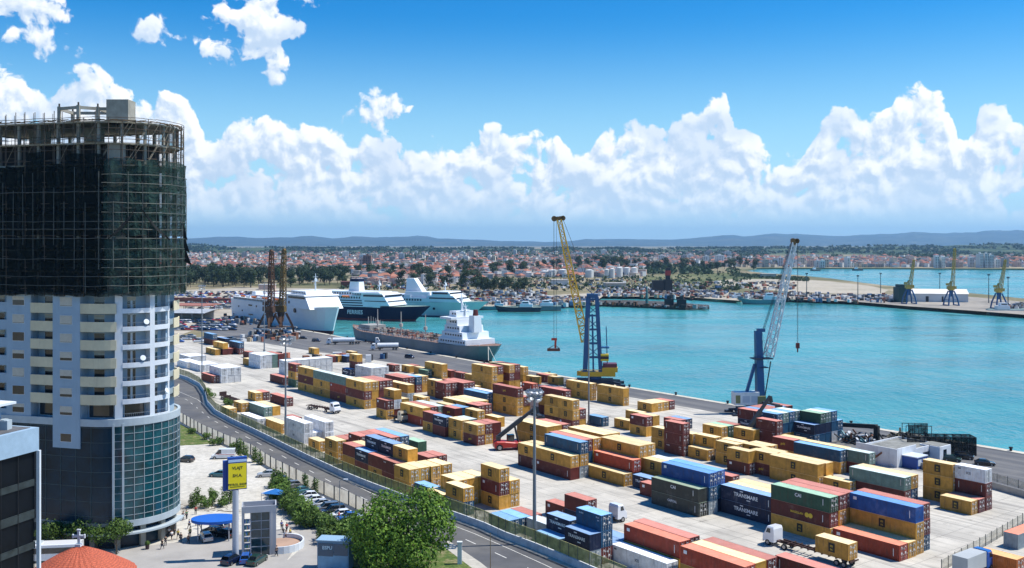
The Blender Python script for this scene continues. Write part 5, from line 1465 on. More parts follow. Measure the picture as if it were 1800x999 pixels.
# blue and white tent
tp_ = at(484, 886, 0); tn = thing('market_tent', 'blue and white peaked tent beside the parked cars', 'tent', tp_, R(-15))
MB().add([(-2.3,-1.6,2.3),(2.3,-1.6,2.3),(2.3,1.6,2.3),(-2.3,1.6,2.3),(0,-.1,3.0),(-.2,.1,3.0)], [(0,1,4),(1,2,4)]).build('blue_cloth', mat('tent_blue', (.015,.14,.42), .7), tn)
MB().add([(-2.3,-1.6,2.3),(2.3,1.6,2.3),(-2.3,1.6,2.3),(0,-.1,3.0)], [(1,2,3),(2,0,3)]).build('white_cloth', mat('tent_white', (.7,.72,.74), .7), tn)
for x in (-2.2,2.2):
    for y in (-1.5,1.5): MB().cyl((x,y,0),(x,y,2.3),.05,n=6).build('leg', kg, tn)
# blue glass advertising kiosk at the bottom
bp_ = at(586, 1003); bb = thing('ticket_kiosk', 'blue glass-fronted kiosk beside the big tree at the lower edge', 'kiosk', bp_, R(-8))
MB().box(-2.55,2.55,-.2,2.2,0,4.6).build('body', mat('kiosk_blue', (.12,.24,.36), .5), bb)
MB().box(-2.4,2.4,-.26,-.202,.2,2.4).build('lower_panel', mat('frosted_glass', (.20,.38,.52), .3, var=.15, vscale=1), bb)
MB().box(-2.4,.02,-.265,-.203,2.25,4.25).box(.1,2.4,-.265,-.203,2.45,4.2).build('window', mat('blue_glass', (.01,.07,.13), .12, spec=.7), bb)
MB().box(-2.7,2.7,-.4,2.4,4.6,4.75).build('roof', mat('kiosk_roof', (.25,.38,.50), .5), bb)
MB().text('ESPU', .75, Matrix.Translation((-.9, -.275, 3.55)) @ TX2, 0, .005, .02).build('lettering', mat('pale_lettering', (.55,.72,.78), .5), bb)
# ================================================================== people
def person_base(pose):
    me = D.meshes.new('tmp'); 
    if pose == 'stand': J = [(0,0,.95,.16),(0,0,1.2,.15),(0,0,1.42,.17),(0,0,1.52,.065),(0,.02,1.62,.10),(0,.01,1.72,.085),(.10,0,.90,.10),(.11,.02,.50,.07),(.11,0,.08,.05),(.11,.14,.04,.04),(-.10,0,.90,.10),(-.12,-.02,.50,.07),(-.12,-.04,.08,.05),(-.12,.10,.04,.04),(.20,0,1.40,.06),(.26,0,1.12,.045),(.25,.10,.88,.035),(-.20,0,1.40,.06),(-.27,0,1.12,.045),(-.26,.06,.86,.035)]
    else: J = [(0,0,.95,.16),(0,.01,1.2,.15),(0,.03,1.42,.17),(0,.04,1.52,.065),(0,.06,1.62,.10),(0,.05,1.72,.085),(.10,.02,.90,.10),(.11,.22,.52,.07),(.11,.30,.10,.05),(.11,.44,.06,.04),(-.10,-.02,.90,.10),(-.12,-.08,.50,.07),(-.12,-.34,.14,.05),(-.12,-.24,.04,.04),(.20,.02,1.40,.06),(.26,-.12,1.14,.045),(.25,-.14,.90,.035),(-.20,.02,1.40,.06),(-.27,.12,1.14,.045),(-.26,.28,1.0,.035)]
    E = [(0,1),(1,2),(2,3),(3,4),(4,5),(0,6),(6,7),(7,8),(8,9),(0,10),(10,11),(11,12),(12,13),(2,14),(14,15),(15,16),(2,17),(17,18),(18,19)]
    def skin(js, es, gain, name, matl, parent):
        me = D.meshes.new(name); me.from_pydata([j[:3] for j in js], es, []); o = D.objects.new(name, me); COL.objects.link(o)
        sm = o.modifiers.new('s', 'SKIN'); sv = me.skin_vertices[0].data
        for i, j in enumerate(js): sv[i].radius = (j[3]*gain, j[3]*gain*.8)
        sv[0].use_root = True; o.modifiers.new('d', 'SUBSURF').levels = 1
        dg = bpy.context.evaluated_depsgraph_get(); ev = o.evaluated_get(dg); nm = D.meshes.new_from_object(ev); o.modifiers.clear(); o.data = nm; D.meshes.remove(me)
        nm.materials.clear(); nm.materials.append(matl)
        for p in nm.polygons: p.use_smooth = True
        o.parent = parent; return o
    return J, E, skin
skinm = mat('skin', (.42,.25,.17), .6)
SH = [('white',(.7,.7,.7)),('red',(.45,.03,.03)),('black',(.015,.015,.018)),('blue',(.03,.10,.35)),('grey',(.2,.2,.21)),('yellow',(.6,.45,.08)),('green',(.05,.18,.08)),('pink',(.6,.28,.30))]
PP = {}
def person(x, y, pose, shirt, rz, label, grp_='people in front of the tower and petrol station'):
    key = (pose, shirt)
    if key not in PP:
        J, E, skin = person_base(pose); root = thing('person', label, 'person')
        skin(J, E, 1.0, 'body', skinm, root)
        sc = dict(SH)[shirt]
        sj = [J[0], J[1], J[2], J[14], J[15], J[17], J[18]]; skin([(a,b_,c,r*1.18) for a,b_,c,r in sj], [(0,1),(1,2),(2,3),(3,4),(2,5),(5,6)], 1.0, 'shirt', mat('shirt_'+shirt, sc, .9), root)
        tj = [J[0], J[6], J[7], J[8], J[10], J[11], J[12]]; skin([(a,b_,c-.03,r*1.22) for a,b_,c,r in tj], [(0,1),(1,2),(2,3),(0,4),(4,5),(5,6)], 1.0, 'trousers', mat('trousers', (.03,.035,.05), .9), root)
        h = MB(); hd = J[5]; n = 10; vs = []
        for k in range(4):
            for i in range(n): a = 2*math.pi*i/n; rr_ = .105*math.cos(k*.45); vs.append((rr_*math.cos(a), hd[1]-.01+rr_*math.sin(a), hd[2]-.02+.105*math.sin(k*.45)))
        h.add(vs, [(j*n+i, j*n+(i+1) % n, (j+1)*n+(i+1) % n, (j+1)*n+i) for j in range(3) for i in range(n)]+[tuple(range(3*n, 4*n))]); h.build('hair', mat('dark_hair', (.015,.012,.01), .8), root)
        PP[key] = root; o = root
    else: o = copy_tree(PP[key])
    o.location = at(x, y); o.rotation_euler = (0,0,rz); tag(o, label, 'person', grp_); return o
PL = [(297,944,'stand','white'),(302,950,'walk','white'),(307,941,'stand','grey'),(313,948,'walk','yellow'),(318,954,'stand','black'),(300,928,'walk','white'),(305,920,'stand','pink'),(331,956,'walk','black'),(334,945,'stand','yellow'),(333,930,'walk','blue'),(345,925,'stand','black'),(350,930,'walk','red'),(344,905,'stand','red'),(322,915,'walk','grey'),(328,913,'stand','green'),(291,960,'stand','black'),(285,966,'walk','black'),(498,940,'stand','white'),(504,936,'walk','red'),(510,945,'stand','yellow'),(502,950,'walk','white'),(495,932,'stand','blue'),(486,978,'walk','black'),(596,915,'stand','red')]
WH = {0:'just outside the awning of the tower',1:'among those gathered at the foot of the tower',2:'on the pale pavement',3:'at the terrace beside the kiosk tower'}
cnt_ = {}
for x, y, ps, sh_ in sorted(PL):
    wh = 'terrace by the kiosk' if 480 < x < 520 else ('row of parked cars' if x > 590 else ('pavement by the tower' if x < 325 else 'ground left of the canopy'))
    nm_ = '%s person in a %s shirt' % ('walking' if ps == 'walk' else 'standing', sh_); cnt_[(nm_, wh)] = cnt_.get((nm_, wh), 0)+1; k = cnt_[(nm_, wh)]
    person(x, y, ps, sh_, rt.uniform(0, 6.28), nm_+' on the '+wh+('' if k == 1 else ', %s from left' % ordn(k)))
pt_ = at(259, 966); o = thing('potted_shrub', 'small round green shrub in a dark pot on the pavement by the tower', 'potted plant', pt_)
MB().cyl((0,0,0),(0,0,.8),.28,.36,10).build('pot', mat('dark_pot', (.04,.02,.02), .7), o); clump([(0,0,1.1,.42,.9)], 300, .09, rt).build('foliage', leaf_b, o)
# ================================================================== buildings on the quay
wm = mat('white_masonry', (.66,.68,.70), .85, var=.12, vscale=.5, streak=.3)
bu, bv = uvof(at(1577, 823)); hb = thing('port_office', 'white flat-roofed port office with a stepped parapet in front of the netted enclosure', 'building', uvw(bu, bv), RZ)
mb = MB(); mb.box(-10.5,0,0,.25,0,4.2); mb.box(-.25,0,.25,8,0,4.3); mb.box(-.25,0,8,18,0,3.4); mb.box(-10.5,-10.25,.25,18,0,3.4); mb.box(-10.25,-.25,17.75,18,0,3.4); mb.build('wall', wm, hb)
MB().box(-10.25,-.25,.25,17.75,2.9,3.05).build('roof', mat('roof_felt', (.22,.22,.20), .95, var=.4, vscale=.5), hb)
MB().box(.0,.05,2.6,3.4,0,2.1).box(.0,.05,11,13.5,.9,2.1).build('window', winm, hb)
bu, bv = uvof(at(1652, 812)); hb = thing('guard_hut', 'small white cube hut with a dark doorway at the right end of the port office', 'hut', uvw(bu, bv), RZ)
MB().box(-5,0,0,5,0,3.4).build('wall', wm, hb); MB().box(-4.7,-.3,.3,4.7,3.4,3.5).build('roof', mat('roof_felt', (.22,.22,.20)), hb); MB().box(0,.06,1.6,3.0,0,2.6).build('door', winm, hb); MB().box(-4,-2.5,-.06,0,.9,2.4).build('window', winm, hb)
bu, bv = uvof(at(1612, 826)); hb = thing('blue_cabin', 'blue site cabin with a pale roof and pale windows in front of the port office', 'cabin', uvw(bu, bv), RZ)
MB().box(-5.2,0,0,4.2,0,2.6).build('wall', mat('cabin_blue', (.02,.07,.30), .5), hb); MB().box(-5.4,.2,-.2,4.4,2.6,2.8).build('roof', mat('cabin_roof', (.55,.60,.68), .6), hb)
for y in (.4, 2.3): MB().box(0,.05,y,y+1.4,.7,2.2).build('window', mat('pale_window', (.60,.62,.64), .6), hb)  # panes in one even pale colour
blknet = net_mat('black_net', (.012,.016,.015), .9, 2.5, tear=.5, var=.6)
eu, ev = uvof(at(1716, 802)); en = thing('netted_enclosure', 'long black-netted frame enclosure on the quay edge behind the port office', 'enclosure', uvw(eu, ev), R(-5))
mb = MB()
for i in range(9): mb.bar((-i*2,0,0),(-i*2,0,4.4),.16); mb.bar((-i*2,4,0),(-i*2,4,4.4),.16); mb.bar((-i*2,0,4.4),(-i*2,4,4.4),.14)
for y in (0,4): mb.bar((0,y,4.4),(-16,y,4.4),.16); mb.bar((0,y,2.2),(-16,y,2.2),.1)
for i in range(5): mb.bar((-10-i*1.5,4,4.4),(-10-i*1.5,4,6.9),.13); mb.bar((-10-i*1.5,1,4.4),(-10-i*1.5,1,6.8),.13)
mb.bar((-10,4,6.9),(-16,4,6.9),.14); mb.bar((-10,1,6.8),(-16,1,6.8),.14); mb.build('frame', mat('black_steel', (.02,.022,.022), .7), en)
mb = MB(); mb.quad((0,0,0),(-16,0,0),(-16,0,4.3),(0,0,4.4)); mb.quad((0,0,0),(0,4,0),(0,4,4.4),(0,0,4.4)); mb.quad((0,4,0),(-16,4,0),(-16,4,4.4),(0,4,4.4)); mb.quad((-10,4,4.4),(-14.5,4,4.4),(-14.5,4,6.6),(-10,4,6.8)); mb.build('netting', blknet, en)
# black gantry frame and scrap heap
gu, gv = uvof(at(1541, 779)); gn = thing('loading_chute', 'black steel loading chute bridging to a leg beside the scrap heap', 'chute', uvw(gu, gv), RZ)
mb = MB(); mb.bar((-14,0,2.8),(0,0,4.2),1.2,1.0); mb.bar((0,0,0),(0,0,4.4),1.0,1.2); mb.bar((.3,0,3),(2.6,.4,0),.3); mb.bar((-14,0,0),(-14,0,2.8),.5); mb.build('frame', mat('black_steel', (.02,.022,.022)), gn)
def heap(name, label, cx, cy_, w, h, n, cols, seed, z0=0, size=1.0, cat='scrap heap'):
    r_ = random.Random(seed); p0 = at(cx, cy_, z0); mb = MB(); ms = [mat('scrap_'+k, c, .6, .2) for k, c in cols]
    for i in range(n):
        u_ = r_.gauss(0, w*.4); v_ = r_.gauss(0, w*.25); zz = max(0, h*(1-(abs(u_)/w)**1.5)*r_.random()); q = uvw(u_, v_, zz); d_ = Vector((r_.uniform(-1,1), r_.uniform(-1,1), r_.uniform(-.6,.6))).normalized()*r_.uniform(.5,2.2)*size
        mb.bar(q, q+d_, r_.uniform(.1,.7)*size, r_.uniform(.1,.5)*size, r_.randrange(len(ms)))
    o = mb.build(name, ms); o.location = p0; return tag(o, label, cat, kind='stuff')
SCC = [('dark', (.03,.03,.032)), ('steelgrey', (.25,.27,.3)), ('white', (.6,.62,.65)), ('rust', (.18,.07,.035)), ('teal', (.05,.14,.18))]
heap('scrap_heap', 'heap of dark and silvery scrap pipes beside the black chute', 1508, 778, 7, 2.4, 130, SCC, 1)
heap('scrap_heap', 'tangle of pale and rusty machinery left of the port office', 1552, 814, 5, 2.0, 70, SCC, 2)
heap('rubble_pile', 'weedy rubble pile behind the port office roof', 1585, 772, 5, 1.6, 80, [('earth', (.16,.13,.07)), ('dark', (.03,.03,.032))], 3, cat='rubble')

# ================================================================== ships
shipw = mat('ship_white', (.72,.75,.78), .45, var=.06, vscale=.1, streak=.1); deckm = mat('ship_deck', (.22,.30,.26), .8, var=.3, vscale=.3); bootm = mat('ship_boot_red', (.16,.02,.02), .6); shipg = mat('ship_grey', (.16,.185,.20), .55, var=.15, vscale=.15, streak=.35); shipn = mat('ship_navy', (.004,.009,.038), .6, spec=.15); shipt = mat('ship_pale_green', (.50,.60,.60), .7, var=.08, vscale=.1, streak=.12)
glz = mat('ship_window', (.010,.015,.03), .2); rustd = mat('rusty_deck', (.20,.12,.09), .9, var=.35, vscale=.4)
def hull(mb, L, B, D_, bow=14, stern=5, flare=.75, boot=1.2, sheer=1.2, mi=0, mib=1, mid=2, n=26, cut=.35):
    """x forward from -L/2 to L/2, z from the waterline"""
    rows = [(-2.0, .0), (boot, .12), (D_*.5, .45), (D_, 1.0)]; st = []
    for i in range(n+1):
        f = i/n; x = -L/2+L*f; pts = []
        for z, k in rows:
            fw = .80+.20*k
            tb = min(1, (1-f)/(.30-.06*k)); w = B/2*(1-(1-tb)**2.1)**flare if tb < 1 else B/2
            if f < .10: w *= .82+.18*math.sin(f/.10*math.pi/2)
            w *= (1-(1-k)*.06) if tb >= 1 else fw
            xx = x+(bow*(k-.3) if f == 1 else bow*(k-.3)*max(0, (f-.7)/.3)**2)-stern*k*max(0, (.12-f)/.12)*.6
            zz = z+(sheer*max(0, (f-.6)/.4)**2 if k == 1 else 0)
            pts.append((xx, w, zz))
        st.append(pts)
    m_ = len(rows)
    for sg in (1, -1):
        vs = [(p[0], sg*p[1], p[2]) for pts in st for p in pts]
        for i in range(n):
            for j in range(m_-1):
                a = i*m_+j; q = (a, a+m_, a+m_+1, a+1) if sg < 0 else (a, a+1, a+m_+1, a+m_); mb.add([vs[t_] for t_ in q], [(0,1,2,3)], mib if j == 0 else mi)
    top = [p[-1] for p in st]
    for i in range(n): a, b_ = top[i], top[i+1]; mb.add([(a[0],-a[1],a[2]-.05),(b_[0],-b_[1],b_[2]-.05),(b_[0],b_[1],b_[2]-.05),(a[0],a[1],a[2]-.05)], [(0,1,2,3)], mid)
    p = st[0]; mb.add([(q[0],-q[1],q[2]) for q in p]+[(q[0],q[1],q[2]) for q in p[::-1]], [tuple(range(2*m_))], mi)
    return top
def block(mb, x0, x1, w, z0, z1, rake0=0, rake1=0, mi=0, ch=.0):
    """deckhouse tier with a raked front (x1) and back (x0)"""
    w2 = w-ch
    mb.add([(x0,-w,z0),(x1,-w,z0),(x1,w,z0),(x0,w,z0),(x0+rake0,-w2,z1),(x1-rake1,-w2,z1),(x1-rake1,w2,z1),(x0+rake0,w2,z1)], [(0,3,2,1),(4,5,6,7),(0,1,5,4),(1,2,6,5),(2,3,7,6),(3,0,4,7)], mi)
def winrow(root, x0, x1, w, z, h, name='window_band', step=None, front=None):
    mb = MB()
    if step:
        n = int((x1-x0)/step)
        for i in range(n):
            for s_ in (-1, 1): mb.box(x0+i*step, x0+i*step+step*.55, s_*w-.06, s_*w+.06, z, z+h)
    else:
        for s_ in (-1, 1): mb.box(x0, x1, s_*w-.06, s_*w+.06, z, z+h)
    if front: mb.box(front-.05, front+.08, -w+.5, w-.5, z, z+h)
    o = mb.build(name, glz, root); return o
def ship_mast(root, x, z, h):
    mb = MB(); mb.cyl((x,0,z),(x,0,z+h),.5,.18,8); mb.bar((x,-2.4,z+h*.55),(x,2.4,z+h*.55),.25); mb.bar((x,-1.6,z+h*.8),(x,1.6,z+h*.8),.2); mb.cyl((x+.4,0,z+h*.62),(x+.9,0,z+h*.62),1.1,.9,10); mb.bar((x-2,0,z+h*.3),(x,0,z+h*.6),.2); mb.build('mast', shipw, root)
def railing(root, pts, h=1.1, name='railing'):
    mb = MB()
    for a, b_ in zip(pts[:-1], pts[1:]):
        a, b_ = Vector(a), Vector(b_); mb.bar(a+Vector((0,0,h)), b_+Vector((0,0,h)), .09); mb.bar(a+Vector((0,0,h*.5)), b_+Vector((0,0,h*.5)), .06)
        for k in range(max(1, int((b_-a).length/2.5))): q = a.lerp(b_, k/max(1, int((b_-a).length/2.5))); mb.bar(q, q+Vector((0,0,h)), .07)
    mb.build(name, shipw, root)
# --- white car ferry along the quay
f1 = thing('white_ferry', 'slab-sided white car ferry moored behind the two rusty cranes', 'ferry', uvw(-582, 261.5, WZ), RZ)
mb = MB(); hull(mb, 136, 22, 15.5, bow=7, boot=2.0, sheer=.5, stern=2); mb.build('hull', [shipw, bootm, deckm], f1)
mb = MB(); block(mb, 24, 59, 10.9, 14.5, 22, 0, 7, 0, .3); block(mb, 22, 53, 11.4, 22, 22.6, 0, 1); block(mb, -62, 22, 10.2, 15.4, 17.2, 0, 0); block(mb, -30, 20, 8.5, 17.2, 19.6); block(mb, 28, 50, 8.5, 22.6, 24.8, 0, 2); sup = mb.build('superstructure', shipw, f1)
winrow(sup, 29, 51.5, 10.95, 20.3, 1.1, front=52.6); winrow(sup, -60, 20, 10.25, 15.8, 1.0, step=2.2); winrow(sup, -28, 18, 8.55, 18.0, 1.0, step=2.2); winrow(sup, 26, 48, 8.55, 23.3, .8, step=2.2)
for x, z, r_ in ((38,13,1.4),(30,17.6,.9),(-50,11,.6),(-44,8.5,.5),(-20,12.5,.7)): MB().cyl((x,-11.1,z),(x,-10.2,z),r_,n=14).cyl((x,11.1,z),(x,10.2,z),r_,n=14).build('porthole', glz, f1)
MB().box(-33,-27,-11.05,-10.9,12.2,13.2).box(-33,-26,-11.05,-10.9,6.2,7.0).build('side_door', glz, f1)
railing(f1, [(-62,-10.1,17.2),(-30,-10.1,17.2)]); railing(f1, [(22,-11,22.6),(50,-11,22.6)])
mb = MB(); block(mb, -48, -40, 3.0, 17.2, 21, 1, 1.5, 0, .5); mb.build('funnel', shipw, f1); ship_mast(f1, 44, 24.8, 10.5)
for x in range(-55, 16, 9):
    for s_ in (-1, 1):
        mb = MB(); loft(mb, [[(x+dx, s_*10.6-w, 18.4),(x+dx, s_*10.6-w*.6, 17.6),(x+dx, s_*10.6+w*.6, 17.6),(x+dx, s_*10.6+w, 18.4),(x+dx, s_*10.6, 19)] for dx, w in ((0,.15),(1,1.1),(4.5,1.1),(5.5,.15))]); mb.build('lifeboat', mat('lifeboat_orange', (.55,.15,.03), .5) if x % 2 == 0 else shipw, f1)
# --- ferry with dark blue hull
def ship_at(name, label, bow_px, stern_px, z=WZ, cat='ferry', L=None):
    b_ = at(*bow_px, z); s_ = at(*stern_px, z); d_ = (b_-s_); d_.z = 0; L_ = L or d_.length; d_.normalize(); c = b_-d_*L_/2
    return thing(name, label, cat, (c.x, c.y, z), math.atan2(d_.y, d_.x))
def ship_hd(name, label, bow_px, hd, L):
    b_ = at(*bow_px, WZ); d_ = Vector((math.cos(hd), math.sin(hd), 0)); c = b_-d_*L/2; return thing(name, label, 'ferry', (c.x, c.y, WZ), hd)
f2 = ship_hd('blue_ferry', 'ferry with a dark blue lettered hull and white striped superstructure behind the tanker', (737,565), R(-27), 138)
mb = MB(); hull(mb, 138, 22, 9.2, bow=13, boot=1.2, sheer=1.6); mb.build('hull', [shipn, bootm, deckm], f2)
mb = MB(); block(mb, -66, 44, 10.95, 9.15, 14.4, 0, 0); block(mb, -62, 43, 10.4, 14.4, 17, 0, 0); block(mb, 28, 52, 10.9, 10.5, 18.6, 0, 6.5, 0, .3); block(mb, 20, 44, 11.4, 18.6, 19.2); block(mb, -10, 41, 8, 17, 19.8); sup = mb.build('superstructure', shipw, f2)
mb = MB()
for z, h in ((9.9,.75),(11.6,.8),(13.2,.7)): [mb.box(-66.1, 30-(z-9)*.3, s_*10.98-.04, s_*10.98+.04, z, z+h) for s_ in (-1, 1)]
mb.build('hull_stripe', shipn, f2); winrow(sup, -60, 36, 10.45, 15.0, 1.3, step=2.2); winrow(sup, -8, 38, 8.05, 17.8, 1.2, step=2.2); winrow(sup, 30, 46.5, 11.0, 16.6, 1.2, front=47.8); winrow(sup, 31, 49, 10.95, 13.2, .6, front=50.3)
mb = MB(); block(mb, 12, 21, 3.4, 19.8, 26.5, 1.0, .6, 0, .4); fu = mb.build('funnel', shipw, f2); mb = MB(); block(mb, 12.8, 20.6, 3.2, 26.5, 28.2, .2, .2); mb.build('funnel_cap', shipn, fu); ship_mast(f2, 36, 19.2, 9)
mb = MB(); TS = Matrix(((1,0,0,0),(0,0,-1,0),(0,1,0,0),(0,0,0,1))); mb.text('Ventouris', 4.6, Matrix.Translation((-4,-11.14,5.6)) @ TS, 0, .03, .015); mb.text('FERRIES', 3.9, Matrix.Translation((23,-11.0,5.4)) @ Matrix.Rotation(R(1.2),4,'Z') @ TS, 0, .03, .015); mb.build('ship_name', whitep, f2)
for x in range(-58, 16, 10):
    mb = MB(); loft(mb, [[(x+dx, -11.0-w, 16.4),(x+dx, -11.0-w*.6, 15.6),(x+dx, -11.0+w*.6, 15.6),(x+dx, -11.0+w, 16.4),(x+dx, -11.0, 17)] for dx, w in ((0,.15),(1,1.0),(5,1.0),(6,.15))]); mb.build('lifeboat', mat('lifeboat_orange', (.55,.15,.03)), f2)
railing(f2, [(46,-9,10.6),(58,-5,10.9),(66,0,11.2)])
# --- pale green ferry
f3 = ship_hd('pale_ferry', 'pale green-white ferry with a tall white funnel, farthest of the three', (836,558), R(-25), 126)
mb = MB(); hull(mb, 126, 20, 10.5, bow=15, boot=.8, sheer=1.2); mb.build('hull', [shipt, shipn, deckm], f3)
mb = MB(); block(mb, -60, 30, 9.8, 10.4, 13.6); block(mb, -50, 14, 9.0, 13.6, 15.6); block(mb, 28, 55, 9.6, 10.9, 15.6, 0, 6, 0, .3); block(mb, 32, 48, 9.9, 15.6, 18.4, 0, 2.5, 0, .3); block(mb, 8, 30, 7.5, 13.6, 17.8, 0, 1); sup = mb.build('superstructure', shipw, f3)
winrow(sup, -56, 26, 9.9, 11.4, 1.4, step=2.3); winrow(sup, -46, 10, 9.1, 14.1, 1.1, step=2.3); winrow(sup, 33, 45.5, 9.95, 16.6, 1.2, front=47.0); winrow(sup, 30, 51, 9.65, 13.2, .9, front=52.3); MB().box(-38,10,-10.1,-9.95,7.2,8.8).build('side_lettering', mat('ship_letter_blue', (.03,.05,.10), .5), f3)
mb = MB(); block(mb, 6, 22, 3.4, 15.6, 27.5, 1, 9, 0, .5); mb.build('funnel', shipw, f3); ship_mast(f3, 38, 18.4, 8)
MB().cyl((34,-10.1,6),(34,-9.6,6),.9,n=12).build('porthole', glz, f3)
# --- grey tanker along the quay, stern towards the camera
tk_ = thing('tanker', 'grey tanker with rusty pipe-covered deck and white bridge moored at the quay', 'tanker', uvw(-411.5, 255.0, WZ), RZ+math.pi); tk_.scale = (.85, 1, 1)
LT = 146; mb = MB(); rows = [(-2.0,0),(1.2,.15),(4.0,.6),(7.2,1.0)]; n = 30; st = []
for i in range(n+1):
    f = i/n; x = -LT/2+LT*f; pts = []
    for z, k in rows:
        tb = min(1, (1-f)/.22); ts = min(1, f/(.16-.05*k)); w = 9.0*(1-(1-tb)**2.2)**.8*(1-(1-ts)**2.4)**(.7+.3*(1-k)); xx = x+(7*(k-.2) if f > .92 else 0)*(f-.92)/.08 if f > .92 else x-(8*(k-.1)*(1-f/.12) if f < .12 else 0)
        pts.append((xx, max(w, .05), z+(1.6*max(0, (f-.8)/.2)**2+1.0*max(0, (.15-f)/.15))*k))
    st.append(pts)
for sg in (1,-1):
    for i in range(n):
        for j in range(3):
            q = [st[i][j], st[i+1][j], st[i+1][j+1], st[i][j+1]]; q = [(p[0], sg*p[1], p[2]) for p in q]; mb.add(q if sg < 0 else q[::-1], [(0,1,2,3)], 1 if j == 0 else 0)
for i in range(n): a, b_ = st[i][3], st[i+1][3]; mb.add([(a[0],-a[1],a[2]-.1),(b_[0],-b_[1],b_[2]-.1),(b_[0],b_[1],b_[2]-.1),(a[0],a[1],a[2]-.1)], [(0,1,2,3)], 2)
mb.build('hull', [shipg, bootm, rustd], tk_)
mb = MB(); block(mb, -64, -38, 8.2, 7.3, 10.0, 0, 0); block(mb, -60, -40, 7.4, 10.0, 13.0, .5, 0); block(mb, -56, -41, 6.6, 13.0, 15.8, .5, .3); block(mb, -53, -42, 6.2, 15.8, 18.6, .4, .3); block(mb, -52, -41, 9.0, 18.6, 19.6, 0, 0); block(mb, -50, -43, 5.0, 19.6, 22.2, .3, .4); sup = mb.build('bridge_house', shipw, tk_)
for z, x0, x1, w in ((8.3,-63,-39,8.2),(11.2,-59,-41,7.4),(14.2,-55,-42,6.6),(17.0,-52,-43,6.2),(20.6,-49.5,-43.5,5.0)): winrow(sup, x0, x1, w, z, .8, step=2.4, front=x1+.95)
mb = MB(); block(mb, -62, -56.5, 2.2, 13, 20.5, .6, .3, 0, .3); fu = mb.build('funnel', shipw, tk_); mb = MB(); mb.cyl((-59.6,0,20.5),(-59.6,0,23.2),1.4,1.1,10); mb.build('funnel_cap', mat('funnel_maroon', (.12,.015,.012), .6), fu)
ship_mast(tk_, -46.5, 22.2, 8); ship_mast(tk_, -50, 19.6, 6)
mb = MB(); rr_ = random.Random(4)
for x in (-15, 12, 40): mb = MB(); mb.cyl((x,3,7.2),(x,3,19),.35,.22,8); mb.bar((x-3,3,10),(x+3,3,10),.3,.3); mb.cyl((x,3,11.5),(x,3,13),1.0,1.0,10); mb.build('deck_mast', mat('mast_buff', (.48,.42,.36), .6), tk_)
mb = MB()
for y in (-2.4,-1.4,-.4,.6,1.6): mb.cyl((-34,y,8.2),(54,y,8.4),.22,n=6,mi=int(y > 0))
for i in range(150):
    x = rr_.uniform(-35, 58); y = rr_.uniform(-7.4, 7.4); w_ = (1 if x < 45 else .5); y *= w_; h = rr_.uniform(.5,2.2); mb.cbox((x,y,7.3+h/2), (rr_.uniform(.3,2.2), rr_.uniform(.3,1.6), h), rr_.randrange(4))
for i in range(16): x = -32+i*5.6; mb.bar((x,-7.5,7.3),(x,-7.5,9),.18,.18,3); mb.bar((x,-7,8.8),(x,7,8.8),.25,.25,rr_.randrange(4))
mb.build('deck_pipework', [mat('pipe_red', (.30,.12,.08), .7), mat('pipe_grey', (.34,.33,.30), .6), mat('pipe_buff', (.45,.38,.30), .7), mat('pipe_dark', (.06,.05,.05), .7)], tk_)
mb = MB(); block(mb, 46, 62, 5.0, 7.6, 10.2, 0, 3, 0, .2); mb.bar((58,0,10),(58,0,14),.4); [mb.bar((50+i*2.4,-5+.3*i,8),(50+i*2.4,-5+.3*i,12+.4*i),.2) for i in range(6)]; mb.build('forecastle', mat('pipe_grey', (.34,.33,.30)), tk_)
railing(tk_, [(st[i][3][0], st[i][3][1]*.98, st[i][3][2]) for i in range(1, n, 3)]); railing(tk_, [(st[i][3][0], -st[i][3][1]*.98, st[i][3][2]) for i in range(1, n, 3)])
mb = MB(); a = (-76,3,8); mb.cyl(a, (-86,9,2.7), .14, n=5); mb.cyl(a, (-88,5,.1), .14, n=5); mb.build('mooring_line', mat('rope', (.55,.52,.45), .9), tk_)
# --- smaller boats
def boat(name, label, px_, L, rz, hc, cat='boat', tall=1.0, grp_=None, cabin=True, z=WZ):
    o = thing(name, label, cat, at(px_[0], px_[1], z), rz, grp_); mb = MB(); hull(mb, L, L*.24, L*.085+.8, bow=L*.09, boot=.4, sheer=L*.035, n=12, stern=1); mb.build('hull', [hc, bootm, deckm], o); d = L*.085+.8
    if cabin:
        mb = MB(); block(mb, -L*.32, -L*.02, L*.085, d, d+2.4*tall, 0, .4); block(mb, -L*.24, -L*.06, L*.07, d+2.4*tall, d+4.4*tall, .2, .5); c = mb.build('wheelhouse', shipw, o); winrow(c, -L*.22, -L*.09, L*.07+.02, d+3.1*tall, .8, front=-L*.07)
    mb = MB(); mb.cyl((-L*.05,0,d),(-L*.05,0,d+L*.3*tall),.16,.08,6); mb.cyl((L*.25,0,d),(L*.25,0,d+L*.2),.13,.07,6); mb.bar((-L*.05,0,d+L*.27*tall),(L*.25,0,d+L*.08),.07); mb.bar((L*.25,0,d+L*.16),(L*.42,0,d+L*.05),.07); mb.build('mast', mast_m, o); return o
bw = shipw; bb_ = mat('boat_blue', (.02,.10,.22), .5); bg_ = shipg; bt_ = mat('boat_teal', (.10,.24,.26), .5); bk = mat('boat_dark', (.02,.03,.05), .5)
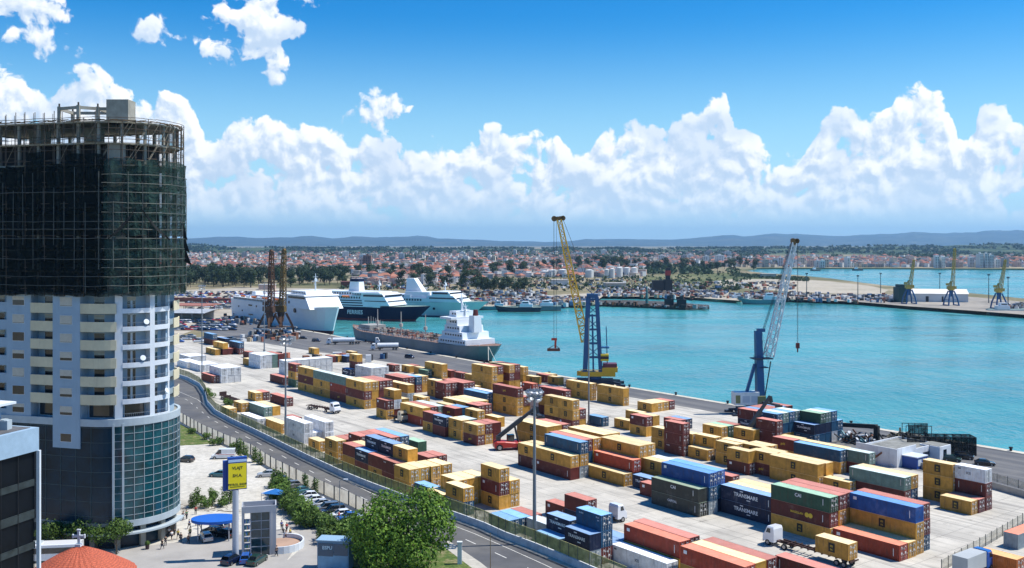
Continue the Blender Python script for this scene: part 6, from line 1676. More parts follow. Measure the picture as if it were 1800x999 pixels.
FB = [((868,545),24,178,bt_,'teal-grey fishing boat nearest the pale ferry bow'),((912,548),34,176,bk,'long dark patrol boat in the middle of the far jetty'),((948,546),34,183,bg_,'long grey patrol boat just right of the dark one'),((972,542),22,10,bb_,'blue fishing boat behind the cable of the yellow crane'),((1000,540.5),26,175,bk,'dark blue trawler left of the yellow crane boom'),((1022,538),22,5,bt_,'teal trawler tucked behind the yellow crane boom'),((884,541),16,170,bw,'small white boat behind the teal-grey fishing boat'),((925,541.5),18,190,bw,'small white boat behind the patrol boats')]
for p, L, r_, h_, lb in FB: boat('fishing_boat', lb, p, L, R(r_), h_, 'boat', 1.0, 'boats moored at the far jetty')
boat('tugboat', 'blue and white tug steaming past behind the white crane boom', (1341,534.5), 36, R(176), bt_, 'tug', 1.3)
boat('trawler', 'dark blue trawler at the end of the far jetty left of the tug', (1302,529), 24, R(8), bb_, 'boat')
boat('patrol_boat', 'pale patrol boat moored at the pier below the right-hand distant crane', (1775,551.8), 32, R(-4), shipt, 'boat', 1.1)
boat('fishing_boat', 'tiny far boat alone in the bay near the left end', (1434,476.2), 22, R(20), bk, 'boat')
boat('fishing_boat', 'tiny far boat in the bay straight above the sandy spit', (1508,475.6), 22, R(10), bk, 'boat')
# ================================================================== cranes
def lattice(mb, a, b_, w0, w1, t_=.14, n=12, mi=0, side=Vector((0,1,0)), depth=None):
    """square lattice boom from a to b with cross bracing"""
    a, b_ = Vector(a), Vector(b_); d = (b_-a).normalized(); s_ = side.normalized(); u_ = d.cross(s_).normalized(); P = []
    for i in range(n+1):
        f = i/n; w = w0+(w1-w0)*f; c = a.lerp(b_, f); dp = w if depth is None else depth*(w/w0)
        P.append([c+s_*w/2*x+u_*dp/2*y for x, y in ((-1,-1),(1,-1),(1,1),(-1,1))])
    for i in range(n):
        for k in range(4):
            mb.bar(P[i][k], P[i+1][k], t_, t_, mi)
            k2 = (k+1) % 4
            q = (P[i][k], P[i+1][k2]) if i % 2 == 0 else (P[i][k2], P[i+1][k]); mb.bar(q[0], q[1], t_*.6, t_*.6, mi)
            mb.bar(P[i][k], P[i][k2], t_*.6, t_*.6, mi)
    return P
def cables(mb, a, b_, n=2, gap=.5, r=.05):
    for i in range(n): o = Vector((0, (i-(n-1)/2)*gap, 0)); mb.cyl(Vector(a)+o, Vector(b_)+o, r, n=4)
cab_m = mat('steel_cable', (.04,.045,.05), .6); cyel = mat('crane_yellow', (.74,.42,.025), .45, var=.12, vscale=.4, streak=.15); cblu = mat('crane_blue', (.012,.085,.22), .4, var=.15, vscale=.3, streak=.15); cwht = mat('crane_white', (.66,.68,.68), .5, var=.1, vscale=.4, streak=.15); cdark = mat('crane_dark', (.02,.03,.05), .6)
# yellow boom mobile harbour crane
yc = at(1046, 677); y = yc.y; k_ = y/1700.0
cr = thing('harbour_crane', 'mobile harbour crane with a yellow lattice boom and blue tower frame at the quay edge', 'crane', yc, R(-4))
def q_(px_, py_): return Vector(((px_-1046)*k_, 0, CAM_H-(py_-428)*k_))      # height and reach in the crane's own plane
mb = MB(); mb.box(-6.5,6.5,-3.4,3.4,.8,2.2); [mb.box(x-1.6,x+1.6,y_-1,y_+1,0,.9) for x in (-9,9) for y_ in (-4.5,4.5)]; [mb.bar((x*.5,y_*.5,1.6),(x,y_,1.0),.9) for x in (-9,9) for y_ in (-4.5,4.5)]
for i in range(7): mb.cyl((-6+i*2,-3.0,.75),(-6+i*2,3.0,.75),.75,n=12)
mb.build('chassis', cdark, cr); MB().cyl((0,0,2.2),(0,0,3.4),2.3,n=20).build('slew_ring', cblu, cr)
mb = MB(); mb.box(-5.2,7.2,-2.6,2.6,3.4,5.0); mb.box(2.5,8.0,-2.8,2.8,5.0,6.6); mb.bar((-5.5,-2.7,5.9),(2.2,-2.7,5.9),.12); mb.bar((-6.5,0,4.2),(-3,0,4.2),1.8,1.6); mb.build('machine_deck', cyel, cr)
mb = MB(); mb.box(2.8,7.8,-2.5,2.5,6.6,7.9); mb.build('counterweight_house', mat('crane_maroon', (.12,.03,.05), .5), cr)
MB().box(2.0,4.8,-2.9,-.4,9.0,11.4).build('operator_cab', mat('cab_yellow', (.72,.52,.03), .4), cr); MB().box(1.95,4.85,-2.95,-.5,9.7,10.7).build('cab_window', glz, cr)
mb = MB(); th = q_(1040, 522).z
for y_ in (-1.6, 1.6): mb.bar((-3.6,y_,4.8),(-2.4,y_,th),1.2,1.7); mb.bar((2.0,y_,4.8),(.6,y_,th),1.1,1.4); mb.bar((-.6,y_,4.8),(-1.0,y_,th*.8),.5,.6)
for z in (10, 15, 20, 25, th-1): mb.bar((-3.6+1.6*(z-4.8)/(th-4.8),-1.6,z),(-3.6+1.6*(z-4.8)/(th-4.8),1.6,z),.35); f = (z-4.8)/(th-4.8); mb.bar((-3.6+1.2*f,-1.6,z),(2.0-1.4*f,-1.6,z),.4); mb.bar((-3.6+1.2*f,1.6,z),(2.0-1.4*f,1.6,z),.4); mb.bar((-3.3,-1.6,z),(1.6,-1.6,z+4),.25); mb.bar((1.6,1.6,z),(-3.2,1.6,z+4),.25)
mb.box(-3.0,1.0,-2.2,2.2,th-.3,th+1.1); mb.box(2.0,5.0,-1.8,1.8,13.4,13.8); mb.bar((4.4,-1.6,7),(4.0,-1.6,21),.25); mb.bar((4.4,1.6,7),(4.0,1.6,21),.25); mb.build('tower_frame', cblu, cr)
mb = MB(); foot = q_(1029, 600); tip = q_(983, 386); mb2 = MB(); lattice(mb2, foot, tip, 3.3, 1.7, .42, 16, depth=2.8); bo_ = mb2.build('boom', cyel, cr)
mb2 = MB(); mb2.bar(tip+Vector((-1.9,0,.2)), tip+Vector((1.6,0,.6)), 1.8, 1.4); mb2.cyl(tip+Vector((-1.8,-.9,.3)), tip+Vector((-1.8,.9,.3)), 1.0, n=14); mb2.cyl(tip+Vector((1.4,-.9,.5)), tip+Vector((1.4,.9,.5)), .9, n=14); mb2.build('boom_head', mat('head_brown', (.16,.09,.03), .6), bo_)
mb = MB(); sp_ = q_(978, 596); cables(mb, tip+Vector((-1.9,0,0)), Vector((tip.x-1.9,0,sp_.z)), 4, .5, .06); cables(mb, tip+Vector((1.2,0,.6)), (-1.2,0,th+1), 2, 1.6, .07); mb.cyl((tip.x-1.9+.9,0,tip.z), (tip.x-1.0,0,sp_.z), .05, n=4); mb.build('cable', cab_m, cr)
mb = MB(); z = sp_.z; x = tip.x-1.9; mb.box(x-.9,x+1.1,-.6,.6,z-.6,z+.2); mb.bar((x+.6,0,z-.4),(x+.5,0,z-3.4),.7); hk = mb.build('hook_block', mat('hook_red', (.45,.04,.015), .5), cr)
mb = MB(); mb.box(x-2.4,x+2.2,-1.3,1.3,z-4.4,z-3.6); [mb.bar((x+a_,b__,z-3.6),(x+.4,0,z-2.2),.12) for a_ in (-2,2) for b__ in (-1,1)]; mb.build('spreader', mat('spreader_brown', (.13,.05,.03), .7), cr)
# white boom crane
wc = at(1322, 727); k_ = wc.y/1700.0; cr2 = thing('harbour_crane', 'mobile harbour crane with a white lattice boom on a leaning blue column', 'crane', wc, R(6))
def w_(px_, py_): return Vector(((px_-1322)*k_, 0, CAM_H-(py_-428)*k_))
mb = MB(); mb.box(-4.2,4.2,-2.6,2.6,.6,1.9); [mb.cyl((-4+i*1.6,-2.4,.7),(-4+i*1.6,2.4,.7),.7,n=12) for i in range(6)]; [mb.box(x-1.1,x+1.1,y_-.8,y_+.8,0,.6) for x in (-6,6) for y_ in (-3.6,3.6)]; [mb.bar((x*.5,y_*.4,1.2),(x,y_,.8),.6) for x in (-6,6) for y_ in (-3.6,3.6)]; mb.build('chassis', cdark, cr2)
MB().cyl((0,0,1.9),(0,0,2.7),1.9,n=18).build('slew_ring', cdark, cr2)
mb = MB(); mb.box(-5.8,1.6,-1.9,1.9,2.8,6.6); mb.build('machine_house', cwht, cr2); MB().box(-5.7,-4.3,-1.96,-1.91,3.4,5.8).box(1.0,3.6,-2.0,.2,2.9,5.4).build('house_panel', mat('panel_olive', (.20,.20,.08), .6), cr2)
MB().box(-3.6,-1.4,-1.95,-1.91,3.6,5.6).box(-.9,1.1,-1.95,-1.91,3.6,5.6).build('logo_panel', mat('panel_pale', (.45,.50,.56), .6), cr2)
mb = MB(); t2 = w_(1333, 582); b2 = w_(1336, 706); mb.add([(b2.x-1.0,-1.2,2.8),(b2.x+1.3,-1.2,2.8),(b2.x+1.3,1.2,2.8),(b2.x-1.0,1.2,2.8),(t2.x-1.0,-.9,t2.z),(t2.x+.9,-.9,t2.z),(t2.x+.9,.9,t2.z),(t2.x-1.0,.9,t2.z)], [(0,3,2,1),(4,5,6,7),(0,1,5,4),(1,2,6,5),(2,3,7,6),(3,0,4,7)])
mb.bar(w_(1312, 690), w_(1327, 640), .8, .8); mb.bar((t2.x-.2,0,t2.z+.2),(t2.x+1.9,0,t2.z+.2),1.8,.9); mb.build('column', cblu, cr2)
mb = MB(); p = w_(1326,630); mb.box(p.x-.8,p.x+5.2,-1.8,1.8,p.z-.2,p.z+.1); [mb.bar((p.x-.8+i*1.0,-1.75,p.z),(p.x-.8+i*1.0,-1.75,p.z+1.1),.08) for i in range(7)]; p = w_(1334,646); mb.box(p.x,p.x+2.6,-1.5,1.5,p.z-.1,p.z+.1); mb.build('platform', cdark, cr2)
f2_ = w_(1352, 626); tip2 = w_(1398, 427); mb = MB(); lattice(mb, f2_, tip2, 2.5, 1.3, .30, 16, depth=2.4); bo_ = mb.build('boom', cwht, cr2)
mb = MB(); mb.bar(tip2+Vector((-.6,0,-.2)), tip2+Vector((1.2,0,.6)), 1.2, 1.3); mb.cyl(tip2+Vector((.9,-.6,.6)), tip2+Vector((.9,.6,.6)), .7, n=12); mb.cyl(tip2+Vector((-.3,-.5,.8)), tip2+Vector((-.3,.5,.8)), .6, n=12); mb.build('boom_head', mat('head_brown', (.16,.09,.03)), bo_)
mb = MB(); cables(mb, t2+Vector((1.7,0,.5)), tip2+Vector((-.6,0,.4)), 4, .5, .05); hz_ = w_(1401, 604); cables(mb, (tip2.x+1.2,0,tip2.z), (tip2.x+1.2,0,hz_.z), 2, .5, .05); mb.cyl(w_(1336,700)+Vector((1.5,0,0)), w_(1356,636), .18, n=6); cables(mb, t2+Vector((.9,0,0)), w_(1352,640), 2, 1.2, .04); mb.build('cable', cab_m, cr2)
mb = MB(); mb.box(tip2.x+.75,tip2.x+1.7,-.4,.4,hz_.z-1.6,hz_.z); mb.bar((tip2.x+1.2,0,hz_.z-1.6),(tip2.x+1.2,0,hz_.z-2.8),.3); mb.build('hook_block', mat('hook_dark_red', (.18,.02,.015), .5), cr2)
# rusty level-luffing cranes by the white ferry, and the three on the far pier
rustc = mat('crane_rust', (.10,.048,.025), .8, var=.5, vscale=.4); rusty = mat('crane_ochre', (.17,.105,.028), .7, var=.35, vscale=.4); olive = mat('crane_old_yellow', (.46,.31,.06), .6, var=.3, vscale=.3); portw = mat('portal_pale', (.42,.43,.42), .7, var=.3, vscale=.4, streak=.3)
def portal_crane(label, p, rz, H, tipx, portal_h, legs_m, body_m, boom_m, wd=6.0, beam=None, grp_=None, bt=.5):
    o = thing('portal_crane', label, 'crane', p, rz, grp_); h = portal_h
    for x in (-wd/2, wd/2):
        for y_ in (-wd/2, wd/2): MB().bar((x*1.15,y_*1.15,0),(x*.95,y_*.95,h*.45),wd*.13,wd*.13).bar((x*.95,y_*.95,h*.45),(x*.42,y_*.42,h),wd*.13,wd*.13).build('leg', legs_m, o)
    mb = MB(); [mb.bar((x*1.15,-wd*.6,.5),(x*1.15,wd*.6,.5),.7,.9) for x in (-wd/2, wd/2)]; [mb.bar((x*.9,-wd*.42,h*.4),(x*.9,wd*.42,h*.4),.4) for x in (-wd/2, wd/2)]; mb.cyl((0,0,h*.62),(0,0,h+.6),wd*.16,wd*.24,12); mb.build('portal', legs_m, o)
    if beam: MB().bar((-wd*.75,-wd*.6,h*.36),(wd*.75,-wd*.6,h*.36),.7,.8).bar((-wd*.75,wd*.6,h*.36),(wd*.75,wd*.6,h*.36),.7,.8).build('portal_beam', beam, o)
    MB().cyl((0,0,h+.6),(0,0,h+1.4),wd*.34,n=14).box(-wd*.40,wd*.26,-wd*.22,wd*.22,h+1.4,h+4.0).build('machine_house', body_m, o)
    MB().box(wd*.28,wd*.5,-wd*.2,0,h+1.6,h+4).build('operator_cab', body_m, o)
    mb = MB(); lattice(mb, (-wd*.2,0,h+4.0), (-wd*.02,0,h+8.0), wd*.22, wd*.10, .3, 3); mb.box(-wd*.55,-wd*.25,-.8,.8,h+4.6,h+6.4); mb.build('top_frame', body_m, o)
    mb = MB(); lattice(mb, (wd*.14,0,h+3.0), (tipx,0,H-1), wd*.30, wd*.17, bt, 12); mb.cyl((tipx,-.7,H-.6),(tipx,.7,H-.6),.9,n=10); mb.bar((-wd*.05,0,h+9.3),(wd*.18+(tipx-wd*.18)*.55,0,h+3.5+(H-h-4.5)*.55),.25); mb.build('boom', boom_m, o)
    return o
portal_crane('rusty portal crane, left of the pair in front of the white ferry', at(474,592), R(-35), CAM_H-(440-428)*at(474,592).y/1700, 1.5, 12.5, rustc, rustc, rustc, 9.0, portw, 'rusty portal cranes by the white ferry')
portal_crane('rusty ochre portal crane, right of the pair in front of the white ferry', at(494,590), R(-35), CAM_H-(438-428)*at(494,590).y/1700, 2.5, 12.5, rustc, rusty, rusty, 9.0, portw, 'rusty portal cranes by the white ferry')
GD = 'blue and yellow cranes on the far pier'
for (x, y_, yt, tx_), lb in zip([(1598,534.5,457,4.0),(1672,537.5,437,3.0),(1756,543,457,5.0)], ['left one of the three blue-legged yellow cranes on the far pier','tallest, middle one of the three blue-legged yellow cranes on the far pier','right one of the three blue-legged yellow cranes on the far pier']):
    p = at(x, y_); portal_crane(lb, p, R(3), CAM_H-(yt-428)*p.y/1700, tx_, 12.0, cblu, olive, olive, 7.6, None, GD, .32)
# ================================================================== far pier
wp = at(1700, 532); wr = thing('pier_warehouse', 'long white gabled warehouse on the far pier behind the blue-legged cranes', 'warehouse', at(1698, 531), R(168))
mb = MB(); Lw = 50; mb.add([(0,-8,0),(Lw,-8,0),(Lw,8,0),(0,8,0),(0,-8,7.5),(Lw,-8,7.5),(Lw,8,7.5),(0,8,7.5),(0,0,11),(Lw,0,11)], [(0,1,5,4),(2,3,7,6),(0,4,8,7,3),(1,2,6,9,5)]); mb.build('wall', mat('warehouse_wall', (.60,.60,.60), .8, var=.1, vscale=.1), wr)
mb = MB(); mb.quad((-.6,-8.6,7.3),(Lw+.6,-8.6,7.3),(Lw+.6,0,11.15),(-.6,0,11.15)); mb.quad((-.6,0,11.15),(Lw+.6,0,11.15),(Lw+.6,8.6,7.3),(-.6,8.6,7.3)); mb.build('roof', mat('warehouse_roof', (.72,.68,.62), .7, var=.1, vscale=.1), wr)
for x, w in ((20,1.4),(32,2.4)): MB().box(x,x+w,8,8.06,0,5).box(x,x+w,-8.06,-8,0,5).build('door', darkin, wr)
o = MB().box(-4,4,-6,6,0,13).box(-2.5,4,-5,5,13,15.5).build('green_silo_house', mat('dark_green_cladding', (.02,.06,.055), .7)); o.location = at(1583, 531.5); tag(o, 'dark green box-shaped silo house beside the left distant crane', 'silo')
for x, y_, yt, lb in [(1548,516,480,'thin dark light mast on the sandy spit'),(1652,520,480,'dark navigation mast in the water behind the white warehouse'),(1738,533,482,'light mast between middle and right distant cranes'),(1772,536,487,'light mast just right of the right distant crane'),(1508,528,484,'faint thin mast left of the sandy spit mast'),(1418,526,480,'faint thin mast right of the white crane boom')]:
    p = at(x, y_); h = CAM_H-(yt-428)*p.y/1700; o = MB().cyl((0,0,0),(0,0,h),.45,.25,6).box(-1,1,-.5,.5,h-1.2,h).build('light_mast', mat('far_mast', (.05,.09,.10), .7)); o.location = p; tag(o, lb, 'light mast')
# dredging pontoon / breakwater with dark machinery
br_ = MB(); pb = [at(*q, WZ).to_2d() for q in [(1046,531.5),(1100,531.5),(1170,534),(1246,540.5),(1247,543.5),(1205,545.5),(1120,541),(1046,538)]]; br_.prism(pb, WZ-1, WZ+2.0)
bo = br_.build('breakwater', mat('dark_rubble', (.055,.05,.045), .95, var=.5, vscale=.15)); tag(bo, 'low dark breakwater littered with machinery in the middle of the basin', 'breakwater')
r_ = random.Random(9); mb = MB()
for i in range(150):
    x = 1050+r_.random()*192; yy_ = 533+(x-1050)/192*7+r_.uniform(0,2.5); p = at(x, yy_, WZ+2); h = abs(r_.gauss(0,1.0))+.4; mb.cbox((p.x,p.y,WZ+2+h/2-.2), (r_.uniform(.5,4), r_.uniform(.5,3), h+.4), r_.randrange(3), r_.uniform(0,3))
tag(mb.build('breakwater_clutter', [mat('clutter_dark', (.03,.03,.03), .8), mat('clutter_rust', (.12,.06,.035), .9), mat('clutter_pale', (.30,.30,.30), .8)]), 'dark rocks and scrap scattered along the breakwater', 'rubble', kind='stuff')
for x, yy_, h, lb in [(1137,537,16,'small green harbour light on the breakwater'),(1176,539,9,'dark winch block on the middle of the breakwater'),(1198,540,9,'dark wheelhouse near the right end of the breakwater')]:
    p = at(x, yy_, WZ+2); mb = MB(); (mb.cyl((0,0,0),(0,0,h),1.3,.5,8) if h > 10 else mb.box(-3.5,3.5,-2.5,2.5,0,h*.7).box(-1.5,1.5,-1.5,1.5,h*.7,h)); o = mb.build('breakwater_tower', mat('beacon_green', (.04,.16,.16), .6) if h > 10 else mat('clutter_dark', (.03,.03,.03))); o.location = p; tag(o, lb, 'beacon' if h > 10 else 'deckhouse')

# ================================================================== far land: patches, town, trees, hills
strip('sand_spit', [at(*q).to_2d() for q in [(1250,493),(1300,490),(1390,490),(1460,495),(1530,503),(1562,510),(1550,517),(1480,517),(1400,514),(1320,508),(1262,502)]], .10, land_mat('pale_sand', [(.3,(.33,.29,.22)),(.5,(.42,.37,.29)),(.7,(.28,.25,.18))], .01))
strip('meadow', [at(*q).to_2d() for q in [(1130,486),(1290,479),(1318,482),(1400,488),(1385,491),(1290,491),(1200,500),(1130,498)]], .12, land_mat('salt_meadow', [(.35,(.07,.09,.035)),(.5,(.12,.13,.05)),(.65,(.21,.19,.10))], .01))
pier_m = land_mat('pier_pavement', [(.3,(.20,.185,.16)),(.5,(.30,.27,.23)),(.7,(.38,.34,.28))], .02, fine=.1)
strip('pier', [at(*q).to_2d() for q in [(1310,525),(1400,527),(1500,530.5),(1600,539),(1700,546),(1830,556),(2200,590),(2200,566),(1830,534),(1720,523.5),(1640,517),(1560,518),(1400,517),(1310,515)]], .16, pier_m)
strip('port_yard', [at(*q).to_2d() for q in [(290,512),(420,506),(620,508),(700,520),(840,524),(1040,516),(1280,514),(1300,529),(1200,522),(1060,521),(1044,532),(850,540),(700,545),(545,547),(410,555),(290,600)]], .14, land_mat('port_dirt', [(.3,(.20,.18,.15)),(.45,(.34,.30,.24)),(.6,(.44,.39,.31)),(.7,(.26,.23,.16))], .02, fine=.1))
rz_ = random.Random(77)
roofs = [mat('roof_terracotta', (.27,.105,.075), .85, var=.25, vscale=.05), mat('roof_brown', (.17,.095,.08), .85, var=.2, vscale=.05), mat('roof_pale', (.52,.46,.42), .85), mat('roof_orange', (.36,.15,.095), .85)]
walls = [mat('house_white', (.72,.71,.68), .85), mat('house_cream', (.56,.48,.38), .85), mat('house_pink', (.50,.36,.31), .85), mat('house_grey', (.34,.34,.34), .85)]
fwin = mat('far_window', (.03,.035,.045), .4)
def house_geo(mb, c, w, d, h, rz, flat, wi, ri, nwall=4):
    M = Matrix.Translation(c) @ Matrix.Rotation(rz, 4, 'Z'); mb.box(-w/2,w/2,-d/2,d/2,0,h,wi,M)
    if flat: mb.box(-w/2-.2,w/2+.2,-d/2-.2,d/2+.2,h,h+.5,nwall+ri,M)
    else:
        e = .5; rh = min(w,d)*.32; v = [M @ Vector(p) for p in ((-w/2-e,-d/2-e,h),(w/2+e,-d/2-e,h),(w/2+e,d/2+e,h),(-w/2-e,d/2+e,h),(-w/2+d*.35,0,h+rh),(w/2-d*.35,0,h+rh))]; mb.add(v, [(0,1,5,4),(1,2,5),(2,3,4,5),(3,0,4)], nwall+ri)
def town_pt():
    """a photo-plane sample weighted like the town, turned into ground coordinates"""
    while True:
        x = rz_.uniform(300, 1830); f = rz_.random(); y = 439+f**1.25*62
        if x < 620: ymax = 482 if x < 520 else 476
        elif x < 850: ymax = 501
        elif x < 1130: ymax = 488
        else: ymax = 470
        if y > ymax: continue
        if x > 1300 and not (452 < y < 471.5): continue
        if x > 1300 and y < 458 and rz_.random() < .5: continue
        return x, y
# individual buildings: the ones that show largest
hs = []
while len(hs) < 6800: hs.append(town_pt())
hs.sort(key=lambda p: -p[1]); rest = MB(); cntH = 0
allm = walls+roofs
protoh = []
for i in range(14):
    w, d, h = rz_.uniform(9,15), rz_.uniform(8,11), rz_.choice([3.4,6.4,6.8,9.6]); fl = rz_.random() < .3; ri = rz_.choice([0,0,1,3]) if not fl else 2; wi = rz_.choice([0,0,1,2,3]); mb = MB(); house_geo(mb, (0,0,0), w, d, h, 0, fl, wi, ri); me = mb.mesh('house', allm)
    wb = MB()
    for z in [1.2+3*k for k in range(int(h//3))]:
        for k in range(3):
            for s_ in (-1, 1): wb.box(-w*.35+k*w*.3, -w*.35+k*w*.3+1.2, s_*d/2-.05, s_*d/2+.05, z, z+1.3)
    protoh.append((me, wb.mesh('window', fwin), ['terracotta-roofed','brown-roofed','flat-roofed','orange-roofed'][ri], ['white','cream','pink','grey'][wi], h))
zones = [(470,'town behind the dark trees'),(700,'town left of the ferries\' masts'),(960,'town between ferry funnels and yellow boom'),(1150,'town behind the white tanks'),(1420,'town behind the basin'),(2000,'shore town across the bay')]
zc = {}
for x, y in hs:
    p = at(x, y); sc_ = rz_.uniform(.62, 1.05)*(1.1 if x > 1300 else 1)
    if cntH < 290 and rz_.random() < .75:
        me, wm_, rt_, wl, h = protoh[rz_.randrange(14)]; o = link('house', me, None, p, rz_.uniform(0, 3.1)); o.scale = (sc_,)*3; o['_x'] = x; link('window', wm_, o); zn = next(z for lim, z in zones if x < lim)
        zc.setdefault((wl, rt_, 0 if h < 5 else (9.5 if h > 9 else 6), zn), []).append(o); cntH += 1
    else:
        fl = rz_.random() < .45; house_geo(rest, p, rz_.uniform(9,16)*sc_, rz_.uniform(8,12)*sc_, rz_.choice([3.4,6.5,6.5,9.5,12])*sc_, rz_.uniform(0,3.1), fl, rz_.choice([0,0,0,1,2,3]), rz_.choice([0,0,1,3]) if not fl else 2)
for i in range(1500):
    x = rz_.uniform(-250, 300); y = 439+rz_.random()**1.25*44; fl = rz_.random() < .45; house_geo(rest, at(x, y), rz_.uniform(8,14), rz_.uniform(7,11), rz_.choice([3.4,6.5,9.5]), rz_.uniform(0,3.1), fl, rz_.choice([0,0,0,1,2,3]), rz_.choice([0,0,1,3]) if not fl else 2)
for (wl, rt_, h, zn), lst in zc.items():
    lst.sort(key=lambda o: o['_x'])
    for i, o in enumerate(lst):
        st_ = 'low' if h < 5 else ('three-storey' if h > 9 else 'two-storey'); tag(o, '%s %s %s house%s, %s' % (st_, wl, rt_, '' if len(lst) == 1 else ', %s from left' % ordn(i+1), zn.replace("\'", '')), 'house', 'houses of the far town'); del o['_x']
tag(rest.build('town_houses', allm), 'dense far town of white and terracotta houses fading into haze', 'town', kind='stuff')
# apartment blocks with storey bands and balconies
def flats(x, y, ytop, wpx, col, label, d=14, cat='apartment block'):
    p = at(x, y); h = CAM_H-(ytop-428)*p.y/1700; w = wpx*p.y/1700; o = thing('apartment_block', label, cat, p, rz_.uniform(-.25,.25)); MB().box(-w/2,w/2,-d/2,d/2,0,h).box(-w*.15,w*.15,-2,2,h,h+3).build('wall', mat('flats_'+col, dict(white=(.66,.66,.64), cream=(.56,.50,.40), grey=(.36,.37,.37), pink=(.52,.38,.32), brown=(.26,.15,.11))[col], .85), o)
    mb = MB(); n = max(2, int(h/3.2))
    for k in range(n):
        for j in range(max(2, int(w/4.5))): xx = -w/2+1+j*4.5; mb.box(xx, min(xx+2.6, w/2-.3), -d/2-.06, -d/2+.02, 1+k*3.2, 2.6+k*3.2)
    mb.build('window', fwin, o)
    return o
AP = [(646,474,449,14,'brown','dark brown tower block standing alone behind the ferries'),(636,474,455,8,'pink','pink tower block just left of the dark brown one'),(861,465,449,6,'white','slim pale tower block, left of a pair in mid town'),(868,465,450,6,'cream','slim pale tower block, right of a pair in mid town')]
for a in AP: flats(*a)
cols5 = ['white','cream','grey','pink','white']; nm = 0
for x in list(range(1345, 1800, 9)):
    if rz_.random() < .22: continue
    y = 470+rz_.uniform(-2.5,1); tp_h = rz_.choice([453,456,458,460,462]) if not 1500 < x < 1570 else 464
    nm += 1; flats(x+rz_.uniform(-2,2), y, tp_h, rz_.uniform(5,9), cols5[nm % 5], '%s shore block, %s from the left along the far bay' % (cols5[nm % 5], ordn(nm)))
for x, yt in ((1646,451),(1655,452),(1722,446),(1733,446),(1741,448)): flats(x, 471, yt, 7, 'white', {1646:'bright white tower block left of a pair on the far shore',1655:'bright white tower block right of a pair on the far shore',1722:'tallest white shore tower, leftmost of three',1733:'tall white shore tower, middle of three',1741:'tall white shore tower, rightmost of three'}[x])
for i, (x, y, w, h) in enumerate([(620,505,40,6),(1350,488,24,5),(760,497,46,5),(846,490,40,6),(985,500,30,5),(1080,506,34,5),(470,509,26,5)]):
    p = at(x, y); w = w*p.y/1700; o = thing('shed', ['long dark red shed','low pale shed','long grey-roofed shed','white-roofed hall','low tan shed','low grey shed','pale low store'][i]+' on the far side of the port, '+['behind the white ferry','near the bay inlet','behind the blue ferry','behind the fishing boats','near the white tanks','behind the breakwater','behind the rusty cranes'][i], 'shed', p, rz_.uniform(-.2,.2)); MB().box(-w/2,w/2,-9,9,0,h).build('wall', walls[i % 4] if i else mat('shed_red', (.16,.055,.045), .8), o); MB().box(-w/2-.5,w/2+.5,-9.5,9.5,h,h+.8).build('roof', mat('shed_roof', (.40,.38,.36), .8) if i else mat('shed_red', (.16,.055,.045)), o)
MR = sorted((rz_.uniform(330, 1300), rz_.uniform(448, 466)) for _ in range(46))
for i, (x, y) in enumerate(MR): c5 = cols5[i % 5]; hh = rz_.uniform(14, 26); p = at(x, y); flats(x, y, 428+(CAM_H-hh)*1700/p.y, rz_.uniform(12,24)*1700/p.y, c5, 'mid-rise %s block, %s from left of those inside the inland town' % (c5, ordn(i+1)), 12)
# white storage tanks
TK = [(957,487,14,477),(972,487,16,475),(989,487,17,474.5),(1036,488,15,475),(1067,489,9,474),(1076,489,9,473),(1089,488,11,471),(1102,487,12,471),(1115,487,12,471)]
for i, (x, y, w, yt) in enumerate(TK):
    p = at(x, y); h = CAM_H-(yt-428)*p.y/1700; r0 = w*p.y/3400; o = thing('storage_tank', 'white round storage tank, %s from the left of the far row' % ordn(i+1), 'storage tank', p, 0, 'white storage tanks'); MB().cyl((0,0,0),(0,0,h),r0,n=20).build('shell', mat('tank_shell', (.68,.67,.63), .6, var=.1, vscale=.05, streak=.2), o); MB().cyl((0,0,h),(0,0,h+1.2),r0*1.01,r0*.2,20).build('roof', mat('tank_roof', (.60,.60,.58), .6), o)
# port buildings at the left: rusty roofed shed and grey canopy
o = thing('rusty_roof_shed', 'long open shed with a rust-red roof beyond the white containers', 'shed', at(318,547), R(-12)); MB().box(-26,26,-14,14,4.6,5.2).build('roof', mat('rust_roof', (.30,.12,.085), .85, var=.2, vscale=.2), o)
for i in range(8):
    for y in (-13,13): MB().box(-25+i*7,-24.6+i*7,y-.2,y+.2,0,4.6).build('post', conc, o)
o = thing('grey_canopy_shed', 'open-fronted grey corrugated canopy in front of the rust-roofed shed', 'shed', at(322,562), R(-8)); MB().add([(-19,-9,4.8),(19,-9,4.8),(19,9,6.4),(-19,9,6.4),(-19,-9,5.1),(19,-9,5.1),(19,9,6.7),(-19,9,6.7)], [(0,3,2,1),(4,5,6,7),(0,1,5,4),(1,2,6,5),(2,3,7,6),(3,0,4,7)]).build('roof', mat('grey_corrugated', (.36,.38,.40), .6, var=.25, vscale=.3), o); MB().box(-18,18,7.6,8.6,0,6).build('back_wall', walls[3], o)
for i in range(6): MB().box(-18.5+i*7.2,-18.1+i*7.2,-8.8,-8.4,0,4.9).build('post', conc, o)
o = MB().box(-42,42,-2.2,2.2,0,3.6).build('brick_wall_store', mat('store_red', (.20,.07,.05), .9, var=.3, vscale=.2)); o.location = at(345,531); o.rotation_euler = (0,0,R(-14)); tag(o, 'long low rusty-red store behind the rust-roofed shed', 'store')
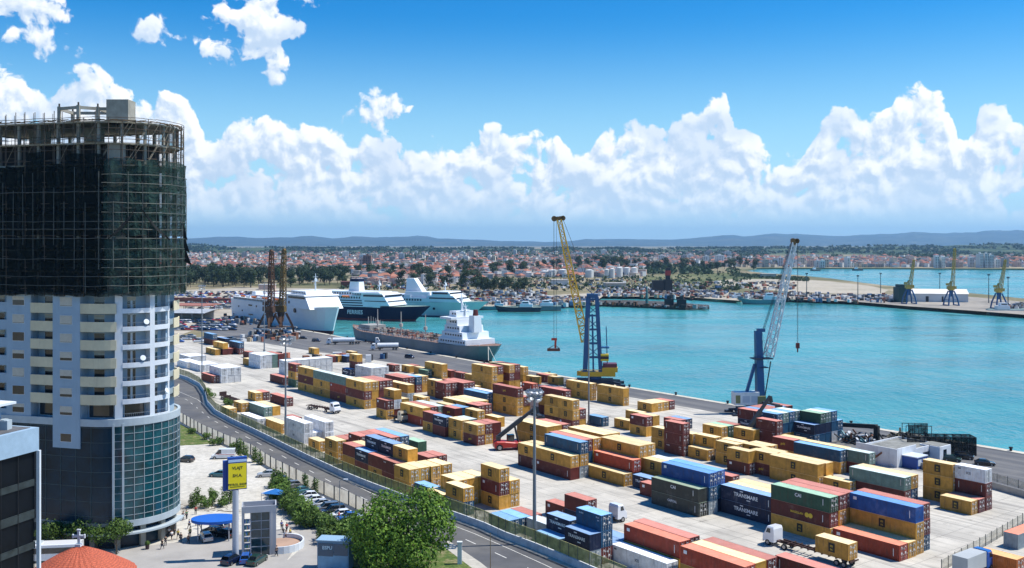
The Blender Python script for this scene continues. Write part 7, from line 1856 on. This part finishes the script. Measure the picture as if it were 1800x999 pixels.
# parked cars on the port lots, 300 nearest as things
CLM = {}
def tiny_car(c):
    if c in CLM: return CLM[c]
    mb = MB(); loft(mb, [ring(x, w, .3, z, .15) for x, w, z in ((-2.1,.8,.8),(-1.9,.86,.95),(1.2,.86,.92),(2.1,.8,.65))]); loft(mb, [[(x,-w,z0),(x,-w+.1,z1),(x,w-.1,z1),(x,w,z0)] for x, w, z0, z1 in ((-1.6,.78,.9,1.0),(-1.0,.74,.9,1.42),(.3,.74,.9,1.42),(1.0,.78,.9,.95))], 1)
    mb.box(-2.0,2.0,-.7,.7,.05,.3,2); me = mb.mesh('car', [paintm(c), cglass, tyre]); CLM[c] = me; return me
lots = [(304,412,563,584,'near lot'),(300,420,592,604,'scrap row'),(300,640,514,528,'far lot'),(330,470,532,546,'middle lot'),(640,860,524,536,'ferry lot')]
cc_ = ['white','white','silver','grey','blue','red','navy','beige','black']; cl = []
for x0, x1, y0, y1, nm_ in lots:
    n = {'near lot':110,'scrap row':26,'far lot':420,'middle lot':150,'ferry lot':170}[nm_]
    for i in range(n): x = rz_.uniform(x0, x1); y = y0+(y1-y0)*(rz_.randrange(5)+rz_.uniform(.1,.35))/5; cl.append((x, y, nm_, rz_.choice(cc_)))
cl.sort(key=lambda q: -q[1]); rr2 = MB(); rm = [paintm(c) for c in sorted(set(cc_))]; zi = {}
zn_ = {'near lot':'near lot in front of the grey canopy','scrap row':'row just above the blue containers','far lot':'far lot behind the white ferry','middle lot':'lot left of the white ferry stern','ferry lot':'lot behind the pale ferry'}
bucket = {}
for i, (x, y, nm_, c) in enumerate(cl):
    p = at(x, y)
    if i < 270: o = link('parked_car', tiny_car(c), None, p, R(10 if nm_ != 'near lot' else -20)+rz_.uniform(-.2,.2)); o.scale = (1.25,)*3; bucket.setdefault((c, nm_), []).append((x, o))
    else: M = Matrix.Translation(p) @ Matrix.Rotation(rz_.uniform(0,3), 4, 'Z'); rr2.box(-2.4,2.4,-1.1,1.1,.1,1.0,sorted(set(cc_)).index(c),M); rr2.box(-1.3,1.0,-.95,.95,1.0,1.7,sorted(set(cc_)).index(c),M)
for (c, nm_), lst in bucket.items():
    lst.sort(key=lambda q: q[0])
    for i, (x, o) in enumerate(lst): tag(o, '%s car, %s of that colour from left, %s' % (c, ordn(i+1), zn_[nm_]), 'car', 'cars parked on the port lots')
tag(rr2.build('parked_cars', rm), 'hundreds of far parked cars and vans on the port lots', 'cars', kind='stuff')
# clutter of goods, small craft and huts around the far basin
def clutter(label, x0, x1, y0, y1, n, seed, smax=5.0, slope=0.0):
    r_ = random.Random(seed); mb = MB(); ms = [mat('cl_white', (.62,.62,.62), .7), mat('cl_grey', (.22,.23,.24), .8), mat('cl_dark', (.035,.035,.04), .8), mat('cl_rust', (.20,.09,.055), .9), mat('cl_blue', (.05,.13,.26), .7), mat('cl_tan', (.42,.33,.22), .9), mat('cl_terracotta', (.36,.13,.08), .9)]
    for i in range(n):
        x = r_.uniform(x0, x1); y = r_.uniform(y0, y1)+(x-x0)*slope; p = at(x, y); w = r_.uniform(1.2, smax); mb.cbox((p.x, p.y, r_.uniform(.3,1.4)), (w, r_.uniform(1,smax*.7), r_.uniform(1.2,4.0)), r_.choice([0,0,0,1,1,2,2,3,4,5,6]), r_.uniform(0,3))
    tag(mb.build('port_clutter', ms), label, 'clutter', kind='stuff')
clutter('crowded goods and small craft along the jetty behind the fishing boats', 850, 1045, 524, 537, 420, 1, 4.5)
clutter('litter of machines on the shore behind the breakwater', 1050, 1290, 508, 521, 430, 2, 4.5, .02)
clutter('litter of goods on the far pier left of the cranes', 1300, 1590, 514, 528, 300, 3, 5, .02)
clutter('vehicles and gear at the right end of the far pier', 1770, 1830, 536, 545, 90, 4, 4)
clutter('terracotta-coloured pallets and stores behind the pale ferry', 810, 960, 512, 522, 150, 5, 5)
clutter('scattered yards and stores on the scrubland behind the basin', 1130, 1400, 497, 510, 200, 6, 6)
clutter('scattered yards between the ferries and the town', 640, 1130, 492, 510, 330, 7, 6)
clutter('machines and vehicles at the feet of the rusty cranes', 425, 525, 588, 601, 60, 8, 3.5)
clutter('goods stacked along the quay left of the white ferry', 395, 470, 557, 572, 60, 9, 3)
clutter('trailers and goods behind the long reefer row', 470, 690, 628, 637, 26, 10, 4)
# dark bulk-loader tower in the scrapyard
p = at(1174, 515); o = thing('loading_tower', 'dark scrapyard tower with a red cap behind the breakwater', 'tower', p); MB().box(-4,4,-4,4,0,14).box(-16,-5,-5,5,0,13).build('body', mat('clutter_dark', (.03,.03,.03)), o); MB().box(-2.2,2.2,-2.2,2.2,14,26).build('shaft', mat('clutter_dark', (.03,.03,.03)), o); MB().box(-2.6,2.6,-2.6,2.6,18,23).build('cap', mat('cap_red', (.35,.04,.03), .7), o)
# ------------------------------------------------------------------ trees beyond
crowns = []
leaf_f = leaf_mat('far_leaves', (.022,.045,.020), (.05,.085,.032), .02)
for i in range(7):
    r_ = random.Random(100+i); kind_ = i % 3
    lb = [(r_.uniform(-3.2,3.2), r_.uniform(-3.2,3.2), r_.uniform(6,13 if kind_ else 17), r_.uniform(2.4,4.2), r_.uniform(.8,1.2)) for _ in range(7)]
    crowns.append((clump(lb, 560, .85, r_, .35).mesh('crown', leaf_d), limbs(11, .4, 2.2, 5, r_).mesh('trunk', bark)))
tr = []
for i in range(125): x = rz_.uniform(318, 606); y = 497+rz_.uniform(-5,9)-(4 if x > 520 else 0); tr.append((x, y, rz_.uniform(.95,1.4)*(1-.12*(x > 540)), 'in the belt left of the rusty cranes' if x < 455 else 'in the belt right of the rusty cranes'))
for i in range(26): tr.append((rz_.uniform(700,850), rz_.uniform(488,506), rz_.uniform(.8,1.3), 'behind the pale ferry'))
for i in range(46): tr.append((rz_.uniform(835,925), rz_.uniform(504,514), rz_.uniform(.55,.85), 'behind the fishing jetty'))
for i in range(22): tr.append((rz_.uniform(795,960), rz_.uniform(474,486), rz_.uniform(1.0,1.4), 'around the middle of town'))
for i in range(24): tr.append((rz_.uniform(1130,1350), rz_.uniform(470,480), rz_.uniform(1.0,1.5), 'behind the scrubland'))
for i in range(14): tr.append((rz_.uniform(600,760), rz_.uniform(482,492), rz_.uniform(.9,1.2), 'above the blue ferry'))
for i in range(24): tr.append((rz_.uniform(960,1130), rz_.uniform(466,476), rz_.uniform(1.2,1.6), 'behind the white tanks'))
tr.sort(key=lambda q: q[0]); tc_ = {}
for x, y, s_, wh in tr:
    i = rz_.randrange(7); root = thing('broadleaf_tree', 'x', 'tree', at(x, y), rz_.uniform(0,6), 'trees '+wh); root.scale = (s_, s_, s_*rz_.uniform(.85,1.1)); link('crown', crowns[i][0], root); link('trunk', crowns[i][1], root); tc_[wh] = tc_.get(wh, 0)+1
    tc = tc_[wh]; root['label'] = '%s dark green tree from left %s' % (ordn(tc), wh)
fr = MB(); r_ = random.Random(55)
def blob_tree(x, y, s_):
    p = at(x, y); h = s_*r_.uniform(.7,1.3)
    for k in range(9): d = Vector((r_.uniform(-1,1), r_.uniform(-1,1), r_.uniform(.1,1.3))); c = p+d*h*.55; a = Vector((r_.uniform(-1,1), r_.uniform(-1,1), r_.uniform(-.6,.6)))*h*.42; b_ = Vector((r_.uniform(-1,1), r_.uniform(-1,1), r_.uniform(.3,1)))*h*.42; fr.add([c-a, c-b_*.6, c+a, c+b_], [(0,1,2,3)])
for i in range(9500):
    x = r_.uniform(290, 1850); f = r_.random(); y = 436.5+(f**1.3)*(46 if x < 1300 else 33)
    if mnoise.noise(Vector((x*.012, y*.09, 3.3))) < -.06: continue
    if x > 1300 and y > 468: continue
    blob_tree(x, y, 9 if y > 455 else 12)
for i in range(1600): blob_tree(r_.uniform(-260, 300), 438+r_.random()**1.2*72, 9)
for i in range(900): x = r_.uniform(600, 1320); y = r_.uniform(480, 512); blob_tree(x, y, r_.uniform(1.5,5))
for i in range(500): x = r_.uniform(1290, 1420); y = 480.5+(x-1290)*.07+r_.uniform(0,6); blob_tree(x, y, r_.uniform(1.5,3.5))
tag(fr.build('far_woodland', leaf_f), 'scattered far treetops and hedges among the houses and fields', 'woodland', kind='stuff')
# ------------------------------------------------------------------ hills and mountains
def hill_strip(name, prof, Z0, Z1, mtl, seed, rough_, rows=14, x0=-1500, x1=3300, amp=.5):
    """terrain whose crest follows the profile, with spurs and gullies"""
    xs = [x0+(x1-x0)*i/260 for i in range(261)]; mb = MB(); vs = []
    def top(x):
        for (a, ya), (b_, yb) in zip(prof[:-1], prof[1:]):
            if a <= x <= b_: f = (x-a)/(b_-a); f = f*f*(3-2*f); return ya+(yb-ya)*f+1.5*mnoise.fractal(Vector((x/38+seed, seed, 0)), .7, 2.1, 5)
        return prof[0][1] if x < prof[0][0] else prof[-1][1]
    for j in range(rows+1):
        f = j/rows; Z = Z0+(Z1-Z0)*f
        for x in xs:
            X = (x-900)/1700*Z1*(.72+.28*f); h = CAM_H-(top(x)-428)*Z1/1700; e = math.sin(min(1, f*1.15)*math.pi/2)**1.3 if f < .87 else 1-(f-.87)*1.5
            n_ = mnoise.fractal(Vector((X/900+seed, Z/900, 0)), .8, 2.1, 6)
            n2_ = abs(mnoise.fractal(Vector((X/520+seed*3, Z/1500, 2)), .7, 2.1, 5))
            z = h*e*(1-amp*(1-f)*(.5+.5*n_))-h*.42*n2_*(1-abs(f-.5)*.6)*amp+h*rough_*n_*.2
            vs.append((X, Z, max(-1.0 if j else -2, z) if j else -2))
    m_ = len(xs); mb.add(vs, [(j*m_+i, j*m_+i+1, (j+1)*m_+i+1, (j+1)*m_+i) for j in range(rows) for i in range(m_-1)])
    o = mb.build(name, mtl, smooth=False); return tag(o, kind='structure')
mtn = land_mat('mountain_slopes', [(.3,(.018,.035,.035)),(.45,(.03,.05,.045)),(.6,(.06,.075,.06)),(.7,(.10,.105,.08))], .0016, fine=.006)
hil = land_mat('hill_slopes', [(.3,(.018,.035,.015)),(.5,(.035,.06,.022)),(.62,(.09,.11,.045)),(.74,(.20,.19,.10))], .004, fine=.02)
MP = [(-1500,420),(-400,412),(0,418),(200,414),(320,419),(370,417),(415,415),(450,418),(480,417),(555,415),(590,418),(625,415),(660,416),(700,417),(740,414),(775,418),(820,421),(900,423),(960,425),(1000,423),(1040,420),(1100,420),(1150,421),(1200,420),(1240,416),(1280,412),(1320,414),(1360,410),(1400,411),(1440,413),(1480,415),(1520,411),(1560,410),(1610,406.5),(1650,408),(1700,408),(1750,405),(1800,403.5),(1900,400),(2400,396),(3300,410)]
hill_strip('mountains', MP, 16500, 23500, mtn, 3.1, .6, 22, amp=.75)
HP = [(-1500,434),(0,434),(300,433.5),(335,431.5),(380,432.5),(430,435.5),(520,436),(700,436),(900,437),(1100,436.5),(1300,436),(1420,434.5),(1500,434),(1560,432.5),(1620,433),(1700,430.5),(1745,428),(1780,428.5),(1830,431),(2000,428),(3300,433)]
lh = hill_strip('low_hills', HP, 4300, 6400, hil, 8.7, .8, 14, amp=.5)
vv = [v.co.copy() for v in lh.data.vertices if v.co.z > 2 and abs(v.co.x/v.co.y) < .58]; fr = MB()
for i in range(4200):
    c0 = vv[r_.randrange(len(vv))]; p = c0+Vector((r_.uniform(-30,30), r_.uniform(-70,70), 0))
    if mnoise.noise(Vector((p.x/260, p.y/500, 1))) < -.02: continue
    for k in range(5): d = Vector((r_.uniform(-1,1), r_.uniform(-1,1), r_.uniform(0,1))); c = p+d*9; a = Vector((r_.uniform(-1,1), r_.uniform(-1,1), r_.uniform(-.4,.4)))*10; b_ = Vector((r_.uniform(-1,1), r_.uniform(-1,1), r_.uniform(.4,1)))*9; fr.add([c-a, c-b_*.5, c+a, c+b_], [(0,1,2,3)])
tag(fr.build('hill_woodland', leaf_f), 'dark woods and hedges scattered over the low hills behind the town', 'woodland', kind='stuff')
# ------------------------------------------------------------------ air
hz = MB().box(-26500, 26500, -400, 26500, -7.2, 470)
m = D.materials.new('haze_air'); m.use_nodes = True; nt = m.node_tree; nt.nodes.clear(); o_ = nt.nodes.new('ShaderNodeOutputMaterial'); pv = nt.nodes.new('ShaderNodeVolumePrincipled')
pv.inputs['Color'].default_value = (.38,.68,1.0,1); pv.inputs['Density'].default_value = 4.5e-5; pv.inputs['Anisotropy'].default_value = .2; nt.links.new(pv.outputs[0], o_.inputs['Volume'])
ho = hz.build('haze', m); tag(ho, kind='stuff')
